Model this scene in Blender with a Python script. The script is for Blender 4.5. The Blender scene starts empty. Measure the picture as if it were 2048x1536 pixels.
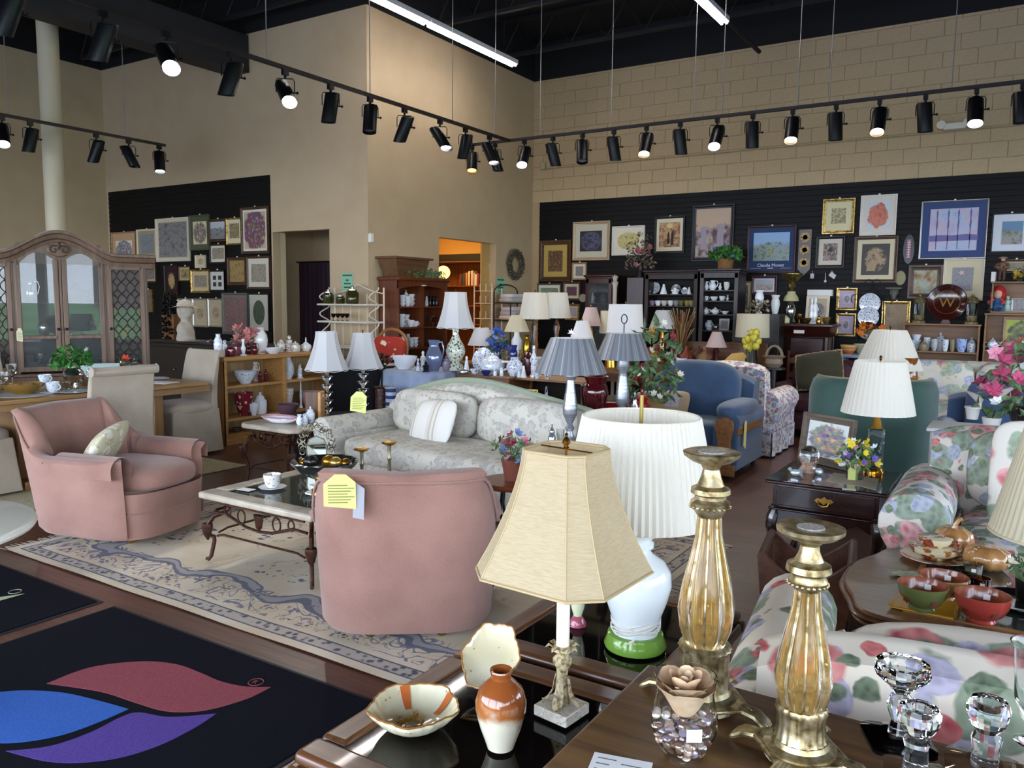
import bpy,math,random
from mathutils import Vector,Matrix
S=bpy.context.scene
COL=S.collection
rnd=random.Random(7)
PI=math.pi
# -- camera
F,CX,CY,H=1596.0,1024.0,768.0,1.55
_yc=Vector((2035-CX,612-CY,F)).normalized()
_xc=-Vector((-1525-CX,574-CY,F)).normalized()
_xc=(_xc-_yc*_xc.dot(_yc)).normalized()
_zc=_xc.cross(_yc)
RW=Matrix((_xc,_yc,_zc))
CAM=Vector((0,0,H))
cd=bpy.data.cameras.new('camera')
cd.sensor_fit='HORIZONTAL';cd.sensor_width=36;cd.lens=F/2048*36
cd.clip_start=0.05;cd.clip_end=200
cam=bpy.data.objects.new('camera',cd);COL.objects.link(cam)
_m=RW@Matrix(((1,0,0),(0,-1,0),(0,0,-1)))
cam.matrix_world=Matrix.Translation(CAM)@_m.to_4x4()
S.camera=cam
def ray(px,py):return RW@Vector((px-CX,py-CY,F))
def G(px,py,z=0.0):
    d=ray(px,py);return CAM+d*((z-H)/d.z)
def onX(px,py,x):
    d=ray(px,py);return CAM+d*(x/d.x)
def onY(px,py,y):
    d=ray(px,py);return CAM+d*(y/d.y)
def proj(p):
    c=RW.transposed()@(Vector(p)-CAM);return CX+F*c.x/c.z,CY+F*c.y/c.z,c.z
def ZT(P,py):
    lo,hi=-1.0,8.0
    for _ in range(40):
        m=(lo+hi)/2
        if proj((P[0],P[1],m))[1]>py:lo=m
        else:hi=m
    return lo
def mpp(P):return proj(P)[2]/F
def atY(px,y,z):
    lo,hi=-20.0,3.0
    for _ in range(40):
        m=(lo+hi)/2
        if proj((m,y,z))[0]<px:lo=m
        else:hi=m
    return Vector((lo,y,z))
def atX(px,x,z):
    lo,hi=0.3,25.0
    for _ in range(40):
        m=(lo+hi)/2
        if proj((x,m,z))[0]<px:lo=m
        else:hi=m
    return Vector((x,lo,z))
# -- light
W=bpy.data.worlds.new('sky');S.world=W;W.use_nodes=True
_n=W.node_tree.nodes;_l=W.node_tree.links
_bg=_n['Background'];_tc=_n.new('ShaderNodeTexCoord');_sx=_n.new('ShaderNodeSeparateXYZ')
_rp=_n.new('ShaderNodeValToRGB')
_l.new(_tc.outputs['Generated'],_sx.inputs[0]);_l.new(_sx.outputs['Z'],_rp.inputs[0])
_rp.color_ramp.elements[0].position=0.0;_rp.color_ramp.elements[0].color=(0.80,0.88,1.0,1)
_rp.color_ramp.elements[1].position=0.6;_rp.color_ramp.elements[1].color=(0.42,0.62,1.0,1)
_l.new(_rp.outputs[0],_bg.inputs[0]);_bg.inputs[1].default_value=9.6
def area(name,loc,rot,sx,sy,power,color=(1,1,1),portal=False):
    d=bpy.data.lights.new(name,'AREA');d.shape='RECTANGLE';d.size=sx;d.size_y=sy
    d.energy=power;d.color=color
    if portal:d.cycles.is_portal=True
    o=bpy.data.objects.new(name,d);COL.objects.link(o);o.location=loc;o.rotation_euler=rot
    return o
area('front_window_daylight',(-4.5,-3.05,1.75),(math.radians(90),0,0),15.0,2.7,210,(0.86,0.93,1.0))
area('side_window_portal',(5.27,3.4,1.77),(math.radians(90),0,math.radians(90)),13.2,2.65,1,portal=True)
S.view_settings.view_transform='Standard';S.view_settings.look='None'
S.view_settings.gamma=1;S.view_settings.use_curve_mapping=False
S.view_settings.exposure=0.2
# -- materials
MC={}
def lin(h):
    if not isinstance(h,str):return tuple(h)[:3]
    c=[int(h[i:i+2],16)/255 for i in(0,2,4)]
    return tuple(x/12.92 if x<=.04045 else((x+.055)/1.055)**2.4 for x in c)
def newmat(name):
    m=bpy.data.materials.new(name);m.use_nodes=True
    nt=m.node_tree;return m,nt,nt.nodes,nt.links,nt.nodes['Principled BSDF']
def pm(name,c='808080',rough=.5,metal=0,trans=0,ior=1.45,emit=None,es=1,coat=0,sheen=0,alpha=1,spec=.5):
    if name in MC:return MC[name]
    m,nt,n,l,b=newmat(name)
    b.inputs['Base Color'].default_value=(*lin(c),1);b.inputs['Roughness'].default_value=rough
    b.inputs['Metallic'].default_value=metal;b.inputs['Transmission Weight'].default_value=trans
    b.inputs['IOR'].default_value=ior;b.inputs['Specular IOR Level'].default_value=spec;b.inputs['Coat Weight'].default_value=coat
    b.inputs['Sheen Weight'].default_value=sheen;b.inputs['Alpha'].default_value=alpha
    if emit:
        b.inputs['Emission Color'].default_value=(*lin(emit),1);b.inputs['Emission Strength'].default_value=es
    MC[name]=m;return m
def ramp(n,cols,interp='LINEAR'):
    r=n.new('ShaderNodeValToRGB');e=r.color_ramp.elements;r.color_ramp.interpolation=interp
    while len(e)<len(cols):e.new(.5)
    for i,(p,c) in enumerate(cols):e[i].position=p;e[i].color=(*lin(c),1)
    return r
def coords(n,l,scale=(1,1,1),kind='Object',rot=(0,0,0)):
    t=n.new('ShaderNodeTexCoord');mp=n.new('ShaderNodeMapping')
    mp.inputs['Scale'].default_value=scale if hasattr(scale,'__len__') else(scale,)*3
    mp.inputs['Rotation'].default_value=rot
    l.new(t.outputs[kind],mp.inputs['Vector']);return mp.outputs['Vector']
def bump(n,l,b,h,strength=.3,dist=.01):
    u=n.new('ShaderNodeBump');u.inputs['Strength'].default_value=strength;u.inputs['Distance'].default_value=dist
    l.new(h,u.inputs['Height']);l.new(u.outputs[0],b.inputs['Normal'])
def nz(name,cols,scale=(5,5,5),rough=.5,detail=4,bmp=0,metal=0,coat=0,sheen=0,kind='Object',tex='N',dist=0,interp='LINEAR',bd=.01):
    """noise ('N') or voronoi ('V') or wave ('W') colour ramp"""
    if name in MC:return MC[name]
    m,nt,n,l,b=newmat(name)
    v=coords(n,l,scale,kind)
    if tex=='N':
        t=n.new('ShaderNodeTexNoise');t.inputs['Scale'].default_value=1;t.inputs['Detail'].default_value=detail
        t.inputs['Distortion'].default_value=dist;o=t.outputs['Fac']
    elif tex=='W':
        t=n.new('ShaderNodeTexWave');t.inputs['Scale'].default_value=1;t.inputs['Distortion'].default_value=dist
        t.inputs['Detail'].default_value=detail;o=t.outputs['Fac']
    else:
        t=n.new('ShaderNodeTexVoronoi');t.inputs['Scale'].default_value=1;o=t.outputs['Distance']
    l.new(v,t.inputs['Vector'])
    r=ramp(n,cols,interp);l.new(o,r.inputs[0]);l.new(r.outputs[0],b.inputs['Base Color'])
    b.inputs['Roughness'].default_value=rough;b.inputs['Metallic'].default_value=metal
    b.inputs['Coat Weight'].default_value=coat;b.inputs['Sheen Weight'].default_value=sheen
    if bmp:bump(n,l,b,o,bmp,bd)
    MC[name]=m;return m
def wood(name,c1,c2,axis=0,rough=.4,coat=.0,sc=1.0,bmp=.05):
    s=[28*sc]*3;s[axis]=2.2*sc
    return nz(name,[(.3,c1),(.72,c2)],s,rough,6,bmp,coat=coat,dist=.6)
def fabric(name,c1,c2,rough=.9,sc=1,bmp=.25):
    """woven cloth: fine thread noise over slow tone change"""
    if name in MC:return MC[name]
    m,nt,n,l,b=newmat(name)
    v=coords(n,l,1)
    t=n.new('ShaderNodeTexNoise');t.inputs['Scale'].default_value=320*sc;t.inputs['Detail'].default_value=2;l.new(v,t.inputs['Vector'])
    t2=n.new('ShaderNodeTexNoise');t2.inputs['Scale'].default_value=4;t2.inputs['Detail'].default_value=3;l.new(v,t2.inputs['Vector'])
    mx=n.new('ShaderNodeMath');mx.operation='ADD';l.new(t.outputs['Fac'],mx.inputs[0]);l.new(t2.outputs['Fac'],mx.inputs[1])
    r=ramp(n,[(.38,c1),(.62,c2)]);
    hv=n.new('ShaderNodeMath');hv.operation='MULTIPLY';hv.inputs[1].default_value=.5;l.new(mx.outputs[0],hv.inputs[0])
    l.new(hv.outputs[0],r.inputs[0]);l.new(r.outputs[0],b.inputs['Base Color'])
    b.inputs['Roughness'].default_value=rough;b.inputs['Sheen Weight'].default_value=.25
    bump(n,l,b,t.outputs['Fac'],bmp,.002)
    MC[name]=m;return m
def floral(name,bg,layers,rough=.85,bgc2=None,warp=.25,coat=0):
    """printed cloth or china: layers = (scale, threshold, colour_a, colour_b, seed) of flower-shaped blobs on bg"""
    if name in MC:return MC[name]
    m,nt,n,l,b=newmat(name)
    v0=coords(n,l,1)
    wn=n.new('ShaderNodeTexNoise');wn.inputs['Scale'].default_value=14;l.new(v0,wn.inputs['Vector'])
    cur=None
    base=n.new('ShaderNodeTexNoise');base.inputs['Scale'].default_value=6;l.new(v0,base.inputs['Vector'])
    rb=ramp(n,[(.35,bg),(.65,bgc2 or bg)]);l.new(base.outputs['Fac'],rb.inputs[0]);cur=rb.outputs[0]
    for(sc,th,ca,cb,seed) in layers:
        wv=n.new('ShaderNodeTexNoise');wv.inputs['Scale'].default_value=sc*1.3;wv.inputs['Detail'].default_value=3
        off=n.new('ShaderNodeVectorMath');off.operation='ADD';off.inputs[1].default_value=(seed*3.1,seed*1.7,seed*2.3);l.new(v0,off.inputs[0])
        l.new(off.outputs[0],wv.inputs['Vector'])
        ms=n.new('ShaderNodeVectorMath');ms.operation='SCALE';ms.inputs['Scale'].default_value=warp*2.2/sc;l.new(wv.outputs['Color'],ms.inputs[0])
        ad=n.new('ShaderNodeVectorMath');ad.operation='ADD';l.new(off.outputs[0],ad.inputs[0]);l.new(ms.outputs[0],ad.inputs[1])
        vo=n.new('ShaderNodeTexVoronoi');vo.inputs['Scale'].default_value=sc;l.new(ad.outputs[0],vo.inputs['Vector'])
        pet=n.new('ShaderNodeTexVoronoi');pet.inputs['Scale'].default_value=sc*5;l.new(ad.outputs[0],pet.inputs['Vector'])
        rc=ramp(n,[(.1,ca),(.75,cb)]);l.new(pet.outputs['Distance'],rc.inputs[0])
        rm=ramp(n,[(th-.02,'ffffff'),(th+.02,'000000')]);l.new(vo.outputs['Distance'],rm.inputs[0])
        mix=n.new('ShaderNodeMixRGB');l.new(rm.outputs[0],mix.inputs[0]);l.new(cur,mix.inputs[1]);l.new(rc.outputs[0],mix.inputs[2])
        cur=mix.outputs[0]
    l.new(cur,b.inputs['Base Color']);b.inputs['Roughness'].default_value=rough;b.inputs['Coat Weight'].default_value=coat
    MC[name]=m;return m
def stripes(name,cols,scale,axis,rough=.8,kind='Object'):
    if name in MC:return MC[name]
    m,nt,n,l,b=newmat(name)
    v=coords(n,l,1,kind);sp=n.new('ShaderNodeSeparateXYZ');l.new(v,sp.inputs[0])
    mu=n.new('ShaderNodeMath');mu.operation='MULTIPLY';mu.inputs[1].default_value=scale;l.new(sp.outputs[axis],mu.inputs[0])
    fr=n.new('ShaderNodeMath');fr.operation='FRACT';l.new(mu.outputs[0],fr.inputs[0])
    r=ramp(n,cols,'CONSTANT');l.new(fr.outputs[0],r.inputs[0]);l.new(r.outputs[0],b.inputs['Base Color'])
    b.inputs['Roughness'].default_value=rough;MC[name]=m;return m
def art(cols,sc=4,bg=None,rad=.8,seed=0,sky=None,detail=5):
    """a small print: blotches in cols, optionally gathered in the middle over bg, optionally under a sky band (Generated coords, x across, z up)"""
    name='print_%d'%len(MC)
    m,nt,n,l,b=newmat(name)
    v=coords(n,l,1,'Generated')
    off=n.new('ShaderNodeVectorMath');off.operation='ADD';off.inputs[1].default_value=(seed*1.37,seed*.71,seed*2.9);l.new(v,off.inputs[0])
    t=n.new('ShaderNodeTexNoise');t.inputs['Scale'].default_value=sc;t.inputs['Detail'].default_value=detail;t.inputs['Roughness'].default_value=.65
    l.new(off.outputs[0],t.inputs['Vector'])
    k=len(cols);r=ramp(n,[(.32+.36*i/max(1,k-1),c) for i,c in enumerate(cols)]);l.new(t.outputs['Fac'],r.inputs[0]);cur=r.outputs[0]
    sp=n.new('ShaderNodeSeparateXYZ');l.new(v,sp.inputs[0])
    if bg:
        def term(o,c):
            a=n.new('ShaderNodeMath');a.operation='SUBTRACT';a.inputs[1].default_value=c;l.new(o,a.inputs[0])
            q=n.new('ShaderNodeMath');q.operation='POWER';q.inputs[1].default_value=2;l.new(a.outputs[0],q.inputs[0]);return q.outputs[0]
        s=n.new('ShaderNodeMath');s.operation='ADD';l.new(term(sp.outputs[0],.5),s.inputs[0]);l.new(term(sp.outputs[2],.5),s.inputs[1])
        nn=n.new('ShaderNodeMath');nn.operation='MULTIPLY_ADD';nn.inputs[1].default_value=.35;l.new(t.outputs['Fac'],nn.inputs[0]);l.new(s.outputs[0],nn.inputs[2])
        rm=ramp(n,[(rad*.42,'ffffff'),(rad*.42+.04,'000000')]);l.new(nn.outputs[0],rm.inputs[0])
        mx=n.new('ShaderNodeMixRGB');l.new(rm.outputs[0],mx.inputs[0]);mx.inputs[1].default_value=(*lin(bg),1);l.new(cur,mx.inputs[2]);cur=mx.outputs[0]
    if sky:
        nn=n.new('ShaderNodeMath');nn.operation='MULTIPLY_ADD';nn.inputs[1].default_value=.5;l.new(t.outputs['Fac'],nn.inputs[0]);l.new(sp.outputs[2],nn.inputs[2])
        rm=ramp(n,[(.80,'000000'),(.9,'ffffff')]);l.new(nn.outputs[0],rm.inputs[0])
        mx=n.new('ShaderNodeMixRGB');l.new(rm.outputs[0],mx.inputs[0]);l.new(cur,mx.inputs[1]);mx.inputs[2].default_value=(*lin(sky),1);cur=mx.outputs[0]
    l.new(cur,b.inputs['Base Color']);b.inputs['Roughness'].default_value=.45
    MC[name]=m;return m
def glassm(name,c='ffffff',rough=.02,ior=1.45):return pm(name,c,rough,0,1,ior)
# -- mesh builder
class MB:
    def __init__(s):s.v=[];s.f=[]
    def add(s,vs,fs):
        o=len(s.v);s.v+=[tuple(p) for p in vs];s.f+=[tuple(i+o for i in q) for q in fs];return s
    def box(s,x0,x1,y0,y1,z0,z1):
        return s.add([(x,y,z) for z in(z0,z1) for y in(y0,y1) for x in(x0,x1)],
                     [(0,2,3,1),(4,5,7,6),(0,1,5,4),(2,6,7,3),(0,4,6,2),(1,3,7,5)])
    def obox(s,c,size,M=None):
        t=MB().box(-size[0]/2,size[0]/2,-size[1]/2,size[1]/2,-size[2]/2,size[2]/2)
        c=Vector(c);M=M or Matrix.Identity(3)
        return s.add([c+M@Vector(p) for p in t.v],t.f)
    def lathe(s,prof,seg=20,c=(0,0,0),sx=1,sy=1,flute=0,fl=0,a0=0,square=0,caps=True):
        vs=[];fs=[];k=len(prof)
        for(r,z) in prof:
            for j in range(seg):
                a=a0+2*PI*j/seg;rr=r
                if flute:rr=r*(1+fl*math.cos(flute*a))
                ca,sa=math.cos(a),math.sin(a)
                if square:
                    q=(abs(ca)**square+abs(sa)**square)**(-1/square);rr*=q
                vs.append((c[0]+rr*ca*sx,c[1]+rr*sa*sy,c[2]+z))
        for i in range(k-1):
            for j in range(seg):
                a,b2=i*seg+j,i*seg+(j+1)%seg
                fs.append((a,b2,b2+seg,a+seg))
        if caps and prof[0][0]>1e-6:fs.append(tuple(reversed(range(seg))))
        if caps and prof[-1][0]>1e-6:fs.append(tuple(range((k-1)*seg,k*seg)))
        return s.add(vs,fs)
    def shell(s,prof,t,seg=20,**kw):
        """open vessel: profile out and back in by t"""
        inn=[(max(r-t,1e-4),z if i else z+t) for i,(r,z) in enumerate(prof)]
        return s.lathe([(1e-5,prof[0][1])]+list(prof)+list(reversed(inn))+[(1e-5,prof[0][1]+t)],seg,**kw)
    def tube(s,pts,r,seg=6,closed=False):
        pts=[Vector(p) for p in pts];k=len(pts);vs=[];fs=[]
        up=Vector((0,0,1));pn=None
        for i,p in enumerate(pts):
            a=pts[(i-1)%k] if(i or closed) else p;b2=pts[(i+1)%k] if(i<k-1 or closed) else p
            t=(b2-a)
            t=t.normalized() if t.length>1e-9 else Vector((0,0,1))
            if pn is None:
                ref=up if abs(t.z)<.9 else Vector((1,0,0));nn=(ref-t*ref.dot(t)).normalized()
            else:
                nn=pn-t*pn.dot(t)
                nn=nn.normalized() if nn.length>1e-6 else pn
            pn=nn;bn=t.cross(nn);rr=r[i] if hasattr(r,'__len__') else r
            for j in range(seg):
                an=2*PI*j/seg;vs.append(p+(nn*math.cos(an)+bn*math.sin(an))*rr)
        for i in range(k if closed else k-1):
            for j in range(seg):
                a,b2=i*seg+j,i*seg+(j+1)%seg;c2,d2=((i+1)%k)*seg+j,((i+1)%k)*seg+(j+1)%seg
                fs.append((a,b2,d2,c2))
        if not closed:fs+=[tuple(reversed(range(seg))),tuple(range((k-1)*seg,k*seg))]
        return s.add(vs,fs)
    def ball(s,c,r,su=12,sv=8,sc=(1,1,1)):
        prof=[(max(1e-5,r*math.sin(PI*i/sv)),-r*math.cos(PI*i/sv)) for i in range(sv+1)]
        t=MB().lathe(prof,su)
        return s.add([(c[0]+p[0]*sc[0],c[1]+p[1]*sc[1],c[2]+p[2]*sc[2]) for p in t.v],t.f)
    def prism(s,poly,z0,z1,plane='xy'):
        k=len(poly)
        P=(lambda a,b2,h:(a,b2,h)) if plane=='xy' else((lambda a,b2,h:(a,h,b2)) if plane=='xz' else(lambda a,b2,h:(h,a,b2)))
        vs=[P(a,b2,z0) for a,b2 in poly]+[P(a,b2,z1) for a,b2 in poly]
        fs=[tuple(reversed(range(k))),tuple(range(k,2*k))]+[(i,(i+1)%k,k+(i+1)%k,k+i) for i in range(k)]
        return s.add(vs,fs)
    def surf(s,fn,nu,nv,cu=False,cv=False):
        vs=[fn(i/nu if cu else i/(nu-1),j/nv if cv else j/(nv-1)) for i in range(nu) for j in range(nv)];fs=[]
        for i in range(nu if cu else nu-1):
            for j in range(nv if cv else nv-1):
                a,b2=i*nv+j,i*nv+(j+1)%nv;c2,d2=((i+1)%nu)*nv+j,((i+1)%nu)*nv+(j+1)%nv
                fs.append((a,c2,d2,b2))
        return s.add(vs,fs)
    def cushion(s,c,size,M=None,n=10,p=3.2,pinch=.0):
        """soft box: rounded slab, size = full extents; thin axis z"""
        c=Vector(c);M=M or Matrix.Identity(3);hx,hy,hz=[q/2 for q in size]
        def fn(u,v):
            th=2*PI*u;ph=PI*(v-.5)
            cu,su,cv,sv=math.cos(th),math.sin(th),math.cos(ph),math.sin(ph)
            e=2/p;sg=lambda x,q:math.copysign(abs(x)**q,x)
            x=hx*sg(cu,e)*cv**e if cv>0 else 0;y=hy*sg(su,e)*cv**e if cv>0 else 0
            z=hz*sg(sv,1.0 if pinch else e)
            if pinch:
                k=1-pinch*((x/hx)**2*(1-(y/hy)**2*.0)+(y/hy)**2)*.5;z*=max(.05,k)
            return c+M@Vector((x,y,z))
        return s.surf(fn,n*4,n*2+1,cu=True)
    def xf(s,M,c=(0,0,0)):
        c=Vector(c);s.v=[tuple(c+M@Vector(p)) for p in s.v];return s
    def build(s,name,mat,parent=None,loc=(0,0,0),rz=0,sm=35,bevel=0,sub=0,kind=None,seg=2,mats=None,fm=None):
        me=bpy.data.meshes.new(name);me.from_pydata(s.v,[],s.f)
        if mats:
            for q in mats:me.materials.append(q)
            me.polygons.foreach_set('material_index',fm)
        else:me.materials.append(mat)
        if sm:
            me.polygons.foreach_set('use_smooth',[True]*len(me.polygons));me.set_sharp_from_angle(angle=math.radians(sm))
        me.update();me.validate()
        o=bpy.data.objects.new(name,me);COL.objects.link(o);o.location=loc;o.rotation_euler=(0,0,rz)
        if parent:o.parent=parent
        if bevel:
            q=o.modifiers.new('bevel','BEVEL');q.width=bevel;q.segments=seg;q.limit_method='ANGLE';q.angle_limit=.6
        if sub:
            q=o.modifiers.new('sub','SUBSURF');q.levels=sub;q.render_levels=sub
        if kind:o['kind']=kind
        return o
def rz3(a):return Matrix.Rotation(a,3,'Z')
def rx3(a):return Matrix.Rotation(a,3,'X')
def ry3(a):return Matrix.Rotation(a,3,'Y')
def tag(o,label,cat,group=None):
    o['label']=label;o['category']=cat
    if group:o['group']=group
    return o
def thing(name,label,cat,loc=(0,0,0),rz=0,group=None):
    o=bpy.data.objects.new(name,None);COL.objects.link(o);o.empty_display_size=.1
    o.location=loc;o.rotation_euler=(0,0,rz);return tag(o,label,cat,group)
def struct(o):o['kind']='structure';return o
def dup(root,loc,rz=None,label=None,group=None):
    r=root.copy();COL.objects.link(r);r.location=loc
    if rz is not None:r.rotation_euler=(0,0,rz)
    if label:r['label']=label
    if group:r['group']=group
    for ch in list(root.children):
        c=ch.copy();COL.objects.link(c);c.parent=r
        for g in list(ch.children):
            d=g.copy();COL.objects.link(d);d.parent=c
    return r
def text(body,size,mat,parent,loc,rot,name='lettering',ext=.0006,align='CENTER'):
    cu=bpy.data.curves.new('t','FONT');cu.body=body;cu.size=size;cu.extrude=ext;cu.align_x=align;cu.resolution_u=2
    o=bpy.data.objects.new('t',cu);COL.objects.link(o)
    me=bpy.data.meshes.new_from_object(o.evaluated_get(bpy.context.evaluated_depsgraph_get()))
    bpy.data.objects.remove(o);me.name=name;me.materials.clear();me.materials.append(mat)
    q=bpy.data.objects.new(name,me);COL.objects.link(q);q.location=loc;q.rotation_euler=rot
    if parent:q.parent=parent
    return q
# -- shared plain materials
BLACKM=pm('black_metal','141416',.45,.6);BRASS=pm('brass','b58a3c',.25,1);SILVER=pm('silver','c9c9cc',.18,1)
WHITEC=pm('white_china','e9ecef',.15,coat=.4);CLEAR=glassm('clear_glass','f4f8f8',.03,1.45)
PEWTER=pm('pewter','8f9296',.3,1);GOLDM=nz('antique_gold',[(.35,'6d5326'),(.6,'c5a765')],(30,30,30),.35,metal=.9)
PAPER=pm('white_paper','e8e6e2',.8)
# -- ROOM
YA,XB,YB,XL,ZW=8.06,-7.35,12.3,-13.3,5.33
XR,YF,ZC=5.2,-3.2,5.95
WALLP=nz('beige_wall_paint',[(.3,'bea786'),(.7,'c5af8f')],(3,3,3),.75,bmp=.03)
BLOCKP=nz('beige_block_paint',[(.3,'baa27b'),(.7,'c2ab85')],(40,40,40),.7,bmp=.25,bd=.004)
BLK=nz('black_ceiling_paint',[(.3,'060608'),(.7,'0b0b0e')],(2,2,2),.8)
def floor_mat():
    m,nt,n,l,b=newmat('wood_plank_floor')
    v=coords(n,l,1,'Object',(0,0,0))
    br=n.new('ShaderNodeTexBrick');br.inputs['Scale'].default_value=1;br.offset=.37
    br.inputs['Brick Width'].default_value=1.2;br.inputs['Row Height'].default_value=.15;br.inputs['Mortar Size'].default_value=.0012
    br.inputs['Color1'].default_value=(*lin('5b382a'),1);br.inputs['Color2'].default_value=(*lin('6b4433'),1);br.inputs['Mortar'].default_value=(*lin('3a2219'),1)
    l.new(v,br.inputs['Vector'])
    v2=coords(n,l,(2.5,45,45));t=n.new('ShaderNodeTexNoise');t.inputs['Scale'].default_value=1;t.inputs['Detail'].default_value=6;l.new(v2,t.inputs['Vector'])
    r=ramp(n,[(.3,'9a8a80'),(.7,'ffffff')]);l.new(t.outputs['Fac'],r.inputs[0])
    mx=n.new('ShaderNodeMixRGB');mx.blend_type='MULTIPLY';mx.inputs[0].default_value=.8;l.new(br.outputs[0],mx.inputs[1]);l.new(r.outputs[0],mx.inputs[2])
    l.new(mx.outputs[0],b.inputs['Base Color']);b.inputs['Roughness'].default_value=.33
    bump(n,l,b,t.outputs['Fac'],.06,.003);return m
struct(MB().box(XL-.3,XR+.2,YF-.2,YB+.3,-.12,0).build('floor',floor_mat(),sm=0))
struct(MB().box(XL-.3,XR+.2,YF-.2,YB+.3,ZC,ZC+.12).build('ceiling',BLK,sm=0))
CEIL=bpy.data.objects['ceiling']
struct(MB().box(XL-.15,XL,YF,YA,0,ZC).build('wall_left',WALLP,sm=0))
dA0,dA1,dAz=-9.19,-8.06,2.5
WA=struct(MB().box(XL-.15,dA0,YA,YA+.14,0,ZW).box(dA1,XB,YA,YA+.14,0,ZW).box(dA0,dA1,YA,YA+.14,dAz,ZW).build('wall_back_left',WALLP,sm=0))
dB0,dB1,dBz=9.6,11.14,2.48
struct(MB().box(XB-.14,XB,YA+.14,dB0,0,ZW).box(XB-.14,XB,dB1,YB,0,ZW).box(XB-.14,XB,dB0,dB1,dBz,ZW).build('wall_inner',WALLP,sm=0))
WBK=struct(MB().box(XB-3,XR,YB+.012,YB+.2,0,ZC).build('wall_back',pm('block_joint','b59d77',.8),sm=0))
for i,bx in enumerate([(XL,XB,YA-.02,YA+.16,ZW,ZC),(XB-.16,XB+.03,YA,YB,ZW,ZC),(XB,XR,YB-.03,YB+.2,ZW,ZC),(XL,XL+.02,YF,YA,ZW,ZC)]):
    struct(MB().box(*bx).build('trim_%d'%(i+1),BLK,sm=0))
fw=MB().box(XL,XR,YF-.15,YF,0,.45).box(XL,XR,YF-.15,YF,3.1,ZC)
for x in(XL,-9.6,-6.4,-3.2,0.0,3.2,XR):fw.box(x-.12,x+.12,YF-.15,YF,.45,3.1)
struct(fw.build('wall_front',WALLP,sm=0))
rw=MB().box(XR,XR+.15,YF,YB,0,.45).box(XR,XR+.15,YF,YB,3.1,ZC).box(XR,XR+.15,10.0,YB,.45,3.1)
for y in(YF,-.8,1.8,4.4,7.0):rw.box(XR,XR+.15,y-.1,y+.1,.45,3.1)
struct(rw.build('wall_right',WALLP,sm=0))
struct(MB().box(-60,60,-60,YF-.2,-.4,-.3).box(XR+.2,60,YF-.2,40,-.4,-.3).build('ground',pm('asphalt','85888e',.9),sm=0))
struct(MB().prism([(16,-.3),(24,.2),(40,.7),(60,.9),(60,-.3)],-40,40,'xz').build('ground_bank',nz('grass_bank',[(.35,'66802e'),(.65,'93a85a')],(.5,.5,.5),.9),sm=0))
struct(MB().box(44,56,-12,30,.5,4.0).build('ground_far_building',pm('far_brick','8f6f68',.9),sm=0))
bl,bh=.4064,.2032
blk=MB().prism([(0.002,.002),(bl-.002,.002),(bl-.002,bh-.002),(.002,bh-.002)],-.011,0,'xz')
blk.v=[(x,y,z) for x,y,z in blk.v]
blk0=None
zr=3.26;row=0
while zr<ZW-.01:
    x=XB+(-.2 if row%2 else 0.0)
    while x<.45:
        if blk0 is None:
            o=blk.build('block',BLOCKP,WBK,(x,YB+.012,zr),sm=0,bevel=.004,seg=1);blk0=o
        else:
            o=blk0.copy();COL.objects.link(o);o.location=(x,YB+.012,zr)
        x+=bl
    zr+=bh;row+=1
SLAT=pm('black_slat_laminate','0b0a0b',.55,spec=.25)
GROOVE=pm('slat_groove','050505',.8)
def slatwall(parent,x0,x1,yf,z0,z1,seams):
    xs=[x0]+seams+[x1]
    MB().box(x0,x1,yf-.004,yf,z0,z1).build('slat_backing',GROOVE,parent,sm=0)
    for a,b in zip(xs,xs[1:]):
        first=None;z=z1-.066
        w=b-a-.003
        while z>z0:
            if first is None:
                first=MB().box(0,w,-.018,0,0,.066).build('slat',SLAT,parent,(a,yf-.003,z),sm=0)
            else:
                o=first.copy();COL.objects.link(o);o.location=(a,yf-.003,z)
            z-=.0762
slatwall(WBK,XB+.16,.4,YB,.7,3.26,[-4.78,-2.34])
slatwall(WA,XL+.08,-9.22,YA,.7,3.31,[-11.66])
o=MB().tube([onY(1087,338,YB-.02),onY(2048,250,YB-.02)],.006).build('conduit',pm('conduit_paint','ab9a75',.6));tag(o,'thin painted conduit running level along the block wall','conduit')
p=onY(1087,332,YB-.02);o=MB().obox(p,(.09,.06,.13)).build('junction_box',pm('box_paint','b5a482',.6),bevel=.006);tag(o,'small beige junction box high in the wall corner','electrical box')
p0,p1=onY(1879,262,YB-.05),onY(1940,240,YB-.05);t=thing('emergency_light','white emergency light unit on the block wall above track','emergency light',p0)
w=p1.x-p0.x;hgt=p1.z-p0.z;WPL=pm('white_plastic','e2dccb',.5)
MB().box(.12*w,.88*w,-.06,.05,0,hgt*.8).build('body',WPL,t,bevel=.01)
for k in(0.06,.94):MB().lathe([(.001,0),(.05,.0),(.055,.06),(.001,.065)],14).xf(rx3(PI/2),(k*w,-.02,hgt*.62)).build('lamp_head',WPL,t)
p=onX(742,476,XB+.02);o=MB().obox(p,(.05,.07,.12)).build('wall_sensor',pm('sensor_white','ece9e0',.5),bevel=.012);tag(o,'small white motion sensor near the wall corner','sensor')
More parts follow.
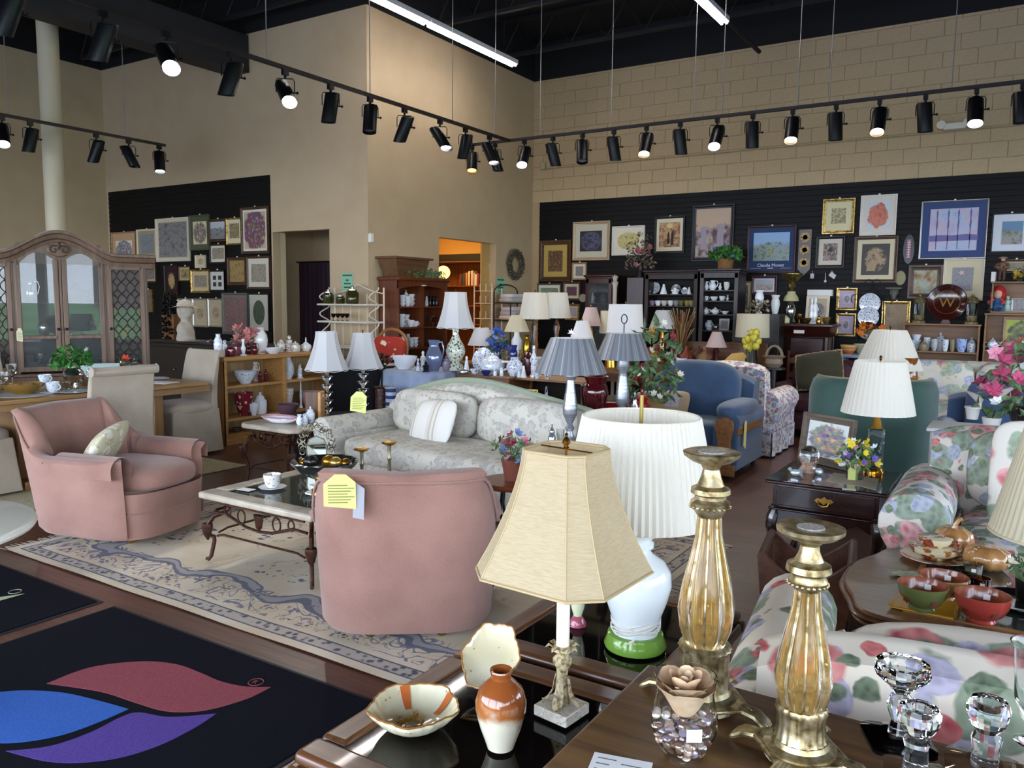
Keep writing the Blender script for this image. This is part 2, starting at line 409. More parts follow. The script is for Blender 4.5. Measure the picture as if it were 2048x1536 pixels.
# -- ceiling steel
DK=pm('dark_steel','101014',.7)
for k,y in enumerate((4.2,5.9,7.6,9.3,11.0)):
    m=MB();x0,x1=(XL if y<YA else XB)+.2,XR-.2
    for z in(5.36,5.88):m.box(x0,x1,y-.03,y+.03,z,z+.05)
    n_=int((x1-x0)/.6)
    for i in range(n_):
        a=x0+i*.6;m.tube([(a,y,5.4),(a+.3,y,5.88),(a+.6,y,5.4)],.012,4)
    m.build('ceiling_joist',DK,CEIL,sm=0)
m=MB().box(-10.0,-9.6,YF,YA-.02,4.78,5.3);m.build('ceiling_beam',pm('dark_beam','1c1c22',.6),CEIL,sm=0)
p=G(120,600,1.54)
PC=Vector(atY(124,5.75,1.0));o=MB().lathe([(.125,0),(.125,ZC)],28).build('column',pm('column_paint','c9bda2',.5),None,(PC.x,PC.y,0));struct(o);o.name='column'
# -- fluorescent strips
TUBE=pm('fluorescent_tube','ffffff',.5,emit='fff6f2',es=26)
def strip(p0,p1,label,n):
    t=thing('fluorescent_strip',label,'ceiling light',p0,0,'fluorescent strip lights under the dark ceiling')
    d=Vector(p1)-Vector(p0);L=d.length
    MB().box(-.055,.055,0,L,.03,.09).build('fixture_body',pm('strip_body','d9d9dc',.4),t)
    for s in(-.03,.03):MB().tube([(s,.03,.012),(s,L-.03,.012)],.017,8).build('tube',TUBE,t)
    for q in(.3,L-.3):MB().tube([(0,q,.09),(0,q,ZC-p0[2])],.004,4).build('hanger',DK,t)
q1=G(1030,134,4.95);X1=q1.x;q0=G(852,51,4.95)
strip((X1,q0.y+.02,4.95),(X1,q1.y,4.95),'double fluorescent strip beside the tall beige wall, end by back wall',0)
strip((X1,q0.y-2.45,4.95),(X1,q0.y,4.95),'double fluorescent strip beside the tall beige wall, end at its outer corner',1)
q2=G(1450,50,4.95)
strip((q2.x,q2.y-2.45,4.95),(q2.x,q2.y,4.95),'fluorescent strip hung alone over the middle of the shop',2)
o=MB().tube([(q2.x-.02,q2.y-2,5.05),(q2.x-.02,q2.y+1.6,5.05)],.03,8).build('sprinkler_pipe',DK,CEIL)
# -- track lighting
ZT_=3.66
TM=pm('track_brown','2a2122',.5,.3)
jn=G(1018,284,ZT_);XM,YT=jn.x,G(1500,229,ZT_).y
lt=G(328,293,ZT_);XT2=lt.x
def track(x0,y0,x1,y1,label):
    t=MB().box(min(x0,x1)-.018,max(x0,x1)+.018,min(y0,y1)-.018,max(y0,y1)+.018,ZT_,ZT_+.035).build('light_track',TM)
    tag(t,label,'light track')
track(XM,-1.0,XM,YT-.02,'long dark lighting track running from the dark beam to the corner')
track(atY(938,YT,ZT_).x,YT,XR-.5,YT,'dark lighting track hung along the block wall')
track(XT2,0.5,XT2,lt.y,'short dark lighting track by the beige column')
WIRE=pm('hanger_wire','8d8d8d',.5,.5)
def wire(x,y,label='thin wire holding up a lighting track'):
    o=MB().tube([(x,y,ZT_+.03),(x,y,ZC)],.005,5).build('track_wire',WIRE);tag(o,label,'wire','track hanging wires')
for px in(1080,1222,1388,1445,1596,1660,1905):q=atY(px,YT,3.8);wire(q.x,YT)
for px in(533,740,905,990):q=atX(px,XM,3.8);wire(XM,q.y)
for px in(15,250):q=atX(px,XT2,3.8);wire(XT2,q.y)
CAN=pm('spot_black','0e0f13',.38,.3);CANI=pm('spot_inside','cfcac0',.4)
LENS={'w':pm('lens_white','ffffff',.4,emit='f6faff',es=30),'y':pm('lens_warm','ffffff',.4,emit='ffdca8',es=22),'a':pm('lens_amber','ffc060',.4,emit='ffb648',es=9)}
ORD='first second third fourth fifth sixth seventh eighth ninth tenth eleventh twelfth thirteenth fourteenth fifteenth sixteenth'.split()
def spot(no,track_,px,ex,ey,k,lit=None):
    """ex, ey: aim in the image (right, down); k: aim towards (+) or away from (-) the camera"""
    q=atY(px,YT,ZT_) if track_=='r' else atX(px,XM if track_=='m' else XT2,ZT_)
    R_=RW@Vector((1,0,0));D_=RW@Vector((0,1,0));V_=(q-CAM).normalized()
    d=(R_*ex+D_*ey-V_*k).normalized()
    wh={'r':' from the corner on the block wall track','m':' from the corner on the long track','l':' from the wall end on the short track'}[track_]
    st={None:'unlit black can spotlight','w':'black can spotlight with bright white face','y':'black can spotlight with warm lit face','a':'black can spotlight with amber lit face'}[lit]
    t=thing('track_spotlight',st+', '+ORD[no]+wh,'spotlight',q,0,'track spotlights')
    MB().box(-.02,.02,-.03,.03,-.05,0).tube([(0,0,-.05),(0,0,-.075)],.012,8).build('adapter',CAN,t,sm=0)
    side=d.cross(V_).normalized() if abs(d.dot(V_))<.98 else R_
    side.z=0;side.normalize()
    c=Vector((0,0,-.205));M=Matrix((side,d.cross(side).normalized(),d)).transposed()
    MB().tube([c+side*.083,c+side*.083+Vector((0,0,.1)),c+side*.07+Vector((0,0,.125)),c-side*.07+Vector((0,0,.125)),c-side*.083+Vector((0,0,.1)),c-side*.083],.005,6).build('yoke',CAN,t)
    MB().lathe([(.001,-.12),(.068,-.12),(.072,-.11),(.072,.165),(.068,.165),(.066,.10),(.001,.10)],22).xf(M,c).build('housing',CAN,t)
    MB().tube([c+side*.07,c+side*.105],.007,6).ball(c+side*.108,.013,8,6).build('knob',CAN,t)
    lm=LENS[lit] if lit else pm('lens_off','8b8b88',.3)
    MB().lathe([(.001,.104),(.055,.108),(.064,.125),(.064,.13),(.05,.122),(.001,.117)] if not lit else[(.001,.112),(.062,.112),(.0625,.135),(.05,.142),(.001,.146)],18).xf(M,c).build('lens',lm,t)
    if lit:
        L=bpy.data.lights.new('spot_beam','SPOT');L.energy={'w':75,'y':75,'a':45}[lit];L.spot_size=1.1;L.spot_blend=.6;L.shadow_soft_size=.05
        L.color={'w':(1,.97,.93),'y':(1,.86,.66),'a':(1,.72,.35)}[lit]
        o=bpy.data.objects.new('spot_beam',L);COL.objects.link(o);o.parent=t;o.location=c+d*.2;o.rotation_euler=d.to_track_quat('-Z','Y').to_euler()
_cnt={'m':10,'r':0,'l':4}
for a in[('m',15,-.35,1,-.2),('m',205,-.3,1,-.2),('m',332,.45,1,1.3,'w'),('m',462,-.3,1,-.1),('m',570,.35,.8,.9,'w'),('m',661,-.15,1,-.1),('m',740,-.05,1,.12),
          ('m',809,-.35,1,-.4),('m',880,.55,.9,.25,'w'),('m',931,-.2,1,-.1),('m',979,.4,.9,.15,'w'),
          ('r',944,0,1,.45,'a'),('r',990,.3,1,-.1),('r',1049,-.25,.9,.6,'w'),('r',1106,.25,1,-.3),('r',1165,0,1,.3),('r',1228,.15,1,-.3),('r',1293,-.2,1,.5,'y'),
          ('r',1361,.1,1,-.3),('r',1435,-.25,.9,.6,'w'),('r',1506,0,1,-.2),('r',1586,-.12,1,.5,'y'),('r',1673,0,1,-.15),('r',1760,-.15,1,.5,'y'),
          ('r',1852,.03,1,-.15),('r',1954,-.02,1,.5,'w'),('r',2046,0,1,-.1),
          ('l',3,.1,1,.6,'w'),('l',60,-.2,1,-.1),('l',192,-.3,1,-.3),('l',257,.5,1,-.2),('l',318,.05,1,.15,'w')]:
    spot(_cnt[a[0]],*a);_cnt[a[0]]+=1 if a[0]=='r' else-1
# -- alcove behind the left doorway
struct(MB().box(-9.75,-7.5,9.36,9.45,0,2.9).box(-9.8,-9.72,YA+.14,9.4,0,2.9).box(-9.8,-7.5,YA+.14,9.45,2.9,3.0).build('wall_alcove',WALLP,sm=0))
struct(MB().box(-9.36,-9.19,YA+.14,YA+.24,0,2.5).build('trim_5',pm('jamb_cream','d9cba6',.6),sm=0))
q0,q1=atY(599,9.0,1.6),atY(662,9.0,1.6);zt=ZT(q0,526)
CURT=pm('plum_curtain','2c1424',.9,sheen=.3)
t=thing('curtain','dark plum curtain hung across the alcove opening','curtain',(q0.x,9.0,0))
MB().surf(lambda u,v:(u*(q1.x-q0.x),.035*math.sin(u*PI*14)*(.6+.4*v),.25+(zt-.25)*v),90,4).build('cloth',CURT,t)
MB().tube([(-.05,0,zt+.01),(q1.x-q0.x+.3,0,zt+.01)],.012,8).build('rod',BLACKM,t)
q=atY(566,8.95,.9);t=thing('ironing_board','folded ironing board leaning in the alcove','ironing board',(q.x,8.95,0))
MB().prism([(0,.1),(.28,.1),(.26,1.3),(.2,1.42),(.1,1.42),(.03,1.3)],0,.03,'xz').build('board',pm('board_cover','5a6470',.8),t,sm=0)
MB().tube([(.05,.05,.05),(.22,.05,1.1)],.012).tube([(.24,.05,.05),(.06,.05,1.1)],.012).build('leg_frame',SILVER,t)
q=onY(575,555,9.354);o=MB().obox(q,(.34,.02,.42)).build('clipboard',pm('clipboard_print','9a948a',.7));tag(o,'grey paper notice board on the alcove wall','notice board')
q=onY(572,513,9.362);o=MB().tube([q,q+Vector((.02,-.05,-.02)),q+Vector((.05,-.06,.03))],.008).build('coat_hook',BLACKM);tag(o,'black coat hook on the alcove wall','hook')
# -- book room behind the right doorway
OR=pm('warm_cream_wall','dcae62',.7)
struct(MB().box(-10.6,-7.49,12.2,12.29,0,3.0).box(-10.6,-10.5,9.5,12.2,0,3.0).box(-10.6,-7.49,9.45,9.52,0,3.0).box(-10.6,-7.49,9.5,12.29,3.0,3.1).build('wall_book_room',OR,sm=0))
L=area('book_room_lamp',(-8.7,10.9,2.95),(0,0,0),1.2,.8,42,(1,.62,.22))
struct(MB().box(XB-.145,XB-.12,dB1-.24,dB1,0,dBz).build('trim_6',pm('jamb_tan','c9a463',.6),sm=0))
def shelf_unit(name,label,x0,x1,y0,y1,zs,mat,back=True,rz=0,top=None,toe=.06,t=.022,mid=None,cat='bookcase',bm=None):
    """open case facing -y; zs = shelf heights, last is the top"""
    o=thing(name,label,cat,((x0+x1)/2,y0,0),rz);w=(x1-x0)/2;d=y1-y0
    for s in(-1,1):MB().box(min(s*w,s*(w-t)),max(s*w,s*(w-t)),0,d,0,zs[-1]-t).build('side_panel',mat,o,bevel=.002,seg=1)
    for z in zs[:-1]:MB().box(-w+t,w-t,.006,d-.01,z-t,z).build('shelf',mat,o,bevel=.002,seg=1)
    MB().box(-w-.012,w+.012,-.012,d,zs[-1]-t,zs[-1]).build('top',mat,o,bevel=.004)
    if back:MB().box(-w+t,w-t,d-.012,d,toe,zs[-1]-t).build('back_panel',bm or mat,o,sm=0)
    if toe:MB().box(-w+t,w-t,.012,.03,0,zs[0]-t).build('toe_board',mat,o,sm=0)
    if mid is not None:MB().box(mid-t/2,mid+t/2,.002,d-.012,zs[0],zs[-1]-t).build('divider',mat,o,sm=0)
    return o
BKW=wood('book_room_wood','6a3d1d','8a5428',2)
xs0,xs1=atY(872,11.85,1.8).x,atY(1000,11.85,1.8).x
zsh=[ZT((xs1,11.85),y) for y in(650,612,571)]
shelf_unit('wall_bookshelf','brown wooden bookshelf of books seen through the doorway',xs0,xs1,11.85,12.19,[.1]+zsh+[ZT((xs1,11.85),522)],BKW)
struct(MB().box(xs0-.3,xs1+.2,11.8,11.84,ZT((xs1,11.8),521),ZT((xs1,11.8),506)).build('trim_7',pm('dark_band','17110c',.6),sm=0))
BC=['8a2a20','d8cdb8','a5442c','3c4a36','e2d9c8','6a3320','c8a868','2d3350','b86a3a','efe6d6','70301e']
x=atY(919,11.9,zsh[-1]).x;i=0
while x<xs1-.06:
    w=rnd.uniform(.025,.05);h_=rnd.uniform(.2,.27);c=BC[(i*7)%len(BC)]
    cn={'8a2a20':'dark red','d8cdb8':'beige','a5442c':'rust','3c4a36':'dark green','e2d9c8':'pale cream','6a3320':'brown','c8a868':'tan','2d3350':'navy','b86a3a':'orange-brown','efe6d6':'white','70301e':'maroon'}[c]
    o=MB().box(0,w-.003,0,.16,0,h_).build('book',pm('cover_'+c,c,.6),None,(x,11.9,zsh[-1]),bevel=.004,seg=1)
    tag(o,cn+' book standing on the shelf seen through the doorway','book',cn+' books on the doorway shelf');x+=w;i+=1
q=onY(887,545,10.6);t=thing('globe_lamp','yellow painted glass globe lamp glowing in the doorway','lamp',(q.x,q.y,0))
MB().ball((0,0,q.z),.11,18,12).build('globe',pm('globe_glass','f0d890',.3,emit='ffd678',es=2.2),t)
MB().lathe([(.12,0),(.12,.03),(.03,.06),(.025,q.z-.1),(.05,q.z-.1)],14).build('stand',BRASS,t)
q0=atY(948,10.9,1.0);t=thing('wire_rack','white wire shelf rack standing in the doorway room','rack',(q0.x,10.9,0));w=atY(983,10.9,1).x-q0.x;WW=pm('white_wire','e4dcc8',.4)
m=MB()
for a in(0,w):
    for b in(0,.3):m.tube([(a,b,0),(a,b,2.0 if a==0 else 1.75)],.012,6)
m.build('post',WW,t)
for z in(.5,.75,1.0,1.25,1.5,1.7):
    m=MB()
    for k in range(5):m.tube([(0,k*.075,z),(w,k*.075,z)],.005,4)
    for k in range(4):m.tube([(w*k/3,0,z),(w*k/3,0,z+.12)],.006,4)
    m.build('wire_shelf',WW,t)
# -- WALL ART
FM={'gold':GOLDM,'brown':wood('frame_brown','3a2414','5a3a20',0,.4),'dark':pm('frame_dark','1b1411',.4),'black':pm('frame_black','0c0b0c',.4),'tan':wood('frame_tan','8f7350','a98c66',0,.5),
      'cream':pm('frame_cream','d8ccb4',.5),'white':pm('frame_white','ddd6cb',.5),'silver':pm('frame_silver','a9a7a0',.3,.7),'green':pm('frame_green','4d5440',.5),'champ':pm('frame_champagne','b9a284',.35,.4),'plum':pm('frame_plum','43202a',.4),'grey':pm('frame_grey','6c6a66',.4,.3),'mahog':pm('frame_mahogany','4a2018',.35)}
def frame_mesh(w,h,fw,d,prof=None):
    """mitred moulding ring, front towards -y, origin bottom centre"""
    prof=prof or[(0,0),(0,-d),(fw*.35,-d),(fw*.6,-d*.7),(fw,-d*.55),(fw,0)]
    m=MB();vs=[];k=len(prof)
    for(sx,sz) in((-1,0),(1,0),(1,1),(-1,1)):
        for(a,b) in prof:vs.append((sx*(w/2-a),b,(h-a) if sz else a))
    fs=[]
    for c in range(4):
        for i in range(k-1):
            a,b=c*k+i,c*k+i+1;e,f2=((c+1)%4)*k+i,((c+1)%4)*k+i+1
            fs.append((a,e,f2,b))
    return m.add(vs,fs)
def picture(pl,l,t,r,b,fr,fw,board,ins,am,label,tilt=0,hook=True,yoff=0,name='framed_picture',d=.03,clip=None):
    Y=(YA if pl=='A' else YB)-.024-yoff
    mx,my=(l+r)/2,(t+b)/2
    x0,x1=onY(l,my,Y).x,onY(r,my,Y).x;z1,z0=onY(mx,t,Y).z,onY(mx,b,Y).z
    w,h=x1-x0,z1-z0;s=mpp((x0,Y,z0))
    o=thing(name,label,'picture',((x0+x1)/2,Y,z0));o.rotation_euler=(0,tilt,0)
    f=fw*s;frame_mesh(w,h,f,d).build('frame',FM[fr],o,sm=20)
    i=f*.9
    if board:MB().box(-w/2+i,w/2-i,-d*.35,-.002,i,h-i).build('mat_board',pm('board_'+board,board,.8),o,sm=0)
    if isinstance(ins,(int,float)):ins=(ins,)*4
    il,it,ir,ib=[q*s for q in ins]
    MB().box(-w/2+i+il,w/2-i-ir,-d*.35-.002,-d*.35-.001 if board else-.002,i+ib,h-i-it).build('print',am,o,sm=0)
    if hook:MB().box(-.012,.012,-.008,.0,h-.004,h+.02).build('hook_tab',PAPER,o,sm=0)
    return o,w,h,s
A_=art
P=[
 ('A',226,464,274,548,'tan',3,'c49c78',(10,14,10,12),A_(['e0d6c4','4a4a66','e6dccb'],9,'e6dccb',1.0,1),'tan framed print of a dark blue tree on peach mat'),
 ('A',276,458.5,314,516,'cream',3,'a8977a',(6,7,6,6),A_(['77787a','8a8f96','6d706a'],6,None,1,2),'pale framed grey misty print beside the tree print'),
 ('A',314,436,380.5,523,'cream',6,'cfc0a6',3,A_(['3f4a3c','77756c','8d8a92','5a6b4a'],7,None,1,3),'large cream framed grey and green garden scene'),
 ('A',381.5,430,421,500.5,'green',4,'4f5742',(6,9,6,8),A_(['d8cba6','4c3350','d8cba6'],8,'d8cba6',.9,4),'green matted narrow print of purple flowers'),
 ('A',419,438.5,454.6,483,'brown',5,None,0,A_(['4f4a40','8a8d92','5d5a50'],5,None,1,5,'b9bec4'),'brown wooden framed small grey landscape'),
 ('A',454.6,436,485.6,489.5,'gold',3,'d4c7a4',(6,8,6,10),A_(['a79d78','6b5f3a','bdb28c'],7,None,1,6),'gold framed cream print hanging beside the bright bouquet picture'),
 ('A',484,414,538.7,507,'brown',5,'d9d3c0',5,A_(['c9b24a','3f477c','8a3550','6f8a5a','b9a0a8'],8,'b7ad90',1.05,7),'large framed bouquet of yellow, blue and red flowers'),
 ('A',421.4,488.4,453.5,527,'dark',3,'d6cdb8',(4,5,4,6),A_(['5b5348','a79b88','4d4a4a'],8,None,1,8),'dark framed small courtyard print in white mat'),
 ('A',392.6,510.5,412.5,536,'cream',2,'d4c59e',3,A_(['d4c59e','8a6f52'],9,'d4c59e',.8,9),'tiny cream framed print of a heart wreath'),
 ('A',285,528,314,565,'brown',3,'b7a98f',4,A_(['3e3650','8b7f7a','4e4438'],7,None,1,10),'brown framed dusky village print next to the hutch'),
 ('A',330.6,530.5,358.3,589,'dark',2,'2a0f12',(8,12,8,8),A_(['3a1416','b99a6a','2a0f12'],4,'2a0f12',.8,11),'dark red framed print of a glowing lamp'),
 ('A',359.4,532.7,382.6,562.6,'brown',2,'b9a878',4,A_(['4a4232','c0ab6e'],6,None,1,12),'small tan framed print of a boat'),
 ('A',383.7,539.3,421.4,585.8,'gold',3.5,'cdb88a',(7,8,7,8),A_(['5c2a2a','a3988a','6b5a4a'],8,None,1,13),'gold framed print of red flowers in cream mat'),
 ('A',420.3,540.4,451.3,582.5,'black',3,'cfcdc8',30,A_(['444444','999999'],8,None,1,14),'white matted frame holding four small dark vignettes'),
 ('A',456.8,515,494.4,570,'brown',6,None,0,A_(['6f5a34','a38a56','7c4a38'],5,None,1,15),'brown framed sepia garden print'),
 ('A',495.5,512.8,542,578,'brown',4,'cfc8b8',(9,11,9,10),A_(['6a6658','a39a86','5b5148'],7,None,1,16),'wide white matted street print in double brown frame'),
 ('A',446.8,585.8,497.8,669,'grey',5,'7c7672',4,A_(['4a2a30','9a6a6c','6a605a','8f8480'],6,None,1,19),'grey framed rose coloured floral print, large'),
 ('A',287,579,308,624,'gold',2,'6f6247',3,A_(['463c2c','8a7a58'],7,None,1,21),'small gold framed dim print above the wooden ledge'),
 ('B',1080.4,480.7,1143,562.6,'brown',9,'b59b52',(11,12,11,11),A_(['8a6a44','4a2f22','a88a5e'],6,None,1,31),'wide brown framed urn print on gold mat'),
 ('B',1146.8,443,1220.5,520.5,'champ',6,'c6c3ac',(10,13,12,12),A_(['1d1b24','2c2a3c','5b5f7c','1a1820'],9,'201e28',.9,32),'champagne framed dark print of a flower basket'),
 ('B',1225,452,1290,510.6,'white',4,'ded8c8',(8,9,8,8),A_(['8f8a52','cfc57e','6d6a3c'],9,'e2dab8',1.0,33),'white framed wreath of yellow-green blossoms'),
 ('B',1310,433,1370,506,'black',4,'d9cfb6',(6,8,6,8),A_(['3a1f14','8a5a36','c9a06a','2a1812'],5,None,1,34),'black framed amber print of dancers in a hall'),
 ('B',1385.4,410,1468.4,521.7,'black',7,None,0,A_(['2a1a22','5a3040','8c7a78','b9a890','241a26'],5,None,1,35,'b99f86'),'black framed garden gate painting with white pillars'),
 ('B',1145,525,1174,560,'tan',3,'d6cdb4',5,A_(['8e8a80','6a6862'],9,None,1,36),'small tan framed text print beneath the flower basket'),
 ('B',1075.5,567,1123,610,'green',3,'d8d4c2',(5,6,5,5),A_(['5d6a52','8d9a80','46503c'],7,None,1,37),'green framed wide landscape low in the wall corner'),
 ('B',1126.4,563.7,1161.8,601,'brown',4,'d0c6aa',(5,6,5,6),A_(['3a2430','6c4a58','241a20'],6,None,1,38),'brown framed small dark floral in cream mat'),
 ('B',1132,608,1160,640,'gold',4,'c9c0a8',4,A_(['8a7a88','bfb5b5','70685c'],6,None,1,39),'gold framed lavender print low behind the lamp shades'),
 ('B',1645.9,397.7,1710,467.4,'gold',6,'d9d0a8',(11,13,11,14),A_(['8a8a7a','c9bf8a','5a5a52','d0a078'],7,None,1,41),'gold framed village print in pale yellow mat'),
 ('B',1721,390,1793.7,470.8,'white',6,'d8d0c4',7,A_(['a8463c','d0785a','8a3a3a'],4,'c2cfd6',.82,42),'white framed print of a figure in a red cloak'),
 ('B',1632.6,473,1689.7,535,'dark',5,'cdc4b4',(9,9,9,9),A_(['5c7076','3a4040','a58478','6f8288'],4,None,1,43),'dark framed print of a lone tree by grey water'),
 ('B',1707.9,473,1795.3,564.8,'brown',6,'d2c6a6',(9,9,9,9),A_(['241a16','3c2c22','b89a72','2a1f1a'],4,'271c18',.72,44),'large brown framed dark print of a seated couple'),
 ('B',1475.4,562.6,1503,627,'tan',3,'cabd9c',(4,5,4,6),A_(['7c93a6','6a6a52','4c4438','9fb2c0'],4,None,1,45),'narrow tan framed tall print next to the dark hutch'),
 ('B',1503.8,551.6,1554.7,589,'plum',5,'d0ccd0',4,A_(['9c8a88','b5a6a0','5c6a5a'],4,None,1,46,'aab6bf'),'plum framed seashore print with pale sky'),
 ('B',1763,602.5,1819.6,690,'gold',6,None,0,A_(['6f5a3c','8f7550','7a6242'],3,None,1,49),'tall gilt framed plain brown board leaning behind the shelf'),
 ('B',1816.5,530.5,1885,597,'brown',10,None,0,A_(['5a2f2c','9a7a3a','8fa09a','b9a86a'],3,None,1,50),'brown framed patchwork print in red, ochre and grey'),
 ('B',1886,518,1968,601,'cream',5,'d2c8a8',(11,12,14,14),A_(['5d5a60','8d8a94','6a7060'],10,None,1,51),'cream framed grey leaf print with one pink bloom'),
 ('B',1841,401,1974.7,517,'silver',2.5,'3a4a78',(14,13,14,13),A_(['8f9fc4','a9b6d2','c0a8bc','93a6cf'],2.5,None,1,52),'large blue matted print of slim trees at dusk'),
 ('B',1983.6,426.5,2060,504,'black',2,'d0d4dd',(15,14,10,13),A_(['3c4024','6d6c38','8c94a0','a58a50'],4,None,1,53,'5c84a8'),'white matted print of a sunlit woodland path'),
 ('B',2005.7,519,2060,546,'brown',4,'b5a888',3,A_(['7c7460','9a9078'],8,None,1,54),'small brown framed lettered panel behind the boy figure'),
]
PO={}
for row in P:
    o,w,h,s=picture(*row);PO[row[-1]]=(o,w,h,s)
for l in(357,387,418):
    o=picture('A',l,597,l+30.5,654,'silver',3,'b6a88a',(6,9,6,9),A_(['b6a88a','7a5c40'],6,'b6a88a',.7,17),'grey framed botanical print on tan mat, one of three alike')[0]
    o['group']='three botanical prints in a row'
for i,(l,t,r,b) in enumerate([(1673.5,576,1714.5,620),(1671.8,626.8,1712,672)]):
    o=picture('B',l,t,r,b,'gold',5,'b7a8bd',(8,8,8,8),A_(['b7a8bd','5a5a5a','d0c6d6'],7,'c3b6c8',.7,60+i),'gold framed lavender print of a single egg-shaped sketch, '+('upper' if i==0 else 'lower')+' of two')[0]
o,w,h,s=picture('A',498.9,587,539.8,663,'dark',2.5,'bdb9a8',60,A_(['2c342c','4a5a4a'],5,None,1,20),'white matted oval portrait print in thin dark frame')
for c in list(o.children):
    if c.name.startswith('print'):bpy.data.objects.remove(c)
MB().lathe([(.001,0),(w*.28,0),(w*.28,.003),(.001,.004)],28,sy=1.45).xf(rx3(PI/2),(0,-.011,h*.5)).build('print',A_(['2c342c','4a5a4a','232a26'],5,None,1,20),o)
o,w,h,s=PO['white matted frame holding four small dark vignettes']
for c in list(o.children):
    if c.name.startswith('print'):bpy.data.objects.remove(c)
for a in(-.17,.17):
    for b in(.33,.64):MB().box(a*w-.1*w,a*w+.1*w,-.014,-.011,b*h-.1*h,b*h+.1*h).build('print',pm('vignette','35332f',.6),o,sm=0)
def daub(label,polys,col,d=.0125):
    o,w,h,s=PO[label];m=MB()
    for q in polys:m.prism([(a*w-w/2,b*h) for a,b in q],-d-.001,-d,'xz')
    m.build('painted_detail',pm('daub_'+col,col,.6),o,sm=0)
PL=lambda x,y0,y1,w:[(x-w,y0),(x+w,y0),(x+w*.8,y1),(x+w*1.2,y1),(x+w*1.2,y1+.03),(x,y1+.07),(x-w*1.2,y1+.03),(x-w*1.2,y1),(x-w*.8,y1)]
daub('black framed garden gate painting with white pillars',[PL(.28,.2,.56,.075),PL(.68,.22,.6,.085)],'9a8f9c')
daub('large blue matted print of slim trees at dusk',[[(x-.006,.16),(x+.006,.16),(x+.008,.5),(x+.016,.62),(x+.007,.7),(x+.014,.8),(x,.86),(x-.013,.8),(x-.006,.66),(x-.014,.56),(x-.006,.5)] for x in(.25,.42,.57,.75)],'5a5f94')
daub('large blue matted print of slim trees at dusk',[[(.13,.3),(.87,.31),(.87,.4),(.7,.42),(.5,.4),(.3,.41),(.13,.4)]],'6d689c')
daub('cream framed grey leaf print with one pink bloom',[[(.45+.09*math.cos(i*PI/5)*(1 if i%2 else.45),.67+.07*math.sin(i*PI/5)*(1 if i%2 else.45)) for i in range(10)]],'d9b0b6')
daub('dark framed print of a lone tree by grey water',[[(.49,.36),(.51,.36),(.51,.5),(.62,.52),(.56,.6),(.5,.68),(.44,.6),(.38,.52),(.49,.5)]],'33302e')
daub('black framed amber print of dancers in a hall',[[(.42,.25),(.5,.25),(.5,.5),(.47,.6),(.43,.52)],[(.55,.22),(.63,.22),(.64,.5),(.6,.62),(.55,.52)]],'1f1210')
daub('black framed amber print of dancers in a hall',[[(.5+.1*math.cos(i*PI/6),.74+.07*math.sin(i*PI/6)) for i in range(12)]],'d8c08a')
daub('large brown framed dark print of a seated couple',[[(.3,.25),(.5,.25),(.55,.45),(.42,.52),(.34,.42)],[(.5,.5),(.56,.5),(.58,.58),(.53,.62),(.49,.57)]],'a58c6c')
daub('dark red framed print of a glowing lamp',[[(.46,.2),(.58,.2),(.54,.3),(.54,.42),(.66,.42),(.6,.62),(.46,.62),(.4,.42),(.5,.42),(.5,.3)]],'b89a68')
daub('small tan framed print of a boat',[[(.3,.42),(.7,.42),(.62,.36),(.38,.36)],[(.5,.44),(.64,.44),(.5,.66)]],'3a3428')
o,w,h,s=picture('B',1495.3,452,1591.6,545,'mahog',3,'24395e',(9,10,9,20),art(['3c5a34','6a7a4a','7a93ac','8a8a5a','4a5c40'],5,None,1,47,'7fa3cc'),'mahogany framed blue poster of trees above a river')
LW=pm('letter_white','dfe2e6',.6)
text('Claude Monet',h*.1,LW,o,(0,-.013,h*.125),(PI/2,0,0))
MB().box(-.06*w,.06*w,-.0135,-.0125,h*.085,h*.1).box(-.42*w,-.2*w,-.0135,-.0125,h*.088,h*.093).box(.2*w,.42*w,-.0135,-.0125,h*.088,h*.093).build('small_print',LW,o,sm=0)
x0,x1=onY(1597,500,YB-.03).x,onY(1622,500,YB-.03).x;z1,z0,zm=onY(1610,458,YB-.03).z,onY(1610,551,YB-.03).z,onY(1610,538,YB-.03).z
t=thing('wall_banner','grey pointed cloth banner with three embroidered rings','banner',((x0+x1)/2,YB-.03,z0));w=x1-x0
MB().prism([(-w/2,zm-z0),(0,0),(w/2,zm-z0),(w/2,z1-z0),(-w/2,z1-z0)],-.008,0,'xz').build('cloth',fabric('banner_cloth','6f6c6c','85827f'),t,sm=0)
for k in(.28,.55,.82):MB().lathe([(w*.2,0),(w*.4,0),(w*.4,.006),(w*.2,.006),(w*.2,0)],20).xf(rx3(PI/2),(0,-.009,(z1-z0)*k)).build('embroidered_ring',floral('ring_embroidery','b99a6a',[(40,.35,'4a4038','6a5a3a',1)]),t)
MB().tube([(-w/2-.02,-.004,z1-z0),(w/2+.02,-.004,z1-z0)],.01,6).build('hanging_rod',BLACKM,t)
def wp(px,py,off=.03):return onY(px,py,YB-off)
a,b=wp(1816,528),wp(1816,469);t=thing('wall_thermometer','long oval dark wall thermometer with pink scale','thermometer',a);h=b.z-a.z
MB().lathe([(.001,0),(.07,0),(.07,.014),(.001,.016)],24,sy=h/2/.07).xf(rx3(PI/2),(0,0,h/2)).build('back_plate',pm('thermo_black','15121a',.3),t)
MB().box(-.025,.025,-.022,-.015,h*.2,h*.82).build('scale',stripes('thermo_scale',[(0,'8a4a60'),(.55,'d0a8b0')],30,2),t,sm=0)
MB().tube([(0,-.024,h*.22),(0,-.024,h*.78)],.006,6).build('glass_tube',pm('thermo_tube','e8d8dc',.2),t)
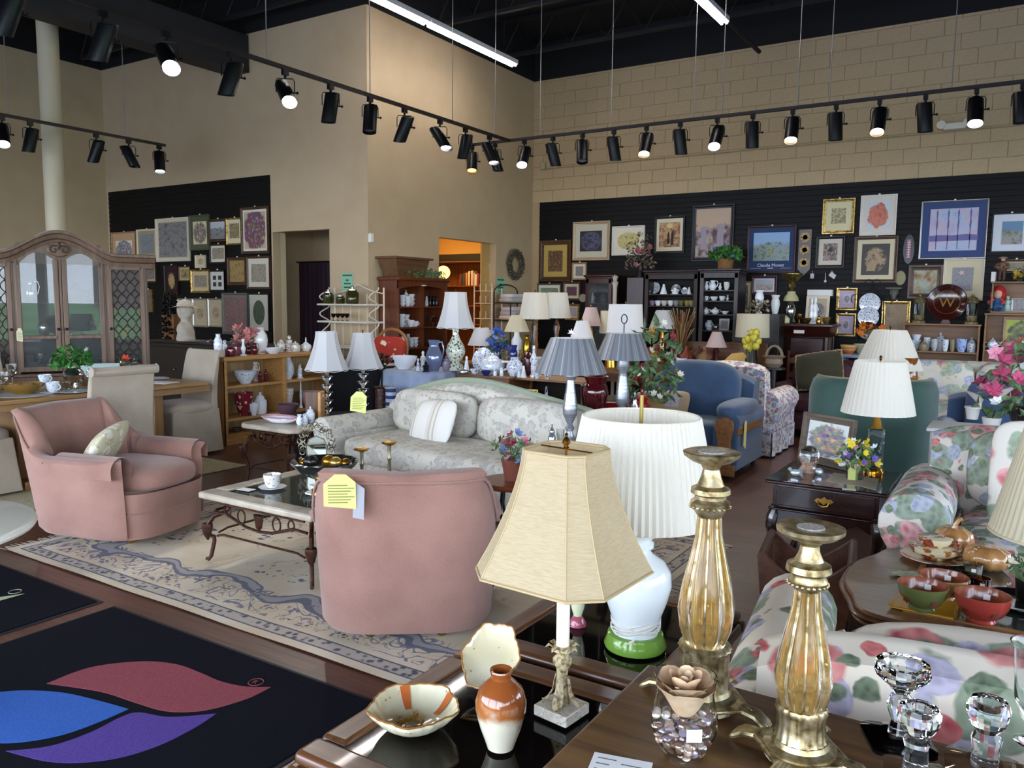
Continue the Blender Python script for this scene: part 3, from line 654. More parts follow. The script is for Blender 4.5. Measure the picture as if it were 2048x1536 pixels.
p=wp(1801,556);o=MB().lathe([(.001,0),(.062,0),(.066,.01),(.05,.016),(.001,.012)],24,sy=1.5).xf(rx3(PI/2)).build('oval_plaque',pm('plaque','8d8660',.5),None,p);tag(o,'small plain olive oval plaque on the slat wall','plaque')
p=wp(1788,600);t=thing('wall_bracket','carved grey corbel shelf on the slat wall','wall shelf',p)
MB().lathe([(.01,0),(.035,.02),(.03,.05),(.055,.09),(.05,.13),(.075,.15)],14,sy=.8,flute=7,fl=.06,c=(0,-.04,0)).build('corbel',nz('carved_grey',[(.3,'3f3d38'),(.7,'75726a')],(60,60,60),.8),t)
MB().box(-.1,.1,-.13,0,.15,.17).build('ledge',pm('carved_ledge','69665e',.7),t,bevel=.008)
for i,(px,py,lb) in enumerate([(1625,548,'small white ornament'),(1651,552,'white spoon ornament'),(1664,548,'white knotted ornament')]):
    p=wp(px,py);m=MB().tube([p+Vector((0,0,.03)),p+Vector((0,-.02,.045)),p],.004,5)
    if i==0:m.obox(p-Vector((0,.01,.03)),(.05,.02,.07))
    elif i==1:m.tube([p,p-Vector((0,0,.06))],.006).ball(p-Vector((0,0,.075)),.02,10,6,(1,.4,1))
    else:m.obox(p-Vector((-.01,.01,.02)),(.09,.02,.06),ry3(.6)).obox(p-Vector((-.02,.02,.02)),(.03,.02,.1),ry3(-.4))
    o=m.build('hanging_ornament',pm('ornament_white','c9c9c9',.5));tag(o,lb+' hanging from a slat wall hook','ornament')
BWC=floral('blue_figured_china','dfe4ea',[(38,.33,'3d4f86','8896bb',1),(60,.25,'6a3f60','49518c',2)],.15,coat=.5)
t=thing('plate_rack','scrolled wire plate rack on the slat wall','plate rack',wp(1738,690,.06));zb=wp(1738,690,.06).z
def sc2(cx,cz,r,a0,a1,n=14,dec=.0):return[(cx+(r-dec*i)*math.cos(a0+(a1-a0)*i/n),-.005,cz+(r-dec*i)*math.sin(a0+(a1-a0)*i/n)) for i in range(n+1)]
hz=lambda py:wp(1738,py,.06).z-zb
m=MB().tube([(-.16,0,0),(-.17,0,hz(640)),(-.15,0,hz(600)),(0,0,hz(572)),(.15,0,hz(600)),(.17,0,hz(640)),(.16,0,0)],.007,6)
for s in(-1,1):
    m.tube([(s*(.2+.07*math.cos(a)),0,hz(598)+.07*math.sin(a)) for a in[PI*1.0-i*.5 for i in range(9)]],.006,6)
    m.tube([(s*(.05+.05*math.cos(a)),0,hz(566)+.05*math.sin(a)) for a in[PI*1.2-i*.5 for i in range(9)]],.006,6)
for k in(620,647,676):m.tube([(-.16,0,hz(k)),(0,-.05,hz(k)-.01),(.16,0,hz(k))],.006,6)
m.build('wire_frame',BLACKM,t)
PLATE=[(.001,0),(.5,0),(.55,.02),(.72,.05),(1,.12),(1,.14),(.7,.075),(.5,.03),(.001,.03)]
for i,(px,py,r,mm,lb) in enumerate([(1740,606,20,BWC,'blue figured plate at the top of the wire plate rack'),(1737,633,20,BWC,'blue figured plate in the middle of the wire plate rack'),(1736,661,18,pm('plate_red','5c2a24',.25,coat=.3),'dark red plate at the foot of the wire plate rack')]):
    p=wp(px,py,.13);rr=r*mpp(p)
    o=MB().lathe([(a*rr,z*rr) for a,z in PLATE],28).xf(rx3(PI/2+.1)).build('china_plate',mm,None,p);tag(o,lb,'plate')
c=onX(1030,529,XB+.04);t=thing('dried_wreath','round wreath of dried grey-brown leaves on the beige wall','wreath',c)
R0=.5*(ZT(c,497)-ZT(c,561))
LEAFB=nz('dried_leaf',[(.3,'3d382e'),(.7,'8a8068')],(30,30,30),.9)
def leafcloud(m,pts,size,n_,rng,flat=None):
    for _ in range(n_):
        p=Vector(pts(rng));a=Vector((rng.uniform(-1,1),rng.uniform(-1,1),rng.uniform(-1,1))).normalized();b=a.orthogonal().normalized()
        b=(Matrix.Rotation(rng.uniform(0,6.28),3,a)@b);s=size*rng.uniform(.6,1.3);c2=a.cross(b)*s*.12
        m.add([p-a*s*.5,p+b*s*.22+c2,p+a*s*.5,p-b*s*.22+c2],[(0,1,2,3)])
    return m
def ringpt(r):
    a=r.uniform(0,2*PI);q=r.uniform(0,2*PI);k=R0*.74+R0*.24*math.cos(q)*math.sqrt(r.random());return(R0*.2*abs(math.sin(q)),k*math.cos(a),k*math.sin(a))
leafcloud(MB(),ringpt,.055,900,rnd).build('leaves',LEAFB,t,sm=0,kind='stuff')
MB().tube([(.02,R0*.74*math.cos(a),R0*.74*math.sin(a)) for a in[i*PI/16 for i in range(32)]],R0*.15,8,True).build('ring_core',pm('wreath_core','3a332a',.9),t)
SG=pm('notice_green','8fc4a4',.7);SI=pm('notice_ink','2f5a48',.7)
def notice(p,ax,w,h,label):
    t=thing('paper_notice',label,'sign',p);
    M=Matrix.Identity(3) if ax=='y' else rz3(PI/2)
    MB().box(-w/2,w/2,-.003,0,0,h).xf(M).build('sheet',SG,t,sm=0)
    m=MB()
    for k,(a,b) in enumerate([(.42,.86),(.14,.58),(.3,.38),(.3,.16)]):m.box(-a*w,a*w,-.0045,-.003,b*h-.045*h,b*h+.045*h)
    m.xf(M).build('printed_lines',SI,t,sm=0)
p=onY(695,580,YA-.004);p1=onY(695,546,YA-.004);notice(p,'y',30*mpp(p),p1.z-p.z,'pale green paper notice on the wall above the white rack')
p=onX(1001,588,XB+.004);notice(p,'x',.24,onX(1001,555,XB+.004).z-p.z,'pale green paper notice beside the lit doorway')
# -- FURNITURE BUILDERS
def LP(P,prof):
    s=mpp(P);return[(max(hw*s,1e-5),ZT(P,py)-P[2]) for hw,py in prof]
def sgp(x,q):return math.copysign(abs(x)**q,x)
def plan(th,a,b,e=3.8):
    return(-a*sgp(math.cos(th),2/e),b*sgp(math.sin(th),2/e))
def tub_chair(label,loc,rz,cloth,group=None):
    """barrel swivel chair facing +x"""
    t=thing('armchair',label,'armchair',loc,rz,group)
    a,b=.43,.40;T0=math.radians(133);hb,ha=.83,.565
    def hgt(th):
        q=abs(th)/T0;k=min(1,max(0,(q-.30)/.34));k=k*k*(3-2*k);return hb+(ha-hb)*k-.0*q
    def lean(th):return.16*max(0,math.cos(th*.62))
    SEC=[(.03,.055),(.0,.09),(0,.30),(0,.45),(0,'h-.14'),(.004,'h-.06'),(.025,'h-.015'),(.06,'h'),(.10,'h-.015'),(.13,'h-.06'),(.14,'h-.14'),(.14,.44),(.13,.36)]
    n=72;vs=[];k=len(SEC)
    for i in range(n+1):
        th=-T0+2*T0*i/n;h=hgt(th);x,y=plan(th,a,b);d=Vector((x,y,0)).normalized()
        chan=1-abs(math.sin(th*4.4))**.5 if abs(th)<T0*.55 else 1
        for(off,z) in SEC:
            zz=eval(z,{'h':h}) if isinstance(z,str) else min(z,h-.15)
            o=off-(.05*chan if off>.02 and zz>.42 else 0)
            f=max(0,(zz-.1)/.75)
            vs.append((x-d.x*o-lean(th)*f,y-d.y*o*1.0+sgp(y,1)*.07*f,zz))
    fs=[(i*k+j,(i+1)*k+j,(i+1)*k+j+1,i*k+j+1) for i in range(n) for j in range(k-1)]
    fs+=[tuple(range(k)),tuple(reversed(range(n*k,n*k+k)))]
    MB().add(vs,fs).build('back_and_arms',cloth,t,sm=50)
    def body(u,v):
        th=math.radians(100)+(math.radians(160))*u;x,y=plan(th,.43,.375,3.4)
        z=.055+.285*v;q=.97+.03*v;return(x*q+.02,y*q,z)
    MB().surf(body,28,6).build('front_panel',cloth,t,sm=60)
    MB().lathe([(.001,.34),(.36,.34),(.37,.30),(.36,.055),(.001,.055)],28,square=3).build('seat_base',cloth,t)
    MB().surf(lambda u,v:(lambda p:(p[0]*1.0+.021+.004*math.sin(v*PI),p[1]*1.0,.21+.012*v))(plan(math.radians(101)+math.radians(158)*u,.425+.006*math.sin(v*PI),.371+.006*math.sin(v*PI),3.4)),28,5).build('seam_band',cloth,t)
    MB().cushion((.08,0,.40),(.74,.56,.17),n=8,p=3.6).build('seat_cushion',cloth,t,sm=60)
    for s in(-1,1):
        def cap(u,v,s=s):
            a2=-.35+(PI+.7)*v;return(-.13+.46*u,s*(.345+.083*math.cos(a2)*-1*s*s),.497+.078*math.sin(a2) if 0<=a2<=PI else.497+.078*math.sin(a2)*2.0)
        MB().surf(cap,10,15).build('arm_cover',cloth,t,sm=60)
    for th in(.5,-.5,2.4,-2.4):
        x,y=plan(th,.33,.30,2.4);o=MB().lathe([(.012,.06),(.012,.12)],8,c=(x,y,0)).ball((x,y,.032),.032,12,8).build('caster',pm('caster_brass','a8905a',.25,1),t)
    pts=[]
    for i in range(n+1):
        th=-T0*.62+2*T0*.62*i/n;h=hgt(th);x,y=plan(th,a,b);zz=h-.05;f=(zz-.1)/.75;d=Vector((x,y,0)).normalized()
        pts.append((x-lean(th)*f+d.x*.004,y+sgp(y,1)*.07*f+d.y*.004,zz))
    MB().tube(pts,.006,6).build('piping',cloth,t)
    return t
def parsons(label,loc,rz,cloth,group=None):
    t=thing('dining_chair',label,'dining chair',loc,rz,group)
    w=.25
    MB().cushion((.02,0,.455),(.54,.52,.13),n=7,p=4).build('seat_cushion',cloth,t,sm=60)
    m=MB();z0,z1=.02,.44;A=[(-.25,-w),(.27,-w),(.27,w),(-.25,w)];B=[(-.27,-w-.03),(.31,-w-.03),(.31,w+.03),(-.27,w+.03)]
    m.add([(x,y,z1) for x,y in A]+[(x,y,z0) for x,y in B],[(0,1,2,3),(0,4,5,1),(1,5,6,2),(2,6,7,3),(3,7,4,0)]);m.build('skirt',cloth,t,sm=0,bevel=.012)
    prof=[(-.24,.40),(-.19,.40),(-.165,.50),(-.18,.70),(-.22,.88),(-.25,.985),(-.275,1.015),(-.32,1.01),(-.335,.975),(-.315,.945),(-.275,.95),(-.27,.90),(-.245,.72),(-.235,.55)]
    MB().prism([(x,z) for x,z in prof],-w,w,'xz').build('backrest',cloth,t,sm=45,bevel=.012)
    for s in(-1,1):
        MB().lathe([(.001,0),(.038,0),(.036,.008),(.001,.012)],16).xf(rx3(PI/2 if s<0 else-PI/2),(-.298,s*(w-.004),.982)).build('roll_end',cloth,t)
    return t
def rolled_arm(aw,h,r,y0,y1):
    """outline in x-z of a rolled arm whose roll swells outward (-x)"""
    pts=[(aw/2,.08),(aw/2,h-r*1.3)]
    for i in range(13):a=-.5+(PI+1.0)*i/12;pts.append((-r*.25+(r+.0)*math.cos(a),h-r+r*math.sin(a)))
    pts+=[(-aw/2,h-r*1.9),(-aw/2,.08)]
    return pts
def sofa(name,label,loc,rz,L,D,mat,armh=.62,aw=.2,roll=.11,seatz=.45,backz=.86,nc=2,cat='sofa',group=None,skirt=None,crest=0,backcush=True,bt=.2,cmat=None,lean=.12,cushz=None,seat_t=.16,trim=None,arms=True,nb=None):
    """seat facing -y, origin at the front middle of the floor outline"""
    t=thing(name,label,cat,loc,rz,group);hw=L/2;cmat=cmat or mat;iw=L-2*aw
    MB().box(-hw+.02,hw-.02,.03,D-.02,.08,seatz-seat_t+.02).build('seat_frame',mat,t,bevel=.02)
    if skirt:
        m=MB();n_=int(L/.03)
        def sk(path,k):
            def f(u,v):
                p=Vector(path[0]).lerp(Vector(path[1]),u);nrm=Vector((path[1][1]-path[0][1],-(path[1][0]-path[0][0]),0)).normalized()
                q=p+nrm*(.012+.014*math.sin(u*k*PI)*(1-v));return(q.x,q.y,.02+(seatz-seat_t-.06)*v)
            return f
        for pa in([(-hw,.02,0),(hw,.02,0)],[(hw,.02,0),(hw,D,0)],[(hw,D,0),(-hw,D,0)],[(-hw,D,0),(-hw,.02,0)]):
            ln=(Vector(pa[1])-Vector(pa[0])).length;k=max(4,int(ln/skirt));MB().surf(sk(pa,k),k*5,4).build('skirt',mat,t,sm=60)
    else:
        for x in(-hw+.08,hw-.08):
            for y in(.09,D-.09):MB().lathe([(.02,0),(.03,.09)],10,c=(x,y,0)).build('foot',pm('foot_dark','2a1a10',.4),t)
    def bk(u,v):
        x=-hw+aw*.35+(L-aw*.7)*u;top=backz+crest*(math.sin(PI*u**.78)**2.2 if crest else 0)-.02*(abs(2*u-1)**6)*3
        sec=[(0,seatz-.1),(0,.0),(bt*.12,top*1.0),(bt*.5,top+.035),(bt*.9,top),(bt,seatz),(bt,.12)]
        i=v*6;k=min(5,int(i));f=i-k;a,b=sec[k],sec[k+1]
        if k==0:a,b=(0,seatz-.1),(0,(seatz+top)/2)
        if k==1:a,b=(0,(seatz+top)/2),(bt*.1,top-.02)
        if k==2:a,b=(bt*.1,top-.02),(bt*.5,top+.02)
        if k==3:a,b=(bt*.5,top+.02),(bt*.9,top-.02)
        if k==4:a,b=(bt*.9,top-.02),(bt,seatz)
        yy=a[0]+(b[0]-a[0])*f;zz=a[1]+(b[1]-a[1])*f
        return(x,D-bt+yy+lean*max(0,zz-seatz),zz)
    m=MB().surf(bk,33,25)
    e=25;m.f+=[tuple(range(e)),tuple(reversed(range(32*e,33*e)))]
    m.build('backrest',mat,t,sm=55)
    if trim:
        pts=[(-hw+aw*.35+(L-aw*.7)*i/40,D-bt*.5+lean*(backz-seatz)+.01,backz+.03+crest*math.sin(PI*(i/40)**.78)**2.2-.06*(abs(2*i/40-1)**6)) for i in range(41)]
        MB().tube(pts,.024,8).build('crest_trim',trim,t)
    if arms:
        for s in(-1,1):
            pr=rolled_arm(aw,armh,roll,0,D);pr=[(s*(hw-aw/2)+(-s if s>0 else 1)*0+(x if s<0 else-x),z) for x,z in pr]
            MB().prism(pr,.0,D-bt*.35,'xz').build('arm',mat,t,sm=50,bevel=.018,seg=3)
    for i in range(nc):
        w=iw/nc;x=-iw/2+w*(i+.5)
        MB().cushion((x,(D-bt)/2-.01,seatz-seat_t/2+.02),(w-.008,D-bt+.02,seat_t+.04),n=7,p=5).build('seat_cushion',cmat,t,sm=60)
    if backcush:
        nb_=nb or nc
        for i in range(nb_):
            w=iw/nb_;x=-iw/2+w*(i+.5);hz=(cushz or backz)-seatz+.02
            MB().cushion((x,D-bt-.07+lean*.2,seatz+hz/2),(w-.008,hz,.2),rx3(PI/2-lean*1.3),n=7,p=4,pinch=.25).build('back_cushion',cmat,t,sm=60)
    return t
def pillow(label,loc,size,M,mat,fringe=None):
    t=thing('throw_pillow',label,'pillow',loc)
    MB().cushion((0,0,0),size,M,n=8,p=5,pinch=.9).build('cover',mat,t,sm=60)
    if fringe:
        hx,hy=size[0]/2*.96,size[1]/2*.96;pts=[Vector(p) for p in((-hx,-hy,0),(hx,-hy,0),(hx,hy,0),(-hx,hy,0))];ring=[]
        for i in range(4):
            for k in range(12):ring.append(M@pts[i].lerp(pts[(i+1)%4],k/12)+Vector((0,0,.006*(k%2))))
        MB().tube(ring,.013,5,True).build('fringe',fringe,t)
    return t
def paper_tag(label,loc,rz,w,h,col='d9dc84',lean=0):
    t=thing('paper_tag',label,'tag',loc,rz)
    M=rx3(lean)
    MB().prism([(-w/2,0),(w/2,-.1*h),(w/2,.75*h),(w*.2,h),(-w*.15,h),(-w/2,.7*h)],-.002,0,'xz').xf(M).build('sheet',pm('tag_'+col,col,.8),t,sm=0)
    m=MB()
    for i in range(7):m.box(-w*.36,w*(.25+.1*(i%3)),-.0035,-.002,h*(.1+.09*i),h*(.13+.09*i))
    m.xf(M).build('written_lines',pm('tag_ink','8a8a48',.8),t,sm=0)
    return t
# -- LEFT AND CENTRE
PINK=fabric('pink_upholstery','8b6456','a37a6b')
RUGB='d3c6b0'
def rug_mat():
    m,nt,n,l,b=newmat('oriental_rug')
    v=coords(n,l,1);sp=n.new('ShaderNodeSeparateXYZ');l.new(v,sp.inputs[0])
    def mth(op,a,c=None,d=None):
        q=n.new('ShaderNodeMath');q.operation=op
        for i,x in enumerate((a,c,d)):
            if x is None:continue
            if isinstance(x,(int,float)):q.inputs[i].default_value=x
            else:l.new(x,q.inputs[i])
        return q.outputs[0]
    dx=mth('SUBTRACT',1.8,mth('ABSOLUTE',sp.outputs[0]));dy=mth('SUBTRACT',1.3,mth('ABSOLUTE',sp.outputs[1]))
    ed=mth('MINIMUM',dx,dy)
    nb=n.new('ShaderNodeTexNoise');nb.inputs['Scale'].default_value=2.2;l.new(v,nb.inputs['Vector'])
    wav=mth('MULTIPLY_ADD',nb.outputs['Fac'],.55,mth('SUBTRACT',ed,.27))
    base=n.new('ShaderNodeTexNoise');base.inputs['Scale'].default_value=3;l.new(v,base.inputs['Vector'])
    rb=ramp(n,[(.35,'cbb89a'),(.65,'d8cab2')]);l.new(base.outputs['Fac'],rb.inputs[0]);cur=rb.outputs[0]
    def layer(mask,col):
        nonlocal cur
        mx=n.new('ShaderNodeMixRGB');l.new(mask,mx.inputs[0]);l.new(cur,mx.inputs[1])
        if isinstance(col,str):mx.inputs[2].default_value=(*lin(col),1)
        else:l.new(col,mx.inputs[2])
        cur=mx.outputs[0]
    def band(x,a,c):return mth('MULTIPLY',mth('GREATER_THAN',x,a),mth('LESS_THAN',x,c))
    ck=n.new('ShaderNodeTexVoronoi');ck.inputs['Scale'].default_value=24;l.new(v,ck.inputs['Vector'])
    rk=ramp(n,[(.25,'545660'),(.45,'b5a89a')]);l.new(ck.outputs['Distance'],rk.inputs[0])
    layer(band(ed,.06,.125),rk.outputs[0]);layer(band(ed,.052,.062),'5b5d68');layer(band(ed,.125,.135),'5b5d68')
    def vines(sc,seed,lo,hi,col,wd,det=1.5):
        of=n.new('ShaderNodeVectorMath');of.operation='ADD';of.inputs[1].default_value=(seed,seed*.7,0);l.new(v,of.inputs[0])
        t=n.new('ShaderNodeTexNoise');t.inputs['Scale'].default_value=sc;t.inputs['Detail'].default_value=det;t.inputs['Distortion'].default_value=1.2;l.new(of.outputs[0],t.inputs['Vector'])
        msk=mth('LESS_THAN',mth('ABSOLUTE',mth('SUBTRACT',t.outputs['Fac'],.5)),wd)
        layer(mth('MULTIPLY',msk,band(ed,lo,hi)),col)
    vines(6,3.3,.17,.42,'7d7a86',.022);vines(9,8.1,.17,.42,'a58d86',.014)
    vines(3.0,5.7,.62,3,'b09a90',.006);
    layer(band(wav,.345,.375),'6d7079');layer(band(wav,.375,.41),'a39a98');layer(band(wav,.41,.425),'6d7079')
    def blooms(sc,th,seed,lo,hi,ca,cb,var):
        of=n.new('ShaderNodeVectorMath');of.operation='ADD';of.inputs[1].default_value=(seed,seed*.7,0);l.new(v,of.inputs[0])
        vo=n.new('ShaderNodeTexVoronoi');vo.inputs['Scale'].default_value=sc;l.new(of.outputs[0],vo.inputs['Vector'])
        ft=n.new('ShaderNodeTexVoronoi');ft.inputs['Scale'].default_value=sc*8;l.new(of.outputs[0],ft.inputs['Vector'])
        msk=mth('MULTIPLY',mth('LESS_THAN',vo.outputs['Distance'],th),mth('LESS_THAN',ft.outputs['Distance'],.38))
        rr=ramp(n,[(0,ca),(1,cb)],'CONSTANT');rr.color_ramp.elements[1].position=.5;l.new(ft.outputs['Color'],rr.inputs[0])
        layer(mth('MULTIPLY',msk,band(ed,lo,hi)),rr.outputs[0])
    blooms(4.2,.33,1.9,.19,.40,'595c68','8f7f86',0);blooms(2.6,.30,6.4,.56,1.25,'5b6076','95868a',0);blooms(3.4,.2,12.2,.56,1.25,'3f4358','a08e8c',0)
    l.new(cur,b.inputs['Base Color']);b.inputs['Roughness'].default_value=.95
    f=n.new('ShaderNodeTexNoise');f.inputs['Scale'].default_value=300;l.new(v,f.inputs['Vector']);bump(n,l,b,f.outputs['Fac'],.3,.003)
    return m
RX0,RX1,RY0,RY1=-5.12,-1.52,2.37,4.97
t=thing('area_rug','cream oriental rug with blue-grey scroll border under the pink chairs','rug',((RX0+RX1)/2,(RY0+RY1)/2,0))
def rugf(u,v):x=(u-.5)*3.6;y=(v-.5)*2.6;return(x,y,.009+.002*math.sin(x*7+y*3))
m=MB().surf(rugf,60,44);m.build('pile',rug_mat(),t)
for s in(-1,1):
    m=MB()
    for i in range(150):
        y=-1.3+2.6*i/149;L=.07+.025*rnd.random();dy=rnd.uniform(-.015,.015);m.add([(s*1.8,y-.006,.008),(s*1.8,y+.006,.008),(s*(1.8+L),y+dy+.004,.004),(s*(1.8+L),y+dy-.004,.004)],[(0,1,2,3)])
    m.build('fringe',pm('rug_fringe','cabca4',.95),t,sm=0,kind='stuff')
RUG2=floral('beige_leaf_rug','a59a78',[(9,.28,'b9b092','8c8466',1),(14,.22,'8d8a6c','c4bc9e',2)],.95)
o=MB().box(-8.6,-5.95,2.1,4.85,.001,.012).build('dining_rug',RUG2,sm=0,bevel=.004);tag(o,'olive beige leaf patterned rug under the dining chairs','rug')
MATB=nz('navy_black_mat',[(.3,'0a0b13'),(.7,'11121b')],(200,200,200),.95,bmp=.3,bd=.002)
MATB.node_tree.nodes['Principled BSDF'].inputs['Specular IOR Level'].default_value=.1
def emat(x0,x1,y0,y1,label):
    t=thing('entrance_mat',label,'mat',(0,0,0))
    MB().box(x0,x1,y0,y1,.001,.009).build('carpet',MATB,t,sm=0)
    MB().box(x0-.02,x1+.02,y0-.02,y1+.02,.0005,.004).build('rubber_edge',pm('mat_rubber','1b1c20',.7),t,sm=0)
    return t
t=emat(-3.72,-1.99,.6,2.2,'navy floor mat with red, blue and purple leaf emblem')
def leafpoly(px_pts):return[(lambda q:(q.x,q.y))(G(a,b,.01)) for a,b in px_pts]
def bez(pts,n_=10):
    out=[];k=len(pts)
    for i in range(k):
        p0,p1,p2,p3=[Vector(pts[(i+j-1)%k]) for j in range(4)]
        for s in range(n_):
            u=s/n_;out.append(tuple(.5*((2*p1)+(-p0+p2)*u+(2*p0-5*p1+4*p2-p3)*u*u+(-p0+3*p1-3*p2+p3)*u**3)))
    return out
def openspl(pts,n_=8):
    out=[];k=len(pts)
    for i in range(k-1):
        p0,p1,p2,p3=Vector(pts[max(0,i-1)]),Vector(pts[i]),Vector(pts[i+1]),Vector(pts[min(k-1,i+2)])
        for s in range(n_):
            u=s/n_;out.append(tuple(.5*((2*p1)+(-p0+p2)*u+(2*p0-5*p1+4*p2-p3)*u*u+(-p0+3*p1-3*p2+p3)*u**3)))
    return out+[tuple(pts[-1])]
def emblem(parent,top,bot,c1,c2,nm):
    pts=openspl(top)[:-1]+openspl(bot)[:-1];pl=leafpoly(pts)
    MB().prism(pl,.009,.0105).build('emblem_leaf',nz(nm,[(.35,c1),(.65,c2)],(220,220,220),.95),parent,sm=0)
emblem(t,[(93,1367),(180,1335),(280,1323),(350,1328),(400,1345),(440,1362),(490,1373),(542,1374)],[(542,1374),(500,1395),(440,1414),(390,1423),(330,1422),(270,1405),(200,1383),(93,1367)],'7a3038','93424a','emblem_red')
emblem(t,[(-60,1392),(0,1384),(60,1381),(130,1386),(200,1402),(257,1418)],[(257,1418),(200,1443),(130,1468),(60,1482),(0,1486),(-60,1480),(-100,1440),(-60,1392)],'1f4f9e','2a63b5','emblem_blue')
emblem(t,[(12,1502),(100,1492),(180,1465),(240,1435),(278,1425),(340,1434),(433,1427)],[(433,1427),(390,1455),(320,1490),(240,1515),(160,1525),(90,1522),(12,1502)],'43297a','573a91','emblem_purple')
c=G(512,1364,.01);m=MB().tube([(c.x+.03*math.cos(a),c.y+.03*math.sin(a),.0095) for a in[i*PI/8 for i in range(16)]],.0022,4,True);m.build('registered_ring',pm('mark_red','7a3a3e',.9),t)
text('R',.04,pm('mark_red','7a3a3e',.9),t,(c.x,c.y-.014,.0095),(0,0,.3))
t=emat(-6.0,-3.86,.6,2.2,'second navy floor mat with pale green leaf emblem tip')
emblem(t,[(-90,1190),(-40,1196),(0,1194),(49,1187)],[(49,1187),(10,1198),(-40,1212),(-90,1215),(-90,1190)],'a9b38a','b9c29c','emblem_green')
c=G(30,1183,.01);MB().tube([(c.x+.03*math.cos(a),c.y+.03*math.sin(a),.0095) for a in[i*PI/8 for i in range(16)]],.0022,4,True).build('registered_ring',pm('mark_green','8d9678',.9),t)
c1=tub_chair('pink channel-back armchair with pillow, facing the coffee table',(-4.90,3.00,.012),math.radians(14),PINK)
pillow('cream and tan brush-pattern pillow on the pink chair',(-4.94,2.9,.57),(.40,.36,.15),rz3(math.radians(14))@ry3(-.9)@rx3(.3),floral('brush_pillow','bdb596',[(13,.42,'8f8058','c9c2a4',3),(17,.35,'dedacb','cfc9b4',5)],.9))
c2=tub_chair('pink armchair seen from behind with a yellow tag',(-2.45,2.97,.012),math.radians(126),PINK)
t=thing('side_table','round cream topped pedestal table beside the entrance mats','table',(-3.30,1.16,0))
CRM=pm('cream_lacquer','e4e1cf',.25,coat=.3)
MB().lathe([(.001,.69),(.40,.69),(.435,.70),(.44,.71),(.435,.725),(.42,.73),(.001,.73)],48).build('table_top',CRM,t)
MB().lathe([(.22,.0),(.21,.03),(.06,.08),(.045,.3),(.06,.5),(.05,.6),(.12,.69)],24).build('pedestal',CRM,t)
# -- stone and iron coffee table + end table
STONE=nz('travertine',[(.3,'9c8f7c'),(.55,'b5a995'),(.75,'c4baa8')],(9,9,9),.35,8,coat=.2)
IRON=nz('rust_iron',[(.35,'2c1a12'),(.7,'5a3522')],(40,40,40),.5,metal=.6)
TGL=pm('table_glass','6f7d78',.03,0,.85,1.45)
def iron_table(label,x0,x1,y0,y1,z,fw):
    cx,cy=(x0+x1)/2,(y0+y1)/2;t=thing('coffee_table' if z<.5 else 'end_table',label,'table',(cx,cy,.012));w,d=(x1-x0)/2,(y1-y0)/2;z-=.012
    if fw:
        for(a,b,c,e) in((-w,w,-d,-d+fw),(-w,w,d-fw,d),(-w,-w+fw,-d+fw,d-fw),(w-fw,w,-d+fw,d-fw)):MB().box(a,b,c,e,z-.04,z).build('stone_border',STONE,t,bevel=.012)
        MB().box(-w+fw-.004,w-fw+.004,-d+fw-.004,d-fw+.004,z-.018,z-.006).build('glass_panel',TGL,t,sm=0)
    else:MB().prism([(-w,-d+.06),(-w+.06,-d),(w-.06,-d),(w,-d+.06),(w,d-.06),(w-.06,d),(-w+.06,d),(-w,d-.06)],z-.04,z).build('stone_top',STONE,t,bevel=.012)
    for sx in(-1,1):
        for sy in(-1,1):
            a=Vector((sx*(w-.06),sy*(d-.06),0));dv=Vector((sx,sy,0)).normalized()
            pts=[a+dv*o+Vector((0,0,q)) for o,q in((-.09,z-.04),(-.09,z-.10),(-.06,z-.13),(0,z-.15),(.035,z-.2),(.03,z-.26),(.0,z*.35),(.0,.12),(.02,.03),(.035,.012),(.05,.02))]
            MB().tube(pts,[.012,.012,.012,.014,.014,.013,.012,.012,.012,.012,.009],8).build('leg',IRON,t)
            MB().lathe([(.004,-.05),(.02,-.02),(.032,.03),(.03,.05),(.022,.05),(.012,-.01)],12,c=(0,0,0),flute=3,fl=.12).xf(Matrix.Identity(3),a+dv*.035+Vector((0,0,z-.24))).build('tulip_ornament',IRON,t)
    for ax,(s,e,o) in enumerate([((-w+.1),(w-.1),-d+.05),((-w+.1),(w-.1),d-.05),((-d+.1),(d-.1),-w+.05),((-d+.1),(d-.1),w-.05)]):
        P3=(lambda a,h,o=o:Vector((a,o,h))) if ax<2 else(lambda a,h,o=o:Vector((o,a,h)))
        L=e-s
        MB().tube([P3(s,z-.06),P3(e,z-.06)],.008,6).tube([P3(s-.02,z-.12),P3(s+L*.12,z-.115),P3(s+L*.35,z-.165),P3(s+L*.5,z-.175),P3(s+L*.65,z-.165),P3(e-L*.12,z-.115),P3(e+.02,z-.12)],.009,6).build('apron_rail',IRON,t)
        for f in(.14,.3,.7,.86):
            c=P3(s+L*f,z-.10-(.012 if.2<f<.8 else 0));r=.03+(.01 if.2<f<.8 else 0)
            MB().tube([c+P3(r*math.cos(a)*.8,r*math.sin(a))-P3(0,0) for a in[i*PI/8 for i in range(16)]],.005,5,True).build('ring_ornament',IRON,t)
        MB().lathe([(.006,-.06),(.025,-.04),(.04,.03),(.001,.03)],10,sy=.4).xf(rz3(0 if ax<2 else PI/2),P3(s+L*.5,z-.11)).build('leaf_ornament',IRON,t)
        MB().tube([P3(s,.16),P3(s+L*.08,.175),P3(e-L*.08,.175),P3(e,.16)],.007,6).build('stretcher',IRON,t)
    return t
iron_table('square stone bordered coffee table with glass inset and iron scroll legs',-3.95,-3.03,2.87,3.87,.43,.115)
iron_table('small stone topped end table with iron legs beside the sofa',-5.26,-4.62,4.2,4.74,.55,0)
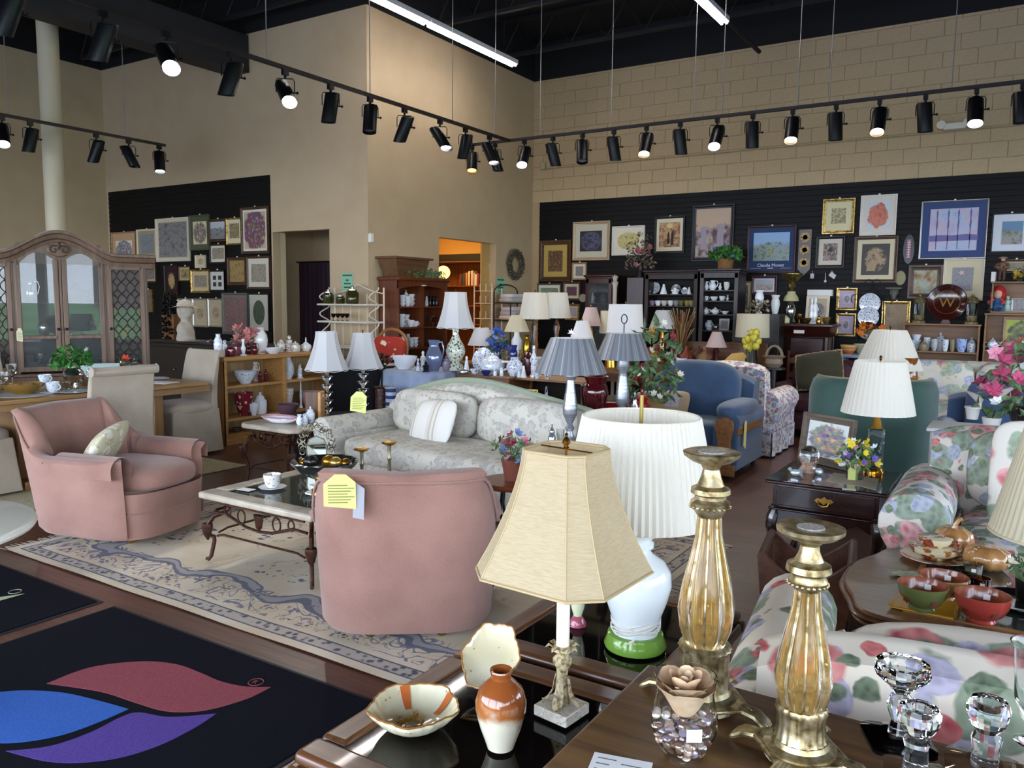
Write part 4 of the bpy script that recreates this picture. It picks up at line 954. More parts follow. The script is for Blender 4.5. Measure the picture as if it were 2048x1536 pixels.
# -- sofa
DAM=floral('ivory_damask','bfbaad',[(6,.42,'aca79d','bab5aa',1),(10,.36,'9d9890','bbb6aa',4),(22,.3,'999489','b0aba0',7)],.8,'cac5b8',warp=.5)
SF=sofa('sofa','ivory damask camelback sofa with green show-wood crest',(-3.5,4.33,.013),math.radians(-4),2.22,.92,DAM,armh=.62,aw=.22,roll=.1,seatz=.45,backz=.74,nc=1,nb=2,crest=.13,cushz=.80,trim=pm('sage_trim','8d9682',.6),skirt=None)
pillow('white striped pillow on the ivory damask sofa',(-3.72,4.78,.62),(.48,.36,.14),rz3(-.25)@rx3(1.15)@rz3(.1),stripes('stripe_pillow',[(0,'d2ccbf'),(.12,'c0b6a6'),(.2,'d6d1c5'),(.3,'b9ae9d'),(.36,'d9d5cb'),(.5,'ddd9d0')],4,0))
# -- dining set
TAUPE=fabric('taupe_microsuede','9b8d7b','aea18e',.85)
OAKD=wood('dining_oak','8d6a42','ab8757',1,.4)
t=thing('dining_table','oak dining table set with silver and china','dining table',(-6.95,3.85,.012))
dz=.748
MB().box(-.56,.56,-.95,.95,dz-.035,dz).build('table_top',OAKD,t,bevel=.008)
MB().box(-.565,-.005,-.96,.96,dz-.085,dz-.035).box(.005,.565,-.96,.96,dz-.085,dz-.035).build('edge_band',wood('dining_edge','7c5b38','a07d50',1,.45),t,sm=0)
for y in(-.6,.6):MB().box(-.3,.3,y-.05,y+.05,.07,dz-.085).box(-.42,.42,y-.06,y+.06,0,.07).build('pedestal',wood('dining_leg','7d5a36','9a7547',2,.45),t,bevel=.01)
parsons('taupe skirted dining chair at the end near the oak bookcase',(-6.95,4.9,.012),math.radians(-90),TAUPE,'taupe dining chairs')
parsons('taupe dining chair seen from behind at the table side',(-5.99,3.56,.012),math.radians(176),TAUPE,'taupe dining chairs')
parsons('taupe dining chair between the table and the china hutch',(-7.86,3.55,.012),0,TAUPE,'taupe dining chairs')
parsons('taupe dining chair on the mat side, mostly its seat showing',(-6.78,2.85,.012),math.radians(90),TAUPE,'taupe dining chairs')
# -- china hutch
HW_=wood('hutch_wood','5e4737','7d6350',2,.4)
t=thing('china_hutch','large wooden china hutch with arched top and latticed glass doors','china cabinet',(-8.05,4.36,0),math.radians(90-24))
hw,hd,z0,z1=.80,.42,.78,1.90
def arch(x):
    q=abs(x)/hw
    return z1+.02+(0.0 if q>.62 else.21*(.5+.5*math.cos(PI*min(1,q/.62)))**.8)
MB().box(-hw-.03,hw+.03,.0,hd+.04,.0,z0-.03).build('base_cabinet',HW_,t,bevel=.01)
MB().box(-hw-.05,hw+.05,-.02,hd+.04,z0-.03,z0).build('counter',HW_,t,bevel=.008)
for x in(-.6,-.2,.2,.6):
    d_=MB().box(x-.18,x+.18,-.015,.0,.12,.7).build('base_door',HW_,t,bevel=.01);MB().ball((x+.14,-.03,.45),.016,10,6).build('knob',BRASS,d_)
for s in(-1,1):MB().box(min(s*hw,s*(hw-.03)),max(s*hw,s*(hw-.03)),.02,hd,z0,z1).build('side_panel',HW_,t,sm=0)
MB().box(-hw,hw,hd-.015,hd,z0,z1).build('back_panel',pm('hutch_back','2a211c',.5),t,sm=0)
MB().box(-hw+.03,hw-.03,.02,hd-.02,z1-.03,z1).build('case_top',HW_,t,sm=0)
for z in(1.12,1.48):MB().box(-hw+.03,hw-.03,.05,hd-.02,z-.006,z).build('glass_shelf',pm('shelf_glass','b9c4c2',.05,0,.7),t,sm=0)
for x in(-.41,-.39,.39,.41,-.77,.77):MB().box(x-.02,x+.02,.0,.03,z0,z1).build('stile',HW_,t,bevel=.006)
MB().box(-.012,.012,-.004,.03,z0,z1+.06).build('centre_stile',HW_,t,bevel=.004)
N=48
xs=[-hw-.07+(2*hw+.14)*i/N for i in range(N+1)]
sec=[(.02,-.085),(-.01,-.08),(-.02,-.03),(-.055,-.02),(-.065,.02),(-.085,.03),(-.085,.055),(.0,.065),(hd*.6,.05)]
vs=[]
for x in xs:
    for(y,dz_) in sec:vs.append((x,y,arch(x)+dz_))
k=len(sec);fs=[(i*k+j,i*k+j+1,(i+1)*k+j+1,(i+1)*k+j) for i in range(N) for j in range(k-1)]+[tuple(reversed(range(k))),tuple(range(N*k,N*k+k))]
MB().add(vs,fs).build('cornice',HW_,t,sm=40)
MB().prism([(x,z1-.04) for x in(-.5,.5)]+[(x,arch(x)-.05) for x in[.5-i*.05 for i in range(21)]],.0,.02,'xz').build('frieze',HW_,t,sm=0)
em=MB().lathe([(.001,0),(.1,0),(.105,.012),(.09,.02),(.001,.016)],28,sy=.72).xf(rx3(PI/2),(0,-.01,z1+.105)).build('emblem',HW_,t)
for s in(-1,1):
    MB().tube([(s*(.045+(.045-.003*i)*math.cos(2.2-i*.55)),-.034,z1+.1+(.045-.003*i)*math.sin(2.2-i*.55)) for i in range(13)],.008,6).build('carved_scroll',pm('carving_dark','4a3324',.5),em)
MB().lathe([(.001,0),(.02,.0),(.001,.012)],8,sy=2.2).xf(rx3(PI/2),(0,-.03,z1+.14)).build('carved_fleur',pm('carving_dark','4a3324',.5),em)
HGL=pm('hutch_glass','dfe8ea',.01,0,.95,1.4)
LEAD=pm('lead_lattice','4a3a28',.4,.6)
for i,xc in enumerate((-.59,-.2,.2,.59)):
    w2=.155 if abs(xc)>.4 else.165
    d_=MB();zb,zt=z0+.02,(z1-.03 if abs(xc)>.4 else z1-.0)
    d_.box(xc-w2-.02,xc-w2+.025,-.012,.012,zb,zt).box(xc+w2-.025,xc+w2+.02,-.012,.012,zb,zt).box(xc-w2,xc+w2,-.012,.012,zb,zb+.05)
    door=d_.build('door',HW_,t,bevel=.005)
    MB().box(xc-w2+.02,xc+w2-.02,-.002,.002,zb+.04,zt+(.12 if abs(xc)<.4 else 0)).build('pane',HGL,door,sm=0)
    MB().ball((xc+(w2 if xc<0 else-w2),-.028,1.22),.015,10,6).build('knob',pm('knob_dark','2a2018',.4,.5),door)
    if abs(xc)>.4:
        MB().box(xc-w2,xc+w2,-.012,.012,zt-.05,zt).build('top_rail',HW_,door,bevel=.004)
        m=MB();n_=3
        for c_ in range(n_+1):
            for s in(-1,1):
                x_=xc-w2+.03+(2*w2-.06)*c_/n_
                pts=[]
                for q in range(41):
                    zq=zb+.05+(zt-zb-.1)*q/40;xx=x_+s*(2*w2-.06)/n_/2*math.sin(q/40*PI*8)
                    pts.append((min(xc+w2-.026,max(xc-w2+.026,xx)),-.008,zq))
                m.tube(pts,.0045,4)
        m.build('lattice',LEAD,door)
    else:
        MB().box(xc-w2,xc+w2,-.012,.012,1.12,1.16).build('mid_rail',HW_,door,bevel=.008)
        MB().prism([(xc-w2,zt+.16),(xc+w2,zt+.16)]+[(xc+w2-2*w2*q/10,zt-.07+.11*math.sin(PI*q/10)+(.06*(1-q/10) if xc<0 else.06*q/10)) for q in range(11)],-.012,.012,'xz').build('arched_rail',HW_,door,sm=0)
HUT=t
paper_tag('small cream price tag hanging from the hutch door knob',(-8.05,3.95,1.12),math.radians(66),.05,.12,'d8d4b4')
# -- MIDDLE AND BACK
def cab(px0,px1,yf,z=1.0):return atY(px0,yf,z).x,atY(px1,yf,z).x
def case_at(px0,py,X=None):pass
# -- oak bookcase with china, facing +x
OAK=wood('honey_oak','8f6436','b1824b',2,.45);OAKF=wood('honey_oak_edge','a5763f','c6955a',1,.4)
BX,BY0,BY1=-6.93,5.40,7.02
oz=[ZT((BX,5.45),y) for y in(885,838,782,714)]
t=thing('oak_bookcase','low honey oak bookcase full of china','bookcase',(BX,(BY0+BY1)/2,0),0)
w2=(BY1-BY0)/2;dp=.36;zt=oz[-1]
for s in(-1,1):MB().box(-dp,0,min(s*w2,s*(w2-.03)),max(s*w2,s*(w2-.03)),0,zt-.045).build('side_panel',OAK,t,bevel=.003)
MB().box(-.02,.004,-.025,.025,.1,zt-.04).box(-dp,-.02,-.012,.012,.1,zt-.04).build('divider',OAKF,t,bevel=.003)
MB().box(-dp-.01,.02,-w2-.015,w2+.015,zt-.045,zt).build('top',OAKF,t,bevel=.006)
MB().box(-dp,-dp+.012,-w2,w2,.0,zt-.04).build('back_panel',wood('oak_back','8d7046','b49a6c',2,.5,sc=.6),t,sm=0)
MB().box(-.03,.0,-w2+.03,w2-.03,.0,.09).build('toe_board',OAKF,t,sm=0)
for s in(-1,1):MB().box(-.02,.006,s*w2-.03 if s>0 else s*w2,s*w2 if s>0 else s*w2+.03,0,zt-.04).build('face_stile',OAKF,t,bevel=.003)
oshelf=[.11]+[ZT((BX,5.5),838),ZT((BX,5.5),772)]
for s in(-1,1):
    for z in oshelf:MB().box(-dp+.012,-.004,-w2+.03 if s<0 else.012,-.012 if s<0 else w2-.03,z-.028,z).build('shelf',OAKF,t,bevel=.003)
DKW=wood('dark_wood','0d0907','1c130e',0,.4)
sx0,sx1=atY(290,6.55,.95).x,-7.36
t=thing('sideboard','black sideboard carrying the plaster bust','sideboard',((sx0+sx1)/2,6.55,0));w2=(sx1-sx0)/2;sz=.97
MB().box(-w2,w2,0,.5,.1,sz-.03).build('body',DKW,t,bevel=.006);MB().box(-w2-.02,w2+.02,-.02,.5,sz-.03,sz).build('top',DKW,t,bevel=.006)
for x in(-w2+.04,w2-.04):
    for y in(.04,.46):MB().box(x-.03,x+.03,y-.03,y+.03,0,.1).build('foot',DKW,t,sm=0)
for x in(-w2/2,w2/2):
    d_=MB().box(x-w2/2+.02,x+w2/2-.02,-.012,0,.14,sz-.08).build('door',DKW,t,bevel=.008);MB().ball((x,-.03,.6),.015,8,6).build('knob',BRASS,d_)
BP=Vector(atY(372,6.72,sz));PLS=nz('plaster',[(.3,'c4b8a6'),(.7,'d6ccbd')],(20,20,20),.8,bmp=.3)
t=thing('plaster_bust','cream plaster bust wearing a flowered wide hat','bust',(BP.x,BP.y,sz),math.radians(-58))
s_=mpp(BP);hh=ZT(BP,598)-sz
def bust(u,v):
    z=v;th=2*PI*u
    pr=[(0,.105,.08),(.04,.11,.09),(.12,.10,.08),(.28,.11,.075),(.38,.085,.07),(.46,.045,.048),(.52,.038,.042),(.57,.054,.062),(.66,.062,.076),(.75,.066,.08),(.8,.066,.08),(.84,.07,.08),(.9,.068,.075),(.97,.045,.045),(1,.002,.002)]
    for i in range(len(pr)-1):
        if pr[i][0]<=z<=pr[i+1][0]:
            f=(z-pr[i][0])/(pr[i+1][0]-pr[i][0]);rx=pr[i][1]+f*(pr[i+1][1]-pr[i][1]);ry=pr[i][2]+f*(pr[i+1][2]-pr[i][2]);break
    x=rx*math.cos(th);y=ry*math.sin(th)
    if.1<z<.5:k=1+.06*math.sin(5*th+z*22);x*=k;y*=k
    front=max(0,math.sin(th))**8
    if.57<z<.83:
        y+=front*(.022*math.exp(-((z-.695)/.03)**2)+.008*math.exp(-((z-.745)/.015)**2)-.006*math.exp(-((z-.725)/.012)**2)+.006*math.exp(-((z-.645)/.012)**2)+.01*math.exp(-((z-.6)/.018)**2))
    return(x*hh*2.4,y*hh*2.4,z*hh)
MB().surf(bust,48,60,cu=True).build('head_and_shoulders',PLS,t,sm=70)
MB().surf(lambda u,v:((.05+.125*v)*math.cos(2*PI*u)*hh*2.3,(.055+.13*v)*math.sin(2*PI*u)*hh*2.3,hh*(.85-.05*v+.03*v*math.sin(2*PI*u*2+1))),40,6,cu=True).build('hat_brim',PLS,t,sm=70)
m=MB()
for i in range(7):a=i*.5+.3;m.ball((.075*math.cos(a)*hh*2.2,.08*math.sin(a)*hh*2.2,hh*.86),.02,8,6)
m.build('hat_flowers',PLS,t)
bxp=Vector(atY(336,6.8,sz));o=MB().box(-.13,.13,0,.2,0,ZT((bxp.x,6.8),628)-sz).build('wood_box',wood('box_brown','6a4628','8a6038',2),None,(bxp.x,6.8,sz),bevel=.006);tag(o,'plain brown wooden box behind the plaster bust','box')
q=Vector(atY(326,6.85,sz));t=thing('beaded_vase','black beaded ornament on the dark sideboard','ornament',(max(q.x-.3,sx0+.15),6.85,sz));
m=MB();R_=random.Random(3)
for i in range(170):
    z=R_.uniform(.0,1);r=.14*(1-.6*z)*math.sqrt(R_.random())+.02;a=R_.uniform(0,6.28);m.ball((r*math.cos(a),r*math.sin(a),z*.62+.03),.02,6,4)
m.build('beads',pm('jet_bead','0a0a0e',.12,coat=.5),t,kind='stuff');MB().lathe([(.1,0),(.09,.03),(.03,.05),(.02,.6)],12).build('stem',BLACKM,t)
# -- brown bookcase by the inner wall, facing +x, with white cups
WAL=wood('cherry_wood','54260f','713818',2,.4);WALB=wood('cherry_back','40200f','5a2f15',2,.5)
FX=-6.98;ya,yb=atX(797,FX,1.2).y,atX(895,FX,1.2).y;zt=ZT((FX,ya),553)
t=thing('cherry_bookcase','tall cherry brown bookcase of white cups by the inner wall','bookcase',(FX,(ya+yb)/2,0));w2=(yb-ya)/2;dp=.34
for s in(-1,1):MB().box(-dp,0,min(s*w2,s*(w2-.03)),max(s*w2,s*(w2-.03)),0,zt-.04).build('side_panel',WAL,t,bevel=.003)
MB().box(-dp-.01,.03,-w2-.03,w2+.03,zt-.05,zt).build('cornice',WAL,t,bevel=.015)
MB().prism([(-w2,zt-.05),(w2,zt-.05),(w2,zt-.16)]+[(w2*(1-2*i/12),zt-.16+.045*math.sin(PI*i/12)) for i in range(1,12)]+[(-w2,zt-.16)],-.022,-.002,'yz').build('arched_rail',WAL,t,sm=0)
MB().box(-dp,-dp+.01,-w2,w2,0,zt-.04).build('back_panel',WALB,t,sm=0)
MB().box(-dp,-.01,-.015,.015,.1,zt-.05).build('divider',WAL,t,sm=0)
csh=[ZT((FX,ya+.1),y) for y in(697,655,613)]
for z in[.1,.38]+csh:MB().box(-dp+.01,-.006,-w2+.03,w2-.03,z-.022,z).build('shelf',WAL,t,bevel=.002)
MB().box(-.002,.002,-.05,.05,zt-.115,zt-.1).build('price_strip',PAPER,t,sm=0)
CHB=(FX,ya,yb,zt,csh)
q=Vector((FX-.17,ya+.34,zt));t=thing('wood_planter','brown wooden planter box on the cherry bookcase','planter',q,PI/2)
wp_=.36;WP=wood('planter_wood','5a3a20','755030',0,.5)
m=MB().add([(-wp_*.8,-.12,0),(wp_*.8,-.12,0),(wp_*.8,.12,0),(-wp_*.8,.12,0),(-wp_,-.15,.24),(wp_,-.15,.24),(wp_,.15,.24),(-wp_,.15,.24)],[(0,3,2,1),(0,1,5,4),(1,2,6,5),(2,3,7,6),(3,0,4,7),(4,5,6,7)]);m.build('box',WP,t,sm=0,bevel=.006)
MB().box(-wp_-.04,wp_+.04,-.19,.19,.24,.27).build('lid',WP,t,bevel=.006)
LEAFG=nz('silk_leaf_green',[(.3,'2e4a2a'),(.7,'6f8a5c')],(30,30,30),.7)
def petals(m,c,r,n_,rng,cup=.5):
    c=Vector(c);ax=Vector((rng.uniform(-1,1),rng.uniform(-1,1),rng.uniform(.1,1))).normalized();e1=ax.orthogonal().normalized();e2=ax.cross(e1)
    for k in range(n_):
        a=2*PI*k/n_;d=e1*math.cos(a)+e2*math.sin(a);s=ax.cross(d)
        m.add([c,c+d*r*.6+s*r*.35+ax*r*cup*.4,c+d*r+ax*r*cup,c+d*r*.6-s*r*.35+ax*r*cup*.4],[(0,1,2,3)])
    m.ball(c+ax*r*.15,r*.22,6,4)
def bouquet(name,label,P,spread,h0,h1,leaf,blooms,nl=120,seed=1,lsize=.05,cat='flowers',group=None,flat=1,stems=True,lmat=None,droop=0):
    """blooms: list of (colour, count, radius)"""
    rng=random.Random(seed);t=thing(name,label,cat,P,0,group)
    def pt(r,k=1.0):
        a=r.uniform(0,2*PI);el=r.uniform(0,1);q=math.sqrt(r.random())*spread*k
        return(q*math.cos(a),q*math.sin(a)*flat,h0+(h1-h0)*(el*(1-.45*(q/spread)**2))-droop*q)
    if nl:leafcloud(MB(),lambda r:pt(r),lsize,nl,rng).build('leaves',lmat or LEAFG,t,sm=0,kind='stuff')
    if stems:
        m=MB()
        for i in range(6):p=pt(rng,.6);m.tube([(0,0,0),(p[0]*.3,p[1]*.3,p[2]*.6),p],.003,4)
        m.build('stems',pm('stem_green','46603a',.7),t,kind='stuff')
    for(c,n_,r) in blooms:
        m=MB()
        for i in range(n_):
            p=pt(rng,1.0);p=(p[0],p[1],p[2]+r*.5);petals(m,p,r*rng.uniform(.8,1.2),6,rng)
        m.build('blossoms',pm('petal_'+c,c,.7),t,sm=0,kind='stuff')
    return t
q=Vector((FX-.08,(ya+yb)/2+.1,zt));t=bouquet('silk_garland','green silk garland with one orange flower on the cherry bookcase',q,.5,0,.14,LEAFG,[('c8582a',1,.08)],260,4,.07,'garland',flat=1,stems=False);t.scale=(.3,1,1)
# -- white baker's rack in the corner
IRW=pm('ivory_iron','d9d2c2',.5);rp0,rp1=atY(637,7.45,1.2),atY(733,7.75,1.2)
t=thing('bakers_rack','ivory iron bakers rack with scroll brackets','rack',((atY(637,7.65,1.2).x+atY(733,7.65,1.2).x)/2,7.75,0));w2=.44
rsh=[ZT(rp0,695),ZT(rp0,644),ZT(rp0,609)]
MB().tube([(-w2,.22,0),(-w2,.22,1.7)],.012,6).build('post',IRW,t);MB().tube([(w2,.22,0),(w2,.22,1.7)],.012,6).build('post',IRW,t)
for z in[.5]+rsh:
    m=MB().tube([(-w2,.2,z),(-w2,-.1,z),(w2,-.1,z),(w2,.2,z)],.012,6,True)
    for k in range(9):m.tube([(-w2+2*w2*k/8,-.1,z),(-w2+2*w2*k/8,.2,z)],.005,4)
    m.build('shelf',IRW,t)
for s in(-1,1):
    for z,zn in zip([.5]+rsh,rsh+[1.7]):
        h=zn-z;pts=[]
        for i in range(25):
            f=i/24;pts.append((s*w2,.12-.18*(.5+.5*math.sin((f-.2)*2*PI)),z+h*f))
        MB().tube(pts,.009,6).build('scroll_bracket',IRW,t)
m=MB()
for k in range(7):m.tube([(-w2+2*w2*k/6,.22,.1),(-w2+2*w2*k/6,.22,1.62)],.005,4)
m.tube([(-w2,.22,1.62),(-w2*.5,.22,1.66),(0,.22,1.74),(w2*.5,.22,1.66),(w2,.22,1.62)],.008,6).build('back_bars',IRW,t)
RACK=(Vector(t.location),w2,rsh)
# -- dark iron rack with towels by the wreath
q=onX(1020,600,XB+.2);t=thing('iron_rack','black iron rack of folded linens under the wreath','rack',(XB+.32,q.y,0),PI/2);w2=.36
tz=[ZT((XB+.2,q.y),y) for y in(640,606)];ztop=ZT((XB+.2,q.y),584)
for s in(-1,1):MB().tube([(s*w2,.2,0),(s*w2,.2,ztop)],.012,6).build('post',BLACKM,t);MB().tube([(s*w2,-.12,0),(s*w2,-.12,tz[1])],.01,6).build('front_post',BLACKM,t)
MB().tube([(-w2,.2,ztop)]+[(w2*math.cos(PI-PI*i/10),.2,ztop+.12*math.sin(PI*i/10)) for i in range(1,10)]+[(w2,.2,ztop)],.01,6).build('arched_top',BLACKM,t)
for z in[.5]+tz:
    m=MB()
    for k in range(6):m.tube([(-w2,-.12+.32*k/5,z),(w2,-.12+.32*k/5,z)],.007,4)
    m.build('shelf',BLACKM,t)
for z,cs in((tz[0],['d8c4b4','b9b4b8','cfc9c2']),(tz[1],['b8b2aa','c9cdd0'])):
    for k,c in enumerate(cs):
        o=MB().cushion((0,0,0),(.6-.06*k,.27,.075),rz3(PI/2),n=5,p=6).build('folded_linen',fabric('linen_'+c,c,c),None,(XB+.32-.04,q.y,z+.044+.07*k),sm=60);tag(o,{'d8c4b4':'peach','b9b4b8':'lavender grey','cfc9c2':'off-white','b8b2aa':'stone','c9cdd0':'pale blue'}[c]+' folded linen on the black iron rack','linen')
# -- round table with blue cloth
BC_=Vector((-5.78,7.22,0));R_=.43
t=thing('round_table','round table under a pale blue floor-length cloth','table',BC_)
MB().lathe([(.3,0),(.3,.03),(.05,.05),(.05,.72),(R_-.01,.72),(R_-.01,.745),(.001,.745)],32).build('frame',DKW,t)
BLUEC=fabric('pale_blue_cloth','8f9db8','a6b3cc')
def drape(u,v):
    th=2*PI*u;k=max(0,(v-.42)/.58)
    if v<=.42:r=R_*v/.42;return(r*math.cos(th),r*math.sin(th),.752)
    r=R_+.012+k*.06+(.05*k**.6)*math.sin(15*th+.6*math.sin(3*th));return(r*math.cos(th),r*math.sin(th),.752-.72*k)
o=MB().surf(drape,150,26,cu=True).build('tablecloth',BLUEC,None,BC_,sm=60);tag(o,'pale blue cloth draped over the round table','tablecloth')
# -- small wooden table and open cabinet with blue china
def legtable(name,label,x0,x1,y0,y1,z,mat,leg=.022,apron=.09,top=.025,cat='table',taper=.6,over=.02):
    t=thing(name,label,cat,((x0+x1)/2,(y0+y1)/2,0));w,d=(x1-x0)/2,(y1-y0)/2
    MB().box(-w,w,-d,d,z-top,z).build('table_top',mat,t,bevel=.006)
    MB().box(-w+over+.01,w-over-.01,-d+over+.01,d-over-.01,z-top-apron,z-top).build('apron',mat,t,sm=0)
    for sx in(-1,1):
        for sy in(-1,1):MB().lathe([(leg*taper,0),(leg*.9,.1),(leg*.7,z*.3),(leg,z*.6),(leg*1.1,z-top-apron),(leg*1.1,z-top)],10,c=(sx*(w-over-leg),sy*(d-over-leg),0)).build('leg',mat,t)
    return t
MAP=wood('maple_brown','5c3a20','7a522e',0,.4)
xa,xb=atY(914,6.95,.76).x,atY(1018,6.95,.76).x
legtable('side_table','brown wooden table of blue and white china',xa,xb,6.95,7.5,.755,MAP)
xa,xb=atY(1022,7.1,.74).x,atY(1166,7.1,.74).x;CABW=wood('console_oak','6e4a28','8f683b',0,.4)
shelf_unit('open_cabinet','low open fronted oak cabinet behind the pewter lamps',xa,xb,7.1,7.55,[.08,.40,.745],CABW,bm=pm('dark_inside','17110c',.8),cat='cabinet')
OC=(xa,xb)
# -- black draped table with the crystal lamps
BLKC=pm('black_cloth','0c0c0e',.95)
BT=Vector((-5.68,5.86,0));BTZ=.38
t=thing('side_table','low table under black cloth holding the crystal lamps','table',BT,math.radians(60))
MB().surf(lambda u,v:(lambda p:(p[0]*(.48 if v<=.4 else.48+.04*(v-.4)+.012*math.sin(u*60)*(v-.4)),p[1]*(.3 if v<=.4 else.3+.03*(v-.4)+.012*math.sin(u*60)*(v-.4)),BTZ if v<=.4 else BTZ-.6*(v-.4)))([min(1,v/.4)*k for k in plan(2*PI*u,1,1,8)]),100,16,cu=True).build('black_cloth',BLKC,t,sm=50)
MB().box(-.42,.42,-.26,.26,.0,BTZ-.01).build('frame',DKW,t,sm=0)
q3=Vector(atY(696,6.75,.7));t=thing('display_stand','black cloth covered display stand behind the crystal lamps','stand',(q3.x,6.75,0));MB().box(-.36,.36,0,.4,0,.78).build('cover',BLKC,t,bevel=.02);MB().box(-.37,.37,-.01,.41,.78,.8).build('top',pm('stand_white','cfccc6',.6),t,bevel=.004)
# -- back wall cabinets
MAH=wood('dark_mahogany','160a08','2a130e',2,.5)
def glass_cab(name,label,px0,px1,yf,ptop,d,mat,shelves,side_door=False,cat='cabinet',door=False):
    xa,xb=atY(px0,yf,1.5).x,atY(px1,yf,1.5).x;zt=ZT((xa,yf),ptop);w=(xb-xa)/2
    t=thing(name,label,cat,((xa+xb)/2,yf,0));zs=[ZT((xa,yf),y) for y in shelves]
    for s in(-1,1):MB().box(min(s*w,s*(w-.035)),max(s*w,s*(w-.035)),0,d,0,zt-.06).build('side_panel',mat,t,bevel=.003)
    MB().box(-w-.02,w+.02,-.02,d,zt-.06,zt-.03).box(-w-.04,w+.04,-.04,d,zt-.03,zt).build('cornice',mat,t,bevel=.008)
    MB().box(-w,w,d-.012,d,0,zt-.05).build('back_panel',pm('cab_inside','0d0908',.7),t,sm=0)
    MB().box(-w,w,0,d-.02,0,.55).build('base',mat,t,sm=0)
    for z in zs:MB().box(-w+.03,w-.03,.02,d-.012,z-.016,z).build('shelf',mat,t,sm=0)
    for x in(-w+.02,w-.02):MB().box(x-.03,x+.03,-.012,.012,.55,zt-.06).build('stile',mat,t,bevel=.004)
    MB().box(-w,w,-.012,.012,zt-.13,zt-.06).build('head_rail',mat,t,sm=0)
    if door:MB().box(-w+.04,w-.04,-.002,.002,.6,zt-.13).build('pane',HGL,t,sm=0)
    return t,(xa+xb)/2,w,zs,zt
HU1=glass_cab('dark_hutch','wide dark mahogany hutch of plates and figurines',1290,1393,11.55,541,.4,MAH,(650,611,588))
HU2=glass_cab('corner_cabinet','dark mahogany china cabinet of white jugs with grey reflection in its colour',1400,1474,11.45,538,.4,wood('mahogany_grey_reflection','221a1c','3a3032',2,.4),(660,628,601,580))  # greyish-purple reflection is mixed into this cabinet's mahogany colour
xa=atY(1270,11.6,1.4).x;o=MB().box(-.15,.13,0,.3,0,ZT((xa,11.6),555)).build('cabinet_side',wood('hutch_side','261010','3a1a16',2,.3),None,(xa,11.6,0),bevel=.005);tag(o,'tall narrow dark brown cupboard beside the mahogany hutch','cupboard')
CU=glass_cab('curio_cabinet','narrow glazed curio cabinet with dark red frame',1172,1222,11.6,550,.32,wood('curio_red','32120c','4c2016',2,.3),(660,606),door=True)
xa,yq=atY(1229,11.5,1.5).x,11.5;zt=ZT((xa,yq),549)
t=thing('turned_column','slim stand with white turned finial beside the curio cabinet','stand',(xa,yq,0));MB().lathe([(.12,0),(.12,.05),(.03,.08),(.03,zt-.75),(.06,zt-.72),(.03,zt-.66),(.035,zt-.2),(.055,zt-.12),(.03,zt-.1),(.05,zt-.03),(.001,zt)],14).build('post',pm('post_cream','b9b0a4',.5),t)
# -- secretary desk with chair
xa,xb=atY(1540,11.4,1.2).x,atY(1662,11.4,1.2).x;dzt=ZT((xa,11.4),646);w=(xb-xa)/2
t=thing('writing_desk','dark mahogany upright desk against the slat wall','desk',((xa+xb)/2,11.4,0));DM=wood('desk_mahogany','2a0f0b','431c14',0,.3,.2)
MB().box(-w-.03,w+.03,-.05,.55,dzt-.04,dzt).build('top',DM,t,bevel=.01);MB().add([(-w,-.03,dzt-.04),(w,-.03,dzt-.04),(w-.04,.05,dzt-.18),(-w+.04,.05,dzt-.18),(-w,.5,dzt-.04),(w,.5,dzt-.04),(w-.04,.5,dzt-.18),(-w+.04,.5,dzt-.18)],[(0,1,5,4),(0,3,2,1),(3,7,6,2),(1,2,6,5),(0,4,7,3),(4,5,6,7)]).build('cove_moulding',DM,t,sm=0)
MB().box(-w+.04,w-.04,.3,.5,.1,dzt-.18).build('carcase',DM,t,sm=0)
MB().box(-w*.35,w*.7,.1,.3,dzt-.45,dzt-.2).build('drawer_box',DM,t,bevel=.006);MB().box(-.07,.07,-.052,-.05,dzt-.13,dzt-.085).build('price_card',PAPER,t,sm=0)
for x in(-w+.06,w-.06):
    for y in(.02,.45):MB().lathe([(.025,0),(.03,.1),(.02,.2),(.03,.6),(.03,dzt-.18)],10,c=(x,y,0)).build('leg',DM,t)
DESK=((xa+xb)/2,11.4,dzt,w)
xa,xb=atY(1577,10.9,.8).x,atY(1643,10.9,.8).x;zc=ZT((xa,10.9),700)
t=thing('wooden_chair','brown wooden chair with arched back rail at the desk','chair',((xa+xb)/2,10.9,0));w=(xb-xa)/2;CW=wood('chair_wood','4a2413','6a3a20',2,.4)
for s in(-1,1):
    MB().lathe([(.016,0),(.02,.4),(.018,zc-.03),(.022,zc-.015),(.001,zc)],10,c=(s*w,0,0)).build('back_leg',CW,t);MB().lathe([(.016,0),(.022,.43)],10,c=(s*w,.4,0)).build('leg',CW,t)
for z in(zc-.13,zc-.32):MB().prism([(-w,z-.04),(w,z-.04),(w,z+.02),(w*.5,z+.05),(0,z+.065),(-w*.5,z+.05),(-w,z+.02)],-.01,.01,'xz').build('back_rail',CW,t,sm=0)
MB().cushion((0,.2,.45),(2*w+.04,.44,.05),n=5,p=5).build('seat',CW,t)
